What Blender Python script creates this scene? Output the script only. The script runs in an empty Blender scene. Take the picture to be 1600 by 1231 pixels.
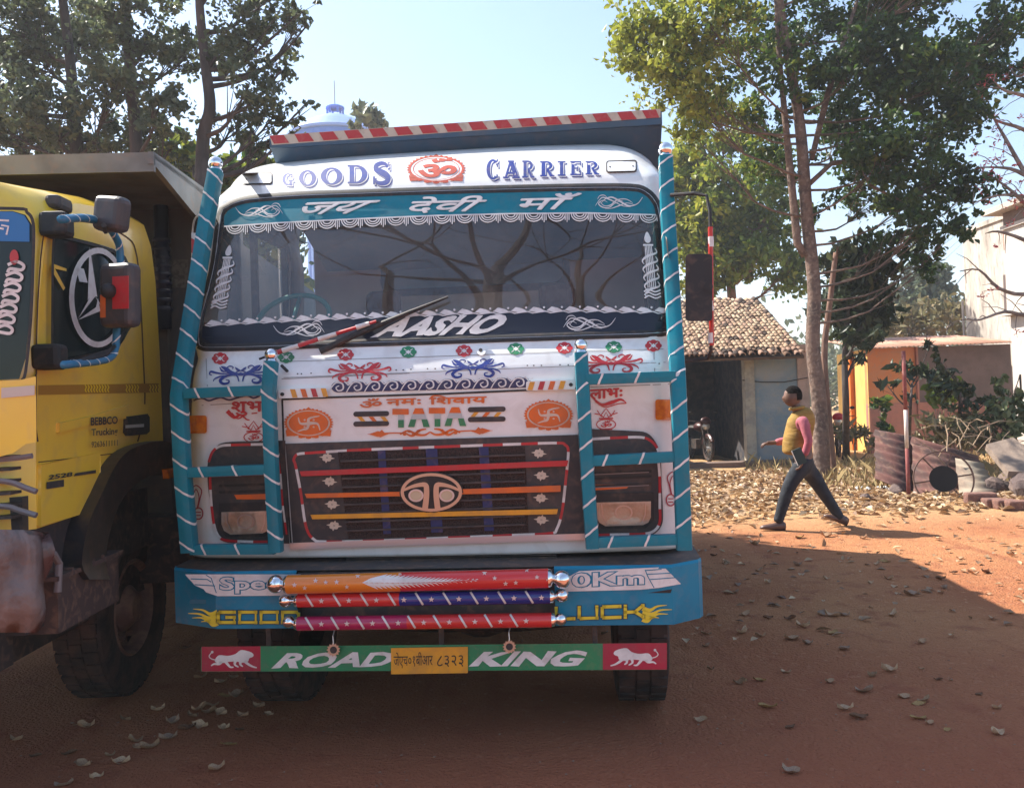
import bpy, math, random
import numpy as np
from mathutils import Vector, Matrix, geometry
from mathutils.bvhtree import BVHTree
random.seed(7); RNG = np.random.default_rng(7)
SC = bpy.context.scene
COL = SC.collection

# ------------------------------------------------------------------ camera, sky, sun, exposure
F = 1300.0; CAMZ = 1.65; ROLL = -0.033; PITCH = 10.5/1300
_f = Vector((0, math.cos(PITCH), math.sin(PITCH))); _r = Vector((1, 0, 0)); _u = _r.cross(_f)
CR = _r*math.cos(ROLL) + _u*math.sin(ROLL); CU = -_r*math.sin(ROLL) + _u*math.cos(ROLL); CF = _f
CAMP = Vector((0, 0, CAMZ))
cam_d = bpy.data.cameras.new('camera'); cam = bpy.data.objects.new('camera', cam_d); COL.objects.link(cam)
cam_d.sensor_width = 36; cam_d.lens = F/1600*36; cam_d.clip_start = 0.05; cam_d.clip_end = 3000
m = Matrix.Identity(4)
for i in range(3):
    m[i][0] = CR[i]; m[i][1] = CU[i]; m[i][2] = -CF[i]; m[i][3] = CAMP[i]
cam.matrix_world = m
SC.camera = cam
SUN = Vector((-0.75, 0.43, 1.0)).normalized()
world = bpy.data.worlds.new('World'); SC.world = world; world.use_nodes = True
wn = world.node_tree; bg = wn.nodes['Background']
sky = wn.nodes.new('ShaderNodeTexSky'); sky.sky_type = 'NISHITA'; sky.sun_disc = False
sky.sun_elevation = math.asin(SUN.z); sky.sun_rotation = math.atan2(SUN.x, SUN.y) % (2*math.pi)
sky.air_density = 1.1; sky.dust_density = 0.8; sky.ozone_density = 1.2
wn.links.new(sky.outputs[0], bg.inputs[0]); bg.inputs[1].default_value = 0.11
sun_d = bpy.data.lights.new('sun', 'SUN'); sun_d.energy = 4.9; sun_d.angle = math.radians(0.53); sun_d.color = (1, 0.93, 0.82)
sun = bpy.data.objects.new('sun', sun_d); COL.objects.link(sun)
sun.rotation_euler = (-SUN).to_track_quat('-Z', 'Y').to_euler(); sun.location = (-8, 4, 12)
SC.view_settings.view_transform = 'Standard'; SC.view_settings.look = 'None'; SC.view_settings.gamma = 1
SC.view_settings.use_curve_mapping = False
SC.view_settings.exposure = 1.27
SC.render.engine = 'CYCLES'
SC.cycles.max_bounces = 6; SC.cycles.transparent_max_bounces = 12; SC.cycles.caustics_reflective = False; SC.cycles.caustics_refractive = False

# thin pale volume added over the yard to veil and lift the dark tones
def air_box():
    me = bpy.data.meshes.new('haze'); x0, x1, y0, y1, z0, z1 = -260, 260, -75, 420, -1.2, 40
    me.from_pydata([(x, y, z) for z in (z0, z1) for y in (y0, y1) for x in (x0, x1)], [], [(0, 2, 3, 1), (4, 5, 7, 6), (0, 1, 5, 4), (2, 6, 7, 3), (0, 4, 6, 2), (1, 3, 7, 5)])
    o = bpy.data.objects.new('haze', me); COL.objects.link(o); o['kind'] = 'stuff'; o['label'] = 'thin pale haze added over the whole yard to lift its dark tones'; o['category'] = 'haze'
    mt = bpy.data.materials.new('veil_haze'); mt.use_nodes = True; nt = mt.node_tree
    for n in list(nt.nodes): nt.nodes.remove(n)
    v = nt.nodes.new('ShaderNodeVolumePrincipled'); v.inputs['Color'].default_value = (.92, .95, 1, 1); v.inputs['Density'].default_value = HAZE; v.inputs['Anisotropy'].default_value = .3
    out = nt.nodes.new('ShaderNodeOutputMaterial'); nt.links.new(v.outputs[0], out.inputs['Volume']); me.materials.append(mt)
HAZE = .0016
# ------------------------------------------------------------------ materials
MATS = {}
DUST = (.30, .17, .11)
def mat(name, col, rough=0.5, metal=0.0, col2=None, nscale=6.0, bump=0.0, bscale=30.0, spec=0.5, coat=0.0, dist=0.0, lo=.42, hi=.62, detail=4, dirt=None, dirtamt=0.0, stretch=None):
    if name in MATS: return MATS[name]
    if 'vinyl' in name and not dirt: dirt = DUST; dirtamt = .22
    if 'vinyl' in name and not col2: col2 = tuple(min(1, c*.8+.02) for c in col); nscale = 11
    mt = bpy.data.materials.new(name); mt.use_nodes = True; nt = mt.node_tree; b = nt.nodes['Principled BSDF']
    b.inputs['Roughness'].default_value = rough; b.inputs['Metallic'].default_value = metal
    b.inputs['Specular IOR Level'].default_value = spec; b.inputs['Coat Weight'].default_value = coat
    b.inputs['Coat Roughness'].default_value = 0.08
    b.inputs['Base Color'].default_value = (*col, 1)
    tc = nt.nodes.new('ShaderNodeTexCoord'); src = tc.outputs['Object']
    if stretch:
        mp = nt.nodes.new('ShaderNodeMapping'); mp.inputs['Scale'].default_value = stretch
        nt.links.new(src, mp.inputs[0]); src = mp.outputs[0]
    cur = None
    def noise(sc_, det=4, d=0.0):
        n = nt.nodes.new('ShaderNodeTexNoise'); n.inputs['Scale'].default_value = sc_; n.inputs['Detail'].default_value = det
        n.inputs['Distortion'].default_value = d; nt.links.new(src, n.inputs[0]); return n.outputs['Fac']
    def ramp(fac, a, c):
        r = nt.nodes.new('ShaderNodeMapRange'); r.inputs['From Min'].default_value = a; r.inputs['From Max'].default_value = c
        nt.links.new(fac, r.inputs[0]); return r.outputs[0]
    def mix(fac, ca, cb):
        x = nt.nodes.new('ShaderNodeMix'); x.data_type = 'RGBA'; nt.links.new(fac, x.inputs[0])
        for s, c in ((x.inputs[6], ca), (x.inputs[7], cb)):
            if isinstance(c, tuple): s.default_value = (*c, 1)
            else: nt.links.new(c, s)
        return x.outputs[2]
    if col2: cur = mix(ramp(noise(nscale, detail, dist), lo, hi), col, col2)
    if dirt:
        f = ramp(noise(nscale*2.7+3, 8, .6), .5, .75)
        mu = nt.nodes.new('ShaderNodeMath'); mu.operation = 'MULTIPLY'; mu.inputs[1].default_value = dirtamt; nt.links.new(f, mu.inputs[0])
        cur = mix(mu.outputs[0], cur if cur else col, dirt)
    if cur: nt.links.new(cur, b.inputs['Base Color'])
    if bump:
        bp = nt.nodes.new('ShaderNodeBump'); bp.inputs['Strength'].default_value = bump; bp.inputs['Distance'].default_value = 0.02
        nt.links.new(noise(bscale, 8), bp.inputs['Height']); nt.links.new(bp.outputs[0], b.inputs['Normal'])
    MATS[name] = mt; return mt
WHITE = mat('white_paint', (.82, .84, .83), .28, coat=.5, col2=(.76, .77, .76), nscale=2.5, dirt=(.46, .42, .38), dirtamt=.3)
TEAL = mat('teal_paint', (.003, .20, .27), .45, coat=.08, spec=.3, col2=(.005, .17, .23), dirt=DUST, dirtamt=.12)
BLUEP = mat('blue_bumper_paint', (.004, .22, .36), .45, coat=.08, spec=.3, col2=(.006, .18, .30), dirt=DUST, dirtamt=.15)
CHAR = mat('charcoal_plastic', (.035, .033, .038), .55, col2=(.055, .048, .048), dirt=DUST, dirtamt=.25)
BLACK = mat('black_rubber', (.018, .018, .02), .6, dirt=DUST, dirtamt=.2)
DARKST = mat('dark_chassis_steel', (.022, .02, .02), .7, col2=(.05, .035, .03), dirt=DUST, dirtamt=.35)
RED = mat('red_vinyl', (.55, .02, .03), .4); DRED = mat('crimson_vinyl', (.42, .012, .05), .4)
ORANGE = mat('orange_vinyl', (.75, .15, .02), .4); AMBER = mat('yellow_vinyl', (.78, .36, .03), .4)
LYEL = mat('yellow_lettering', (.75, .60, .04), .45); GREEN = mat('green_vinyl', (.015, .24, .10), .4)
BLUE = mat('blue_vinyl', (.02, .045, .26), .4); NAVY = mat('navy_vinyl', (.018, .018, .10), .4)
MAG = mat('magenta_vinyl', (.42, .012, .12), .35)
WV = mat('white_vinyl', (.78, .76, .74), .4); CREAMV = mat('cream_vinyl', (.7, .55, .45), .4)
SILV = mat('silver_trim', (.62, .62, .64), .3, metal=.6); CHROME = mat('chrome', (.85, .85, .86), .06, metal=1.0)
GOLD = mat('gold_trim', (.62, .46, .34), .35, metal=.5)
AMBL = mat('amber_lens', (.75, .20, .015), .15, coat=1, col2=(.6, .12, .01), nscale=30)
GREYT = mat('interior_grey', (.17, .15, .145), .7, col2=(.13, .12, .12))
GREYD = mat('interior_dark', (.05, .045, .05), .7)
YEL = mat('yellow_cab_paint', (.90, .61, .05), .3, coat=.6, col2=(.86, .55, .06), nscale=2, dirt=(.5, .33, .2), dirtamt=.3)
YSTR = mat('ochre_stripe', (.40, .20, .02), .35)
BODYG = mat('tipper_body_grey', (.09, .085, .09), .55, col2=(.13, .115, .11), nscale=3, dirt=DUST, dirtamt=.3)
BODYL = mat('tipper_body_light', (.20, .20, .195), .5, col2=(.14, .135, .13), nscale=5, dirt=DUST, dirtamt=.4)
BODYB = mat('tipper_body_blue', (.04, .09, .15), .45, col2=(.045, .085, .125), nscale=3, dirt=DUST, dirtamt=.15)
SIGW = mat('faded_cream_band', (.52, .47, .38), .5, dirt=(.2, .17, .14), dirtamt=.5)
RUST = mat('rust', (.20, .075, .045), .85, col2=(.30, .14, .09), nscale=5, dirt=(.4, .28, .2), dirtamt=.5, bump=.3)
TYRE = mat('tyre_rubber', (.02, .018, .018), .85, col2=(.06, .036, .03), nscale=8, bump=.3)
RIM = mat('wheel_rim', (.15, .08, .065), .7, col2=(.24, .14, .10), nscale=9, dirt=(.1, .05, .04), dirtamt=.6)

def glass_mat(name, tint=(.75, .8, .82), ior=1.5, base=0.0, rough=0.0, boost=1.0, film=0.0):
    mt = bpy.data.materials.new(name); mt.use_nodes = True; nt = mt.node_tree
    for n in list(nt.nodes): nt.nodes.remove(n)
    o = nt.nodes.new('ShaderNodeOutputMaterial'); mx = nt.nodes.new('ShaderNodeMixShader')
    t = nt.nodes.new('ShaderNodeBsdfTransparent'); t.inputs[0].default_value = (*tint, 1)
    g = nt.nodes.new('ShaderNodeBsdfGlossy'); g.inputs['Roughness'].default_value = rough; g.inputs[0].default_value = (1, 1, 1, 1)
    fr = nt.nodes.new('ShaderNodeFresnel'); fr.inputs[0].default_value = ior
    mu = nt.nodes.new('ShaderNodeMath'); mu.operation = 'MULTIPLY_ADD'; mu.inputs[1].default_value = boost; mu.inputs[2].default_value = base
    nt.links.new(fr.outputs[0], mu.inputs[0]); nt.links.new(mu.outputs[0], mx.inputs[0])
    nt.links.new(t.outputs[0], mx.inputs[1]); nt.links.new(g.outputs[0], mx.inputs[2]); nt.links.new(mx.outputs[0], o.inputs[0])
    if film:   # dust film added to lift the dark glass to grey, thicker in smeared patches
        df = nt.nodes.new('ShaderNodeBsdfDiffuse'); df.inputs[0].default_value = (.62, .56, .52, 1); m2 = nt.nodes.new('ShaderNodeMixShader')
        tc = nt.nodes.new('ShaderNodeTexCoord'); n = nt.nodes.new('ShaderNodeTexNoise'); n.inputs['Scale'].default_value = 2.2; n.inputs['Detail'].default_value = 7; n.inputs['Distortion'].default_value = .8; nt.links.new(tc.outputs['Object'], n.inputs[0])
        r = nt.nodes.new('ShaderNodeMapRange'); r.inputs['From Min'].default_value = .35; r.inputs['From Max'].default_value = .7; r.inputs['To Min'].default_value = film*.5; r.inputs['To Max'].default_value = film*1.6; nt.links.new(n.outputs['Fac'], r.inputs[0])
        nt.links.new(r.outputs[0], m2.inputs[0]); nt.links.new(mx.outputs[0], m2.inputs[1]); nt.links.new(df.outputs[0], m2.inputs[2]); nt.links.new(m2.outputs[0], o.inputs[0])
    return mt
WSG = glass_mat('windscreen_glass', (.88, .90, .90), 1.5, 0.03, 0, 1.35, film=.075)
SIDEG = glass_mat('side_glass', (.5, .6, .58), 1.5, 0.01, 0, 1.2)
LENSG = glass_mat('lamp_glass', (.92, .9, .88), 1.5, 0.02)

def leaf_mat(name, c1, c2, c3, trans=.35):
    mt = bpy.data.materials.new(name); mt.use_nodes = True; nt = mt.node_tree
    for n in list(nt.nodes): nt.nodes.remove(n)
    o = nt.nodes.new('ShaderNodeOutputMaterial'); at = nt.nodes.new('ShaderNodeAttribute'); at.attribute_name = 'tint'
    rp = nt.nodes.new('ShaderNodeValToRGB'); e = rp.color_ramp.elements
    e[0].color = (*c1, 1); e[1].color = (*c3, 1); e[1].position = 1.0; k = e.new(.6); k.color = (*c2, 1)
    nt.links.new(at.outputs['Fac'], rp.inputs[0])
    d = nt.nodes.new('ShaderNodeBsdfPrincipled'); d.inputs['Roughness'].default_value = .45; d.inputs['Specular IOR Level'].default_value = .4
    t = nt.nodes.new('ShaderNodeBsdfTranslucent'); mx = nt.nodes.new('ShaderNodeMixShader'); mx.inputs[0].default_value = trans
    nt.links.new(rp.outputs[0], d.inputs['Base Color']); nt.links.new(rp.outputs[0], t.inputs[0])
    nt.links.new(d.outputs[0], mx.inputs[1]); nt.links.new(t.outputs[0], mx.inputs[2]); nt.links.new(mx.outputs[0], o.inputs[0])
    return mt
# ------------------------------------------------------------------ object helpers
def new_obj(name, me, mats=None, parent=None, smooth=False):
    o = bpy.data.objects.new(name, me); COL.objects.link(o)
    if mats is not None and len(me.materials) == 0:
        for x in (mats if isinstance(mats, (list, tuple)) else [mats]): me.materials.append(x)
    if parent is not None: o.parent = parent
    if smooth: me.polygons.foreach_set('use_smooth', [True]*len(me.polygons))
    return o
def tag(o, label=None, cat=None, group=None, kind=None):
    if label: o['label'] = label
    if cat: o['category'] = cat
    if group: o['group'] = group
    if kind: o['kind'] = kind
    return o
def empty(name, loc=(0, 0, 0), rz=0, mw=None):
    o = bpy.data.objects.new(name, None); COL.objects.link(o); o.empty_display_size = .2
    o.location = loc; o.rotation_euler = (0, 0, rz)
    if mw is not None: o.matrix_world = mw
    return o
class MB:
    def __init__(s): s.v = []; s.f = []; s.mi = []
    def add(s, vs, fs, mi=0):
        b = len(s.v); s.v += [tuple(v) for v in vs]; s.f += [tuple(b+i for i in f) for f in fs]; s.mi += [mi]*len(fs)
    def box(s, x0, y0, z0, x1, y1, z1, mi=0, M=None):
        vs = [Vector((x, y, z)) for z in (z0, z1) for y in (y0, y1) for x in (x0, x1)]
        if M is not None: vs = [M @ v for v in vs]
        s.add(vs, [(0, 2, 3, 1), (4, 5, 7, 6), (0, 1, 5, 4), (2, 6, 7, 3), (0, 4, 6, 2), (1, 3, 7, 5)], mi)
    def tube(s, pts, rads, n=8, mi=0, cap=True, sq=0.0, front=Vector((0, -1, 0))):
        pts = [Vector(p) for p in pts]
        if not isinstance(rads, (list, tuple)): rads = [rads]*len(pts)
        rings = []
        for i, p in enumerate(pts):
            d = (pts[min(i+1, len(pts)-1)] - pts[max(i-1, 0)])
            if d.length < 1e-9: d = Vector((0, 0, 1))
            d.normalize(); fr = front if abs(d.dot(front)) < .95 else Vector((1, 0, .1)).normalized()
            a = d.cross(fr).normalized(); c = a.cross(d).normalized(); r = []
            for k in range(n):
                t = 2*math.pi*(k+.5)/n; q = rads[i]/(max(abs(math.cos(t)), abs(math.sin(t)))**sq if sq else 1)
                r.append(p + a*math.cos(t)*q + c*math.sin(t)*q)
            rings.append(r)
        vs = [v for r in rings for v in r]; fs = []
        for i in range(len(rings)-1):
            for k in range(n):
                k2 = (k+1) % n; fs.append((i*n+k, i*n+k2, (i+1)*n+k2, (i+1)*n+k))
        if cap: fs.append(tuple(range(n-1, -1, -1))); fs.append(tuple((len(rings)-1)*n+k for k in range(n)))
        s.add(vs, fs, mi)
    def ball(s, c, r, n=16, m_=10, sx=1, sy=1, sz=1, mi=0):
        vs = []; fs = []
        for j in range(m_+1):
            th = math.pi*j/m_
            for k in range(n):
                a = 2*math.pi*k/n
                vs.append((c[0]+r*sx*math.sin(th)*math.cos(a), c[1]+r*sy*math.sin(th)*math.sin(a), c[2]+r*sz*math.cos(th)))
        for j in range(m_):
            for k in range(n): fs.append((j*n+k, (j+1)*n+k, (j+1)*n+(k+1) % n, j*n+(k+1) % n))
        s.add(vs, fs, mi)
    def lathe(s, prof, c, axis, n=32, mi=0):   # prof: list of (radius, along); axis unit vector
        axis = Vector(axis).normalized(); a = axis.orthogonal().normalized(); b2 = axis.cross(a); c = Vector(c); vs = []; fs = []
        for r, h in prof:
            for k in range(n):
                t = 2*math.pi*k/n; vs.append(c + axis*h + a*math.cos(t)*r + b2*math.sin(t)*r)
        for i in range(len(prof)-1):
            for k in range(n): fs.append((i*n+k, i*n+(k+1) % n, (i+1)*n+(k+1) % n, (i+1)*n+k))
        s.add(vs, fs, mi)
    def mesh(s, name='m'):
        me = bpy.data.meshes.new(name); me.from_pydata(s.v, [], s.f); me.update()
        if any(s.mi): me.polygons.foreach_set('material_index', s.mi)
        return me
    def build(s, name, mats, parent=None, smooth=False):
        return new_obj(name, s.mesh(name), mats, parent, smooth)
def autosmooth(o, ang=40):
    me = o.data; me.polygons.foreach_set('use_smooth', [True]*len(me.polygons))
    try: me.set_sharp_from_angle(angle=math.radians(ang))
    except Exception: pass
    return o
def bevel(o, w, seg=2):
    b = o.modifiers.new('b', 'BEVEL'); b.width = w; b.segments = seg; b.limit_method = 'ANGLE'; b.angle_limit = math.radians(40); return o

# pixel (of the 1600 x 1231 photograph) -> ray and place in the world; used to take measurements
def ray(px, py): return CR*((px-800)/F) + CU*((615.5-py)/F) + CF
def G(px, py, z=0.0):
    d = ray(px, py); t = (z-CAMZ)/d.z; return CAMP + d*t
def AT(px, py, Y):
    d = ray(px, py); return CAMP + d*(Y/d.y)
class Frame:
    def __init__(s, M): s.M = M; s.I = M.inverted(); s.c = s.I @ CAMP
    def r(s, px, py): return (s.I.to_3x3() @ ray(px, py))
    def Y(s, px, py, ly): d = s.r(px, py); return s.c + d*((ly-s.c.y)/d.y)
    def X(s, px, py, lx): d = s.r(px, py); return s.c + d*((lx-s.c.x)/d.x)
    def on(s, px, py, surf, off=0.0):
        d = s.r(px, py)
        if isinstance(surf, tuple):
            p = s.Y(px, py, surf[1]) if surf[0] == 'y' else s.X(px, py, surf[1])
        else:
            h = surf.ray_cast(s.c, d.normalized())
            p = h[0] if h[0] is not None else s.Y(px, py, .3)
        return p - d.normalized()*off
def densify(l, mx=18.0):
    out = []
    for i, p in enumerate(l):
        q = l[(i+1) % len(l)]; k = max(1, int(math.dist(p, q)//mx)+1 if math.dist(p, q) > mx else 1)
        for j in range(k): out.append(lerp(p, q, j/k))
    return out
def split_tris(P, tris, mx):
    """halve the longest edge of every triangle longer than mx (points in 2-D), sharing midpoints"""
    P = list(P); mid = {}; st = list(tris); out = []
    while st:
        a, b_, c = st.pop(); e = [(math.dist(P[a], P[b_]), a, b_, c), (math.dist(P[b_], P[c]), b_, c, a), (math.dist(P[c], P[a]), c, a, b_)]
        L, u, v, w = max(e)
        if L <= mx: out.append((a, b_, c)); continue
        k = (min(u, v), max(u, v))
        if k not in mid: mid[k] = len(P); P.append(lerp(P[u], P[v], .5))
        m2 = mid[k]; st += [(u, m2, w), (m2, v, w)]
    return P, out
def decal(fr, name, loops, surf, m_, parent, off=.004, thick=0.0):
    """flat or raised shape laid on a surface; loops = polygons (each may be a list of loops: outer + holes)"""
    b = MB()
    for L in loops:
        if L and isinstance(L[0][0], (int, float)): L = [L]
        curved = not isinstance(surf, tuple)
        if curved: L = [densify(l) for l in L]
        tri = geometry.tessellate_polygon([[Vector((p[0], p[1], 0)) for p in l] for l in L])
        flat = [p for l in L for p in l]
        if curved: flat, tri = split_tris([tuple(p) for p in flat], tri, 22.0)
        top = [fr.on(p[0], p[1], surf, off+thick) for p in flat]
        fs = []
        for t in tri:
            a, c, d = (flat[i] for i in t)
            ar = (c[0]-a[0])*(d[1]-a[1])-(d[0]-a[0])*(c[1]-a[1])
            if abs(ar) < 1e-6: continue
            fs.append(t if ar < 0 else (t[0], t[2], t[1]))
        b.add(top, fs)
        if thick:
            k = 0
            for l in L:
                n = len(l); area = sum(l[i][0]*l[(i+1) % n][1]-l[(i+1) % n][0]*l[i][1] for i in range(n))
                T = [fr.on(p[0], p[1], surf, off+thick) for p in l]; Bk = [fr.on(p[0], p[1], surf, off-.004) for p in l]
                q = [(i, (i+1) % n, n+(i+1) % n, n+i) for i in range(n)]
                if area < 0: q = [x[::-1] for x in q]
                b.add(T+Bk, q)
    return b.build(name, m_, parent)
def decals(fr, name, shapes, surf, m_, parent, off=.004):
    return [decal(fr, name, s if s and isinstance(s[0], list) and isinstance(s[0][0], tuple) else [s], surf, m_, parent, off) for s in shapes]
def cat(pts, n=6, closed=False):
    out = []; N = len(pts)
    for i in range(N if closed else N-1):
        if closed: p0, p1, p2, p3 = pts[(i-1) % N], pts[i], pts[(i+1) % N], pts[(i+2) % N]
        else: p0, p1, p2, p3 = pts[max(i-1, 0)], pts[i], pts[i+1], pts[min(i+2, N-1)]
        for k in range(n):
            t = k/n
            out.append(tuple(.5*((2*b)+(c-a)*t+(2*a-5*b+4*c-d)*t*t+(3*b-a-3*c+d)*t**3) for a, b, c, d in zip(p0, p1, p2, p3)))
    if not closed: out.append(tuple(pts[-1]))
    return out
def stroke(pts, w, w2=None, wm=None):
    """ribbon polygon along a polyline, width w -> wm -> w2"""
    n = len(pts); L = []; R = []
    for i, p in enumerate(pts):
        a = pts[max(i-1, 0)]; c = pts[min(i+1, n-1)]; dx, dy = c[0]-a[0], c[1]-a[1]; l = math.hypot(dx, dy) or 1
        t = i/(n-1)
        ww = w if w2 is None else (w+(w2-w)*t if wm is None else (w+(wm-w)*min(1, 2*t) if t < .5 else wm+(w2-wm)*(2*t-1)))
        nx, ny = -dy/l*ww/2, dx/l*ww/2; L.append((p[0]+nx, p[1]+ny)); R.append((p[0]-nx, p[1]-ny))
    return L + R[::-1]
def strip(pts, w, w2=None, wm=None):
    s_ = stroke(pts, w, w2, wm); n = len(pts)
    return [[s_[i], s_[i+1], s_[2*n-2-i], s_[2*n-1-i]] for i in range(n-1)]
def ell(cx, cy, rx, ry, n=28, a0=0, a1=360, rot=0):
    out = []; cr, sr = math.cos(rot), math.sin(rot); full = abs(a1-a0) >= 360
    for k in range(n if full else n+1):
        a = math.radians(a0+(a1-a0)*k/n); x, y = rx*math.cos(a), ry*math.sin(a); out.append((cx+x*cr-y*sr, cy+x*sr+y*cr))
    return out
def rrect(x0, y0, x1, y1, r, slope=0.0, n=5):
    out = []
    for cx, cy, a0 in ((x1-r, y1-r, 0), (x0+r, y1-r, 90), (x0+r, y0+r, 180), (x1-r, y0+r, 270)):
        for k in range(n+1):
            a = math.radians(a0+90*k/n); x = cx+r*math.cos(a); out.append((x, cy+r*math.sin(a)+(x-(x0+x1)/2)*slope))
    return out
def lerp(a, b, t): return tuple(x+(y-x)*t for x, y in zip(a, b))
def star(cx, cy, r, n=5, inner=.42, rot=-90):
    return [(cx+(r if k % 2 == 0 else r*inner)*math.cos(math.radians(rot+180*k/n)), cy+(r if k % 2 == 0 else r*inner)*math.sin(math.radians(rot+180*k/n))) for k in range(2*n)]
_tc = {}
def glyphs(s, bold=0.0):
    key = (s, bold)
    if key not in _tc:
        cu = bpy.data.curves.new('t', 'FONT'); cu.body = s; cu.offset = bold; cu.resolution_u = 3; cu.fill_mode = 'FRONT'
        o = bpy.data.objects.new('t', cu); COL.objects.link(o); dg = bpy.context.evaluated_depsgraph_get(); dg.update()
        me = bpy.data.meshes.new_from_object(o.evaluated_get(dg)); vs = [tuple(v.co) for v in me.vertices]; fs = [tuple(p.vertices) for p in me.polygons]
        bpy.data.objects.remove(o); bpy.data.curves.remove(cu); bpy.data.meshes.remove(me)
        _tc[key] = (vs, fs)
    return _tc[key]
def text(fr, name, s, bl, br, tl, tr, surf, m_, parent, bold=0.0, off=.006, shear=0.0, wob=0.0, fat=0.0):
    """lettering laid into a pixel quad (bottom-left, bottom-right, top-left, top-right)"""
    vs, fs = glyphs(s, bold); b = MB()
    if not isinstance(surf, tuple):
        tr_ = [(f[0], f[i], f[i+1]) for f in fs for i in range(1, len(f)-1)]; q_, fs = split_tris([v[:2] for v in vs], tr_, .22); vs = [(p[0], p[1], 0) for p in q_]
    x0 = min(v[0] for v in vs); x1 = max(v[0] for v in vs); y0 = min(v[1] for v in vs); y1 = max(v[1] for v in vs); out = []
    for v in vs:
        u = (v[0]-x0)/(x1-x0); w = (v[1]-y0)/(y1-y0); u += shear*(w-.5)
        if wob: u += wob*math.sin(w*5+u*30)*.3; w += wob*math.sin(u*23)
        p = lerp(lerp(bl, br, u), lerp(tl, tr, u), w)
        out.append(p)
    k = 0
    for ex, ey in (((0, 0),) if not fat else ((-fat, 0), (fat, 0), (0, fat*.8), (0, -fat*.8))):
        b.add([fr.on(p[0]+ex, p[1]+ey, surf, off+k*.0006) for p in out], fs); k += 1
    return b.build(name, m_, parent)
def stripes(par, pts, r, every=.09, w=.011, k=1.0, sq=.6, n=12, front=Vector((0, -1, 0)), start=.03, span=None):
    """slanted tape bands round a tube"""
    pts = [Vector(p) for p in pts]; seg = []; tot = 0
    for a, c in zip(pts, pts[1:]): seg.append((tot, a, c, (c-a).length)); tot += (c-a).length
    s0 = start
    while s0 < tot-.02:
        ring = []
        for kk in range(n+1):
            t = 2*math.pi*(kk+.5)/n; pair = []
            for hw in (-w/2, w/2):
                s = min(max(s0 + hw + k*r*math.cos(t), 0), tot)
                for (st, a, c, L) in seg:
                    if s <= st+L+1e-6: break
                d = (c-a).normalized(); fr = front if abs(d.dot(front)) < .95 else Vector((1, 0, .1)).normalized()
                A = d.cross(fr).normalized(); C = A.cross(d).normalized()
                q = (r+.0015)/(max(abs(math.cos(t)), abs(math.sin(t)))**sq if sq else 1)
                pair.append(a + d*(s-st) + A*math.cos(t)*q + C*math.sin(t)*q)
            ring.append(pair)
        vs = [p for pr in ring for p in pr]; b = MB()
        b.add(vs, [(2*i, 2*i+1, 2*i+3, 2*i+2) for i in range(n)]); s0 += every; b.build('white_tape', WV, par)
# ------------------------------------------------------------------ the painted tipper truck in the middle
YAW = math.radians(-5.0)
base = G(676, 986)*0; base = Vector((-0.375, 3.9, 0))
TM = Matrix.Translation(base) @ Matrix.Rotation(YAW, 4, 'Z')
T = Frame(TM)
truck = empty('tipper_truck', mw=TM)
tag(truck, 'white and teal decorated tipper truck facing the viewer, GOODS CARRIER across its brow', 'truck')
# cab shell: rows of (centre pixel y, local depth, left px, right px)
rows = [(868, .21, 287, 1079), (850, .20, 286, 1078), (780, .18, 284, 1076), (700, .165, 284, 1074), (600, .15, 286, 1070), (565, .19, 290, 1068), (540, .25, 297, 1064), (500, .315, 303, 1059),
        (415, .42, 319, 1046), (340, .535, 333, 1038), (297, .61, 333, 1036), (275, .67, 341, 1031), (258, .75, 351, 1021), (246, .84, 364, 1006), (238, .97, 386, 985), (234, 1.15, 430, 945)]
R3 = []
for cy, ly, L, R_ in rows:
    c = T.Y(680, cy, ly); lp = T.Y(L, cy+10, ly+.1).x; rp = T.Y(R_, cy-12, ly+.1).x
    R3.append((c.z, ly, (rp-lp)/2, (rp+lp)/2))
ZB = [r[0] for r in R3]
dense = cat(R3, 10)
dn = [dense[0]]
for d in dense[1:]:
    if math.dist(d, dn[-1]) > .012: dn.append(d)
ZW0 = T.Y(680, 545, .25).z; ZW1 = T.Y(680, 285, .62).z+.1
def section(z, yc, hw, cx, nf=150, na=10, yb=2.05):
    q_ = min(1, max(0, (z-ZW0)/.12))*min(1, max(0, (ZW1-z)/.12)); r = min(.2, hw*.4)*(1-q_)+.10*q_; out = []; bow = .07-.03*q_
    for t in (1.0, .93, .86, .8, .7, .6, .5, .4, .3, .2, .1): out.append((cx-hw, yc+r+bow+(yb-yc-r-bow)*t, z))
    fy = lambda x: yc + bow*(abs(x)/(hw-r*.3))**3
    for k in range(na+1):
        a = math.pi/2*k/na; out.append((cx-hw+r*(1-math.sin(a)) if False else cx-hw+r*(1-math.cos(a)), yc+bow*.62+r*(1-math.sin(a))+.0, z))
    e = hw-r; y1 = yc+bow*.62
    for k in range(1, nf):
        x = -e+2*e*k/nf; out.append((cx+x, yc+bow*.62*(abs(x)/e)**3, z))
    for k in range(na+1):
        a = math.pi/2*(1-k/na); out.append((cx+hw-r*(1-math.cos(a)), y1+r*(1-math.sin(a)), z))
    for t in (.1, .2, .3, .4, .5, .6, .7, .8, .86, .93, 1.0): out.append((cx+hw, yc+r+bow+(yb-yc-r-bow)*t, z))
    return out
secs = [section(*d) for d in dn]
ns = len(secs[0]); allv = [v for s in secs for v in s]
quads = [(i*ns+k, i*ns+k+1, (i+1)*ns+k+1, (i+1)*ns+k) for i in range(len(secs)-1) for k in range(ns-1)]
roofcap = tuple((len(secs)-1)*ns+k for k in range(ns))
CABV = [Vector(v) for v in allv]
CAB = BVHTree.FromPolygons(CABV, quads+[roofcap])
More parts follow.
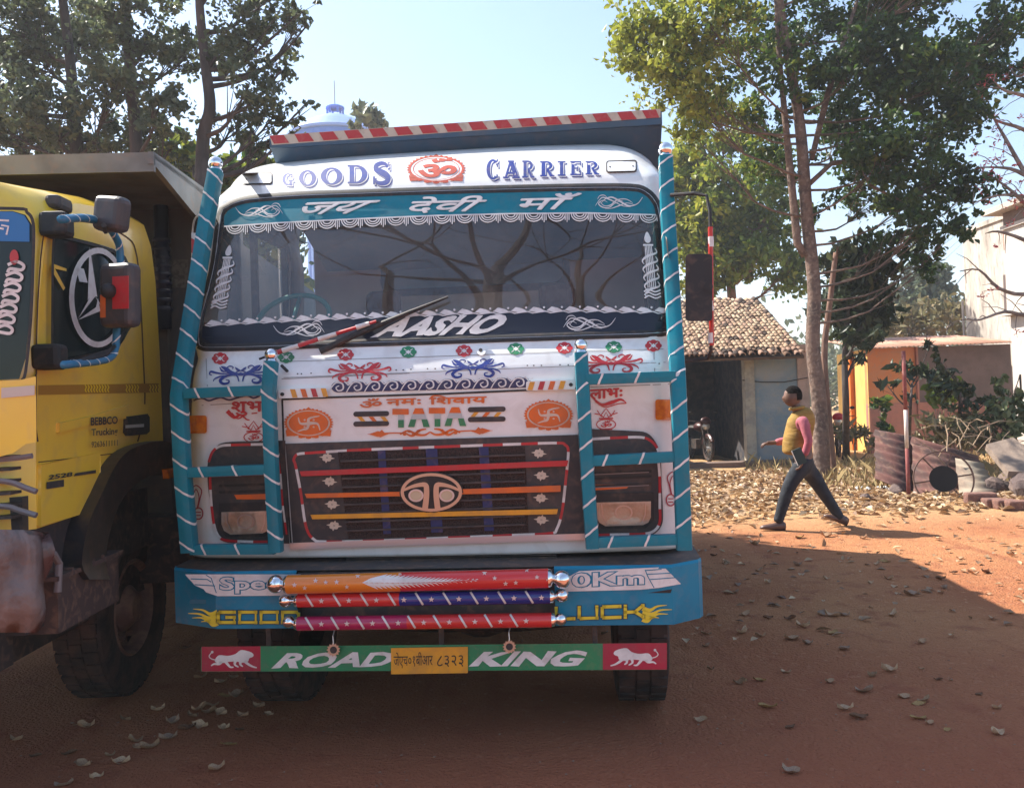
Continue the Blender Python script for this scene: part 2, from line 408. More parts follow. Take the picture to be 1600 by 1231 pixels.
# windscreen outline (outer edge of the rubber)
WSO = cat([(339, 334), (352, 318), (372, 309), (400, 304), (470, 299), (560, 296), (680, 292), (800, 289), (900, 287), (985, 287), (1012, 294), (1029, 311), (1037, 335), (1045, 400), (1052, 460), (1056, 500), (1052, 517), (1034, 526), (920, 530), (800, 534), (650, 539), (500, 544), (422, 547), (335, 549), (313, 547), (304, 536), (306, 500), (318, 455), (329, 408)], 3, True)
def inner(poly, d):
    n = len(poly); out = []
    ar = sum(poly[i][0]*poly[(i+1) % n][1]-poly[(i+1) % n][0]*poly[i][1] for i in range(n)); sg = 1 if ar > 0 else -1
    for i in range(n):
        a = poly[i-1]; c = poly[(i+1) % n]; dx, dy = c[0]-a[0], c[1]-a[1]; l = math.hypot(dx, dy) or 1
        out.append((poly[i][0]-dy/l*d*sg, poly[i][1]+dx/l*d*sg))
    return out
def inside(p, poly):
    r = False; n = len(poly)
    for i in range(n):
        x1, y1 = poly[i]; x2, y2 = poly[i-1]
        if (y1 > p[1]) != (y2 > p[1]) and p[0] < (x2-x1)*(p[1]-y1)/(y2-y1)+x1: r = not r
    return r
TI = T.M.to_3x3()
def topx(v):
    w = T.M @ Vector(v) - CAMP; k = w.dot(CF); return (800+F*w.dot(CR)/k, 615.5-F*w.dot(CU)/k)
WSM = inner(WSO, 5)
keep = []; gl = []
DW = (.92, 1.78, 1.98, 2.78)
zws0, zws1 = T.Y(680, 545, .25).z, T.Y(680, 285, .62).z
for f in quads:
    c = sum((CABV[i] for i in f), Vector())/4
    side = abs(c.x-R3[4][3]) > .9 and c.y > 1.0-.35
    if side and DW[2] < c.z < DW[3] and DW[0] < c.y < DW[1]: continue          # door window opening
    if c.y < .95 and zws0-.15 < c.z < zws1+.15 and inside(topx(c), WSM): gl.append(f)
    else: keep.append(f)
def submesh(faces, V):
    mp = {}; vs = []; fs = []
    for f in faces:
        g = []
        for i in f:
            if i not in mp: mp[i] = len(vs); vs.append(V[i])
            g.append(mp[i])
        fs.append(tuple(g))
    return vs, fs
b = MB(); b.add(*submesh(keep+[roofcap], CABV)); cab = b.build('cab', [WHITE, GREYT], truck, True)
so = cab.modifiers.new('s', 'SOLIDIFY'); so.thickness = .03; so.offset = 1 if False else -1; so.material_offset = 1; so.use_rim = True
b = MB(); b.add(*submesh(gl, CABV)); o = b.build('windscreen', WSG, truck, True)
WSI = inner(WSO, 12)
def ringmesh(fr, name, outer, inn, surf, m_, parent, off=.004, thick=.012):
    n = len(outer); b = MB()
    A = [fr.on(*p, surf, off) for p in outer]; Bm = [fr.on((p[0]+q[0])/2, (p[1]+q[1])/2, surf, off+thick) for p, q in zip(outer, inn)]; Cc = [fr.on(*p, surf, off) for p in inn]
    b.add(A+Bm+Cc, [(i, (i+1) % n, n+(i+1) % n, n+i) for i in range(n)]+[(n+i, n+(i+1) % n, 2*n+(i+1) % n, 2*n+i) for i in range(n)])
    return b.build(name, m_, parent, True)
ringmesh(T, 'windscreen_seal', WSO, WSI, CAB, BLACK, cab)
ringmesh(T, 'seal_bead', inner(WSO, 5), inner(WSO, 7.5), CAB, SILV, cab, .012, .004)
# bands on the glass
yt = [(349, 353), (440, 347), (560, 341), (680, 336), (800, 333), (920, 332), (1029, 335)]
def at(poly, x):
    for a, c in zip(poly, poly[1:]):
        if x <= c[0]: break
    t = (x-a[0])/(c[0]-a[0]); return a[1]+(c[1]-a[1])*t
topin = [(365, 317), (391, 310), (470, 307), (560, 304), (680, 300), (800, 297), (900, 295), (985, 295), (1008, 300), (1022, 316)]
xs = [350+k*(1029-350)/70 for k in range(71)]
bm_ = MB()
up = [(x, at(topin, x) if 365 <= x <= 1022 else (317+(365-x)*1.4 if x < 365 else 316+(x-1022)*2)) for x in xs]; lw = [(x, at(yt, x)) for x in xs]
P_ = [T.on(*p, CAB, .004) for p in up]+[T.on(*p, CAB, .004) for p in lw]; n = len(xs)
bm_.add(P_, [(i, i+1, n+i+1, n+i) for i in range(n-1)]); bm_.build('sun_visor_band', TEAL, cab)
trim = strip([(x, y+1) for x, y in lw], 2.2)
for i in range(19):
    x = 354+i*35.9; y = at(yt, min(x+12, 1028))+1.5; sl = (at(yt, min(x+26, 1029))-at(yt, x))/26
    for dpt, wd in ((12, 13.5), (8.5, 10), (5, 6.5)):
        trim += strip([(x+13.5+wd*math.cos(t), y+dpt*math.sin(t)+sl*wd*math.cos(t)) for t in [math.pi*k/8 for k in range(9)]], 1.7)
    for dx in (-5, -2, 1): trim += strip([(x+30.5+dx+1, y), (x+30.5+dx+1, y+(13 if dx == -2 else 10))], 1.5)
decal(T, 'swag_trim', trim, CAB, WV, cab, .006)
yl = [(317, 510), (420, 504), (520, 499), (680, 493), (800, 489), (920, 487), (1046, 489)]
bl_ = [(308, 542), (330, 544), (422, 542), (500, 539), (650, 534), (800, 529), (920, 525), (1034, 521), (1050, 515)]
LOWB = mat('dark_blue_band', (.010, .014, .03), .4)
xs = [314+k*(1047-314)/60 for k in range(61)]
decal(T, 'lower_band', [[(x, at(yl, max(x, 317))) for x in xs]+[(x, at(bl_, x)) for x in xs[::-1]]], CAB, LOWB, cab, .004)
trim = []
for i in range(26):
    x = 322+i*28; y = at(yl, x+14)-4; sl = (at(yl, min(x+28, 1046))-at(yl, max(x, 317)))/28
    trim += [[(x, y+1-14*sl), (x+8, y-5), (x+17, y-3), (x+25, y+1+11*sl), (x+14, y+4)], ell(x+24, y-4, 1.8, 1.8, 8)] + strip([(x-2, y+2-14*sl), (x+6, y+5), (x+27, y+2+12*sl)], 1.6)
decal(T, 'leaf_trim', trim, CAB, WV, cab, .006)
text(T, 'windscreen_name', 'AASHO', (590, 527), (780, 521), (606, 496), (792, 491), CAB, WV, cab, .045, .009, .12, .02)
def swirl(cx, cy, s, d, sl=0):
    out = []
    def q(pts, w, w2, wm): 
        pp = cat([(cx+d*x*s, cy+y*s+d*x*s*sl) for x, y in pts], 5); out.extend(strip(pp, w*s, w2*s, wm*s))
    q([(-42, -8), (-32, 4), (-16, 7), (0, -2), (14, -9), (26, -6), (34, 2)], .6, .6, 3.4)
    q([(-24, 2), (-12, -5), (4, -4), (16, 5), (28, 6), (36, -2)], .6, .5, 2.6)
    q([(-20, 9), (-6, 7), (6, 1), (18, -5), (30, -9), (37, -4), (44, 6)], .6, .5, 2.4)
    q([(-6, -3), (8, 2), (18, 9), (30, 9), (38, 2), (30, -4), (22, 0)], .6, .5, 2.2)
    q([(-28, 6), (-14, 2), (2, 7), (14, 11), (26, 12)], .5, .5, 2)
    q([(22, -8), (28, -13), (36, -12), (40, -6)], .5, .5, 1.6)
    return out
for s_ in (swirl(404, 330, .86, 1, -.03), swirl(968, 316, .86, -1, -.02)): decal(T, 'swirl_sticker', s_, CAB, WV, cab, .007)
for s_ in (swirl(466, 515, .93, 1, -.03), swirl(922, 505, .95, -1, -.02)): decal(T, 'swirl_sticker', s_, CAB, WV, cab, .007)
for s, bl, br, tl, tr in (('जय', (466, 335), (556, 333), (470, 318), (584, 314)), ('देवी', (640, 333), (742, 331), (641, 309), (762, 306)), ('माँ', (812, 328), (886, 326), (812, 304), (902, 302))):
    text(T, 'hindi_lettering', s, bl, br, tl, tr, CAB, WV, cab, .0, .009, .18, fat=1.0)
def candle(cx, cy, s, lean=0):
    o = []; f_ = lambda x, y: (cx+x*s+lean*y, cy+y*s)
    o.append([f_(*p) for p in cat([(0, -58), (5, -48), (3, -41), (-3, -41), (-5, -48)], 3, True)])
    o += strip([f_(-8, -37), f_(8, -37)], 3*s)
    for x in (-6, -3, 0, 3, 6): o += strip([f_(x*.8, -35), f_(x, 30)], 1.5*s)
    for k in range(5): o += strip([f_(*p) for p in cat([(10, -32+k*13), (12, -25+k*13), (-2, -20+k*13), (-11, -13+k*13), (-9, -7+k*13)], 4)], 1*s, 1*s, 4*s)
    for k in range(3): o += strip([f_(*p) for p in cat([(-13, 36+k*5), (-6, 32+k*5), (4, 36+k*5), (13, 33+k*5)], 4)], 2.4*s)
    return o
decal(T, 'candle_sticker', candle(1016, 420, 1.0, .09), CAB, WV, cab, .007)
decal(T, 'candle_sticker', candle(349, 438, .95, -.17), CAB, WV, cab, .007)
# brow: lamps, lettering, emblem
for x, y in ((402, 279), (971, 260)):
    o = decal(T, 'brow_lamp', [rrect(x-22, y-7.5, x+22, y+7.5, 3, -.03)], CAB, WHITE, cab, .0, .022); bevel(o, .005)
    decal(T, 'lamp_rim', [[rrect(x-24, y-9.5, x+24, y+9.5, 4, -.03), rrect(x-22, y-7.5, x+22, y+7.5, 3, -.03)]], CAB, CHAR, o, .002, .006)
    for dx in (-18, 18): decal(T, 'screw', [ell(x+dx, y-dx*.03, 1.3, 1.3, 8)], CAB, CHAR, o, .025)
# slab-serif letters drawn as shapes in a unit box (x 0..1, y 0 bottom ..1 top)
def slabfont(ch):
    S = []; V = lambda *a: S.append([a[0]] if not isinstance(a[0], list) else list(a))
    def rc(x0, y0, x1, y1): S.append([[(x0, y0), (x1, y0), (x1, y1), (x0, y1)]])
    def arcband(cx, cy, ro, ho, ri, hi, a0, a1):
        S.append([ell(cx, cy, ro, ho, 16, a0, a1) + ell(cx, cy, ri, hi, 16, a1, a0) if True else None])
    if ch == 'O': S.append([ell(.5, .5, .5, .5, 28), ell(.5, .5, .24, .40, 28)])
    if ch in 'GC':
        arcband(.5, .5, .5, .5, .22, .40, 48, 312); rc(.80, .62, .90, 1.0); rc(.66, .84, .84, .93)
        if ch == 'G': rc(.62, .0, .88, .42); rc(.5, .38, 1.0, .47)
        else: rc(.78, .08, .88, .26)
    if ch == 'D': rc(.0, .9, .5, 1); rc(0, 0, .5, .1); rc(.1, .1, .34, .9); arcband(.42, .5, .58, .5, .30, .40, -90, 90)
    if ch == 'S':
        p = cat([(.80, .78), (.66, .93), (.42, .95), (.2, .85), (.2, .68), (.45, .55), (.70, .43), (.82, .28), (.72, .1), (.45, .04), (.22, .1), (.1, .24)], 4)
        S.append([stroke(p, .12, .12, .32)]); rc(.80, .66, .9, 1.0); rc(.03, .0, .13, .36)
    if ch == 'A': S.append([[(.38, .95), (.62, .95), (.95, .05), (.66, .05), (.44, .72), (.22, .05), (.10, .05)]]); rc(.28, .25, .7, .36); rc(0, 0, .32, .1); rc(.55, 0, 1, .1); rc(.3, .9, .66, 1)
    if ch == 'R':
        rc(0, .9, .5, 1); rc(0, 0, .46, .1); rc(.1, .1, .36, .9); arcband(.45, .72, .42, .28, .2, .18, -90, 90); S.append([[(.40, .50), (.62, .47), (.86, .1), (1, .1), (1, 0), (.68, 0)]])
    if ch == 'I': rc(.1, .9, .9, 1); rc(.1, 0, .9, .1); rc(.33, .1, .67, .9)
    if ch == 'E': rc(0, .9, .95, 1); rc(0, 0, .95, .1); rc(.1, .1, .38, .9); rc(.38, .45, .7, .55); rc(.62, .33, .7, .67); rc(.87, .68, .95, .9); rc(.87, .1, .95, .34)
    return S
def slabword(word, boxes):
    for name, m_, dx, dy, off in (('letter_shadow', BLUE, 2.6, 3.0, .003), ('letter_outline', WV, 1.3, 1.5, .0045), ('lettering', BLUE, 0, 0, .006)):
        for ch, (x0, x1, yb, yt_) in zip(word, boxes):
            decal(T, name, [[[(x0+(x1-x0)*p[0]+dx, yb-(yb-yt_)*p[1]+dy) for p in l] for l in loops] for loops in slabfont(ch)], CAB, m_, cab, off)
slabword('GOODS', [(441, 459, 290, 271), (467, 494, 291, 266), (501, 535, 289, 262), (543, 574, 287, 258), (582, 612, 288, 254)])
slabword('CARRIER', [(760, 780, 281, 249), (786, 812, 279, 251), (816, 835, 278, 251), (844, 866, 276, 252), (870, 885, 275, 252), (891, 909, 274, 252), (915, 936, 273, 252)])
def medallion(cx, cy, rx, ry, fill, m_, sl=0.0):
    L = []
    teeth = 34
    rim = []
    for k in range(teeth*2):
        a = 2*math.pi*k/(teeth*2); q = 1.09 if k % 2 else .99; rim.append((cx+rx*q*math.cos(a), cy+ry*q*math.sin(a)))
    L.append([rim, ell(cx, cy, rx*.93, ry*.93, 40)])
    L.append([(cx-5, cy-ry*.98), (cx, cy-ry*1.17), (cx+5, cy-ry*.98)])
    for k in range(7):
        a = math.radians(35+k*110/6); x, y = cx+rx*1.03*math.cos(a), cy+ry*1.03*math.sin(a); L.append(ell(x, y, rx*.13, ry*.12, 8)); 
    for sg in (-1, 1): L.append([(cx+sg*rx*.72, cy+ry*.62), (cx+sg*rx*1.0, cy+ry*.50), (cx+sg*rx*.95, cy+ry*.95), (cx+sg*rx*.66, cy+ry*.92)])
    if fill: L.append(ell(cx, cy, rx*.86, ry*.86, 40))
    else: L.append([ell(cx, cy, rx*.85, ry*.85, 40), ell(cx, cy, rx*.82, ry*.82, 40)])
    return decal(T, 'medallion_sticker', L, CAB, m_, cab, .005)
BRICKR = mat('brick_red_vinyl', (.50, .075, .035), .4)
mo = medallion(681.5, 264, 43, 20, False, BRICKR)
text(T, 'om_sign', 'ॐ', (652, 278), (714, 276), (652, 249), (714, 247), CAB, BRICKR, mo, .03)
# flowers in a row under the windscreen
def flower(cx, cy, m_):
    L = []
    for k in range(8):
        a = math.radians(45*k); L.append(ell(cx+8*math.cos(a), cy+5.6*math.sin(a), 5.3 if k % 2 == 0 else 4.8, 3.9, 10))
    L.append(ell(cx, cy, 9, 6, 14)); o = decal(T, 'flower_sticker', L, CAB, m_, cab, .004)
    W_ = [[(cx-4.5, cy), (cx, cy-3.2), (cx+4.5, cy), (cx, cy+3.2)]]
    for a in (45, 135, 225, 315):
        c, s = math.cos(math.radians(a)), math.sin(math.radians(a)); W_ += strip([(cx+4*c, cy+3*s), (cx+9.5*c, cy+7*s)], 1.2)
    decal(T, 'flower_centre', W_, CAB, WV, o, .0055)
for k, (x, y) in enumerate(((344, 560), (447, 558), (540, 554), (638, 550), (725, 548), (806, 545), (882, 543.5), (959, 542), (1021, 540))):
    flower(x, y, RED if k % 2 == 0 else GREEN)
def filigree(cx, cy, s=1.0, sl=-.03):
    L = []
    for d in (-1, 1):
        def q(pts, w, w2, wm): L.extend(strip(cat([(cx+d*x*s, cy+y*s+d*x*s*sl) for x, y in pts], 5), w*s, w2*s, wm*s))
        q([(3, 11), (6, 2), (14, 0), (26, 3), (33, 9), (28, 14), (20, 13), (19, 9), (24, 8)], 2, 1, 5.0)
        q([(4, -1), (16, -4), (26, -11), (32, -14)], 2.5, 1, 7.5)
        q([(14, -3), (28, -2), (40, -4), (48, -6), (50, -2), (46, 0)], 1.2, 1.2, 3.6)
        q([(18, 1), (32, 2), (42, 6), (44, 10)], 1, .8, 2.8)
        q([(24, -10), (18, -14), (12, -12), (14, -9)], 1.2, .8, 2.2)
        q([(34, -13), (30, -7), (24, -5)], 1, 1, 3.5)
        q([(0, -6), (6, -9), (9, -12)], 1.5, .8, 3.6); q([(0, -6), (5, -5), (8, -4)], 1, .8, 2.2)
    L.append([(cx-7, cy-1), (cx, cy-3.5), (cx+7, cy-1), (cx+3, cy+2), (cx-3, cy+2)])
    return L
for x, y, m_ in ((376, 585, BLUE), (562, 581, RED), (739, 575, BLUE), (955, 568, RED)):
    decal(T, 'filigree_sticker', filigree(x, y, .97), CAB, m_, cab, .004)
# scroll band above the centre panel
yb = lambda x: 606.5-(x-515)*.019+(0 if x < 700 else 0)
L = []; W_ = []
for k in range(11):
    x = 529+k*28.2; y = yb(x)-1.5-(x-515)*.006; fl_ = -1 if k % 2 else 1
    L.append(ell(x, y, 11.5, 8.6, 18))
    L.append([(x-4, y+8), (x+24, y+8), (x+22, y+1), (x+14, y-6), (x+4, y-8)])
    W_ += strip(cat([(x-16, y+9), (x-10, y-1), (x-3, y-7), (x+6, y-5), (x+7, y+3), (x, y+6), (x-4, y+1), (x+1, y-2)], 4), 1.6, 1.4, 2.6)
    W_ += strip([(x+9, y-9), (x+15, y-3), (x+22, y-7)], 2)
o = decal(T, 'scroll_band', L, CAB, NAVY, cab, .004); decal(T, 'scroll_line', W_, CAB, WV, o, .0055)
decal(T, 'panel_gap', strip([(440, 624), (510, 621), (700, 615), (903, 606)], 3.2), CAB, BLACK, cab, .003)
# hinge blocks with slanted colours
for x0, x1, y, d in ((435, 511, 614, 1), (822, 899, 602, -1)):
    o = decal(T, 'hinge_cover', [rrect(x0, y-7.5, x1, y+7.5, 3, -.03)], CAB, WHITE, cab, .0, .025)
    cc = (AMBER, ORANGE, RED, AMBER) if d == 1 else (AMBER, RED, ORANGE, AMBER)
    for k in range(4):
        xx = x0+18+k*16 if d == 1 else x0+6+k*16; yy = y-(xx-(x0+x1)/2)*.03
        decal(T, 'slant_mark', [[(xx, yy-6.5), (xx+8, yy-6.5), (xx+8+4*d, yy+6.5), (xx+4*d, yy+6.5)]], CAB, cc[k], o, .028)
    decal(T, 'bolt', [ell(x0+6 if d == 1 else x1-7, y+(2 if d == 1 else -1), 3.2, 3, 12)], CAB, BLACK, o, .028)
# centre panel
decal(T, 'panel_gap', strip([(441, 624), (443, 690), (455, 856)], 3)+strip([(903, 606), (905, 668), (918, 842)], 3), CAB, BLACK, cab, .003)
for cx, cy in ((482, 661), (857, 648)):
    mo = medallion(cx, cy, 36, 21.5, True, ORANGE)
    mw_ = [[ell(cx, cy, 33.6, 20, 40), ell(cx, cy, 31.6, 18.6, 40)]]
    decal(T, 'medallion_ring', mw_, CAB, CREAMV, mo, .0055)
    S_ = []
    for pts in ([(-16, -9), (-13, 0), (-5, 1), (8, 0), (15, 2), (18, 11)], [(17, -11), (6, -9), (0, -6), (0, 0), (-2, 8), (-8, 10), (-17, 13)]):
        S_ += strip(cat([(cx+x, cy+y) for x, y in pts], 4), 1.5, 1.5, 5.0)
    for dx, dy in ((-6, -5), (8, -5), (-6, 6), (8, 6)): S_.append(ell(cx+dx, cy+dy, 1.7, 1.4, 8))
    decal(T, 'hindu_symbol', S_, CAB, CREAMV, mo, .0065)
for s, bl, br, tl, tr in (('ॐ', (562, 637), (596, 635), (562, 624), (596, 622)), ('नमः', (604, 634), (657, 631.5), (604, 624), (657, 622)), ('िशवाय', (671, 631.5), (760, 629), (671, 618), (760, 615.5))):
    text(T, 'hindi_lettering', s, bl, br, tl, tr, CAB, ORANGE, cab, 0, .006, fat=.7)
for x0, x1, y in ((552, 608, 654), (731, 790, 647)):
    for dy in (-7.5, 8): decal(T, 'panel_slot', [rrect(x0, y+dy-4, x1, y+dy+4, 4, -.02)], CAB, CHAR, cab, .004)
    for k in range(3):
        xx = x0+6+k*18; q = 4 if x0 < 600 else -4; decal(T, 'slant_mark', [[(xx+2-q/2, y-3), (xx+9-q/2, y-3), (xx+9+q, y+4), (xx+2+q, y+4)]], CAB, (AMBER, ORANGE, AMBER)[k], cab, .004)
# the maker's name: each letter orange above, green below
for k, ch in enumerate('TATA'):
    x0 = 612+k*28.5; x1 = x0+28.5; y0, y1 = 638.5-k*.8, 668-k*.8; m1, m2 = y0+9, y1-12
    if ch == 'T': top = [(x0+1, y0), (x1-2, y0), (x1-2, m1), (x0+1, m1)]; bot = [(x0+10, m2), (x0+19, m2), (x0+19, y1), (x0+10, y1)]; bots = [bot]; mid = [[(x0+10, m1), (x0+19, m1), (x0+19, m2), (x0+10, m2)]]
    else: top = [(x0+8, y0), (x0+20, y0), (x0+23, m1), (x0+4, m1)]; bots = [[(x0+1, m2), (x0+10, m2), (x0+7, y1), (x0-3, y1)], [(x0+18, m2), (x0+27, m2), (x0+31, y1), (x0+21, y1)]]; mid = [[(x0+4, m1), (x0+23, m1), (x0+26, m2), (x0+1, m2)]]
    decal(T, 'lettering', [top], CAB, ORANGE, cab, .006); decal(T, 'lettering', bots, CAB, GREEN, cab, .006); decal(T, 'lettering', mid, CAB, mat('letter_grey', (.48, .52, .52), .4), cab, .005)
vine = []
def q(pts, w, w2, wm): vine.extend(strip(cat(pts, 5), w, w2, wm))
for d in (-1, 1):
    X = lambda x: 672+d*x*1.02; Yv = lambda x, y: 675.5+y*.9-d*x*.03
    q([(X(96), Yv(96, 0)), (X(60), Yv(60, -1)), (X(40), Yv(40, 0))], .5, 2, 2)
    vine.append([(X(94), Yv(94, 0)), (X(80), Yv(80, -5)), (X(66), Yv(66, 0)), (X(80), Yv(80, 5))]); vine.append([(X(88), Yv(88, 0)), (X(78), Yv(78, -3)), (X(74), Yv(74, -7)), (X(70), Yv(70, -2)), (X(60), Yv(60, -1)), (X(70), Yv(70, 3)), (X(76), Yv(76, 6))])
    q([(X(46), Yv(46, 2)), (X(34), Yv(34, -4)), (X(20), Yv(20, 3)), (X(8), Yv(8, 4)), (X(0), Yv(0, -1))], 2, 2, 4)
    q([(X(40), Yv(40, -2)), (X(28), Yv(28, 5)), (X(16), Yv(16, -4)), (X(6), Yv(6, -6))], 1.5, 1.5, 4.5)
    for k in range(4): vine.append(ell(X(18+k*7), Yv(18+k*7, -3+5*(k % 2)), 3, 2.2, 8))
decal(T, 'vine_sticker', vine, CAB, ORANGE, cab, .005)
# grille
gp = [(446, 693), (903, 679), (917, 838), (458, 853)]
grille = decal(T, 'grille', [gp], CAB, CHAR, truck, .004, .006)
decal(T, 'grille_lower_trim', [[(452, 848), (919, 833), (920, 843), (454, 859)]], CAB, SILV, truck, .006, .02)
GM = mat('grille_mesh', (.075, .042, .036), .85, col2=(.035, .022, .02), nscale=140, bump=1.0, bscale=160)
decal(T, 'grille_mesh', [[(528, 706), (820, 697), (826, 832), (544, 842)]], CAB, GM, grille, .013)
for k in range(9):
    y_ = 719+k*13.6; decal(T, 'grille_slat', [[(532+k*.8, y_), (820, y_-10), (820, y_-7), (532+k*.8, y_+3)]], CAB, CHAR, grille, .016, .010)
for x0, x1 in ((590, 602), (665, 683), (748, 763)):
    decal(T, 'grille_upright', [[(x0, 706-(x0-528)*.033), (x1, 706-(x1-528)*.033), (x1+9, 836-(x1-528)*.03), (x0+9, 836-(x0-528)*.03)]], CAB, mat('dim_blue_strut', (.022, .03, .12), .6, dirt=DUST, dirtamt=.3), grille, .014, .004)
for pts, m_ in (([(468, 736), (888, 719), (886, 728), (471, 744)], RED), ([(476, 771), (625, 768), (627, 775), (479, 778)], ORANGE), ([(722, 764), (876, 758), (876, 768), (722, 772)], ORANGE), ([(485, 804), (872, 795), (870, 803), (488, 811)], AMBER)):
    o = decal(T, 'grille_bar', [pts], CAB, m_, grille, .012, .022); bevel(o, .004)
# dashed border line helper
def dashed(name, pts, w, parent, first=RED, L1=24, cols=None):
    cols = cols or (first, WV if first is RED else RED); k = 0; cur = [pts[0]]; acc = 0; loops = {0: [], 1: []}
    pts = cat(pts, 6)
    cur = [pts[0]]
    for a, c in zip(pts, pts[1:]):
        acc += math.dist(a, c); cur.append(c)
        if acc >= L1: loops[k % 2].append(strip(cur, w)); k += 1; acc = 0; cur = [c]
    if len(cur) > 1: loops[k % 2].append(strip(cur, w))
    for i in (0, 1):
        for l in loops[i]: decal(T, name, l, CAB, cols[i], parent, .012)
dashed('border_tape', [(476, 708), (560, 703), (700, 697.5), (800, 694), (870, 692), (883, 695), (888, 706), (884, 750), (878, 800), (870, 826), (860, 833), (800, 836), (700, 840), (600, 844), (510, 846), (490, 842), (478, 822), (470, 770), (462, 728), (459, 718), (464, 710), (476, 708)], 4.2, grille)
for x, y in ((511, 715), (515, 752), (519, 788), (522, 821), (842, 708), (846, 743), (845, 778), (846, 812)):
    L = []
    for k in range(4):
        a = math.radians(90*k+8); c, s = math.cos(a), math.sin(a); c2, s2 = math.cos(a+.5), math.sin(a+.5)
        L.append([(x, y), (x+6*c2, y+5*s2), (x+12.5*c, y+8.5*s), (x+5*math.cos(a-.5), y+4*math.sin(a-.5))])
        L.append(ell(x+5*math.cos(a+.78), y+4*math.sin(a+.78), 3.4, 2.7, 8))
    decal(T, 'blossom_badge', L, CAB, mat('cream_badge', (.6, .52, .42), .4), grille, .012, .003)
# oval badge: ring with an arched T and two round lamps
cx, cy = 674, 769
o = decal(T, 'oval_badge', [ell(cx, cy, 50, 32, 40)], CAB, BLACK, truck, .014, .02)
badge = decal(T, 'badge_ring', [[ell(cx, cy, 48, 30, 40), ell(cx, cy, 43, 25.5, 40)]], CAB, GOLD, o, .034, .008)
for d in (-1, 1):
    L = stroke(cat([(cx+d*44, cy-3), (cx+d*30, cy-9), (cx+d*16, cy-12), (cx+d*9, cy-11), (cx+d*7.5, cy-4), (cx+d*8, cy+10), (cx+d*10, cy+26)], 5), 3.5, 9, 8)
    decal(T, 'badge_arch', [L], CAB, GOLD, o, .034, .008)
    xx = cx+d*24
    l_ = decal(T, 'badge_lamp', [[ell(xx, cy+5, 12, 10, 20), ell(xx, cy+5, 9, 7.4, 20)]], CAB, SILV, o, .034, .006)
    decal(T, 'lamp_lens', [ell(xx, cy+5, 9, 7.4, 20)], CAB, mat('cream_lens', (.55, .48, .33), .2, coat=1), o, .036, .002)
# headlamp panels at the two corners
def hp(pts, name='lamp_panel'): return decal(T, name, [pts], CAB, CHAR, truck, .003, .008)
Lp = hp(cat([(446, 688), (400, 689), (352, 691), (336, 700), (325, 720), (325, 760), (331, 800), (337, 833), (350, 846), (380, 849), (430, 849), (452, 849)], 4)+[(446, 720)])
Rp = hp(cat([(905, 668), (940, 671), (985, 673), (1010, 676), (1024, 690), (1032, 712), (1034, 760), (1036, 800), (1034, 820), (1022, 834), (1000, 840), (960, 840), (919, 840)], 4)+[(913, 760)])
dashed('border_tape', [(326, 722), (332, 706), (344, 697), (366, 695), (415, 694)], 4, Lp)
dashed('border_tape', [(328, 740), (329, 770), (331, 795), (335, 822), (342, 838), (354, 844), (390, 846), (418, 846)], 4, Lp)
dashed('border_tape', [(434, 712), (438, 740), (442, 790), (448, 835)], 3, Lp)
dashed('border_tape', [(922, 686), (960, 684), (1000, 683), (1016, 688), (1027, 700), (1031, 714)], 4.2, Rp, WV)
dashed('border_tape', [(1029, 720), (1031, 750), (1031, 790), (1031, 815), (1022, 829), (1004, 834), (960, 835), (922, 836)], 4.2, Rp, WV)
for y, m_, x0 in ((744, DRED, 328), (747, CHAR, 340)): decal(T, 'louvre_edge', strip([(x0, y), (432, y-4)], 3), CAB, m_, Lp, .012)
for y in (757, 767, 787): o = decal(T, 'louvre', [[(342, y), (430, y-3), (430, y+1), (342, y+4)]], CAB, BLACK, Lp, .012, .006)
for y in (738, 746, 758): decal(T, 'louvre', [[(925, y), (1018, y-4), (1018, y), (925, y+4)]], CAB, BLACK, Rp, .012, .006)
for y in (741.5, 762): decal(T, 'louvre_edge', strip([(926, y), (1014, y-4)], 1.4), CAB, mat('dull_grey', (.22, .19, .19), .5), Rp, .02)
decal(T, 'orange_mark', [[(366, 773), (424, 771), (424, 780), (370, 780)]], CAB, ORANGE, Lp, .013); decal(T, 'orange_mark', [[(924, 757), (986, 756), (979, 763), (924, 766)]], CAB, ORANGE, Rp, .013)
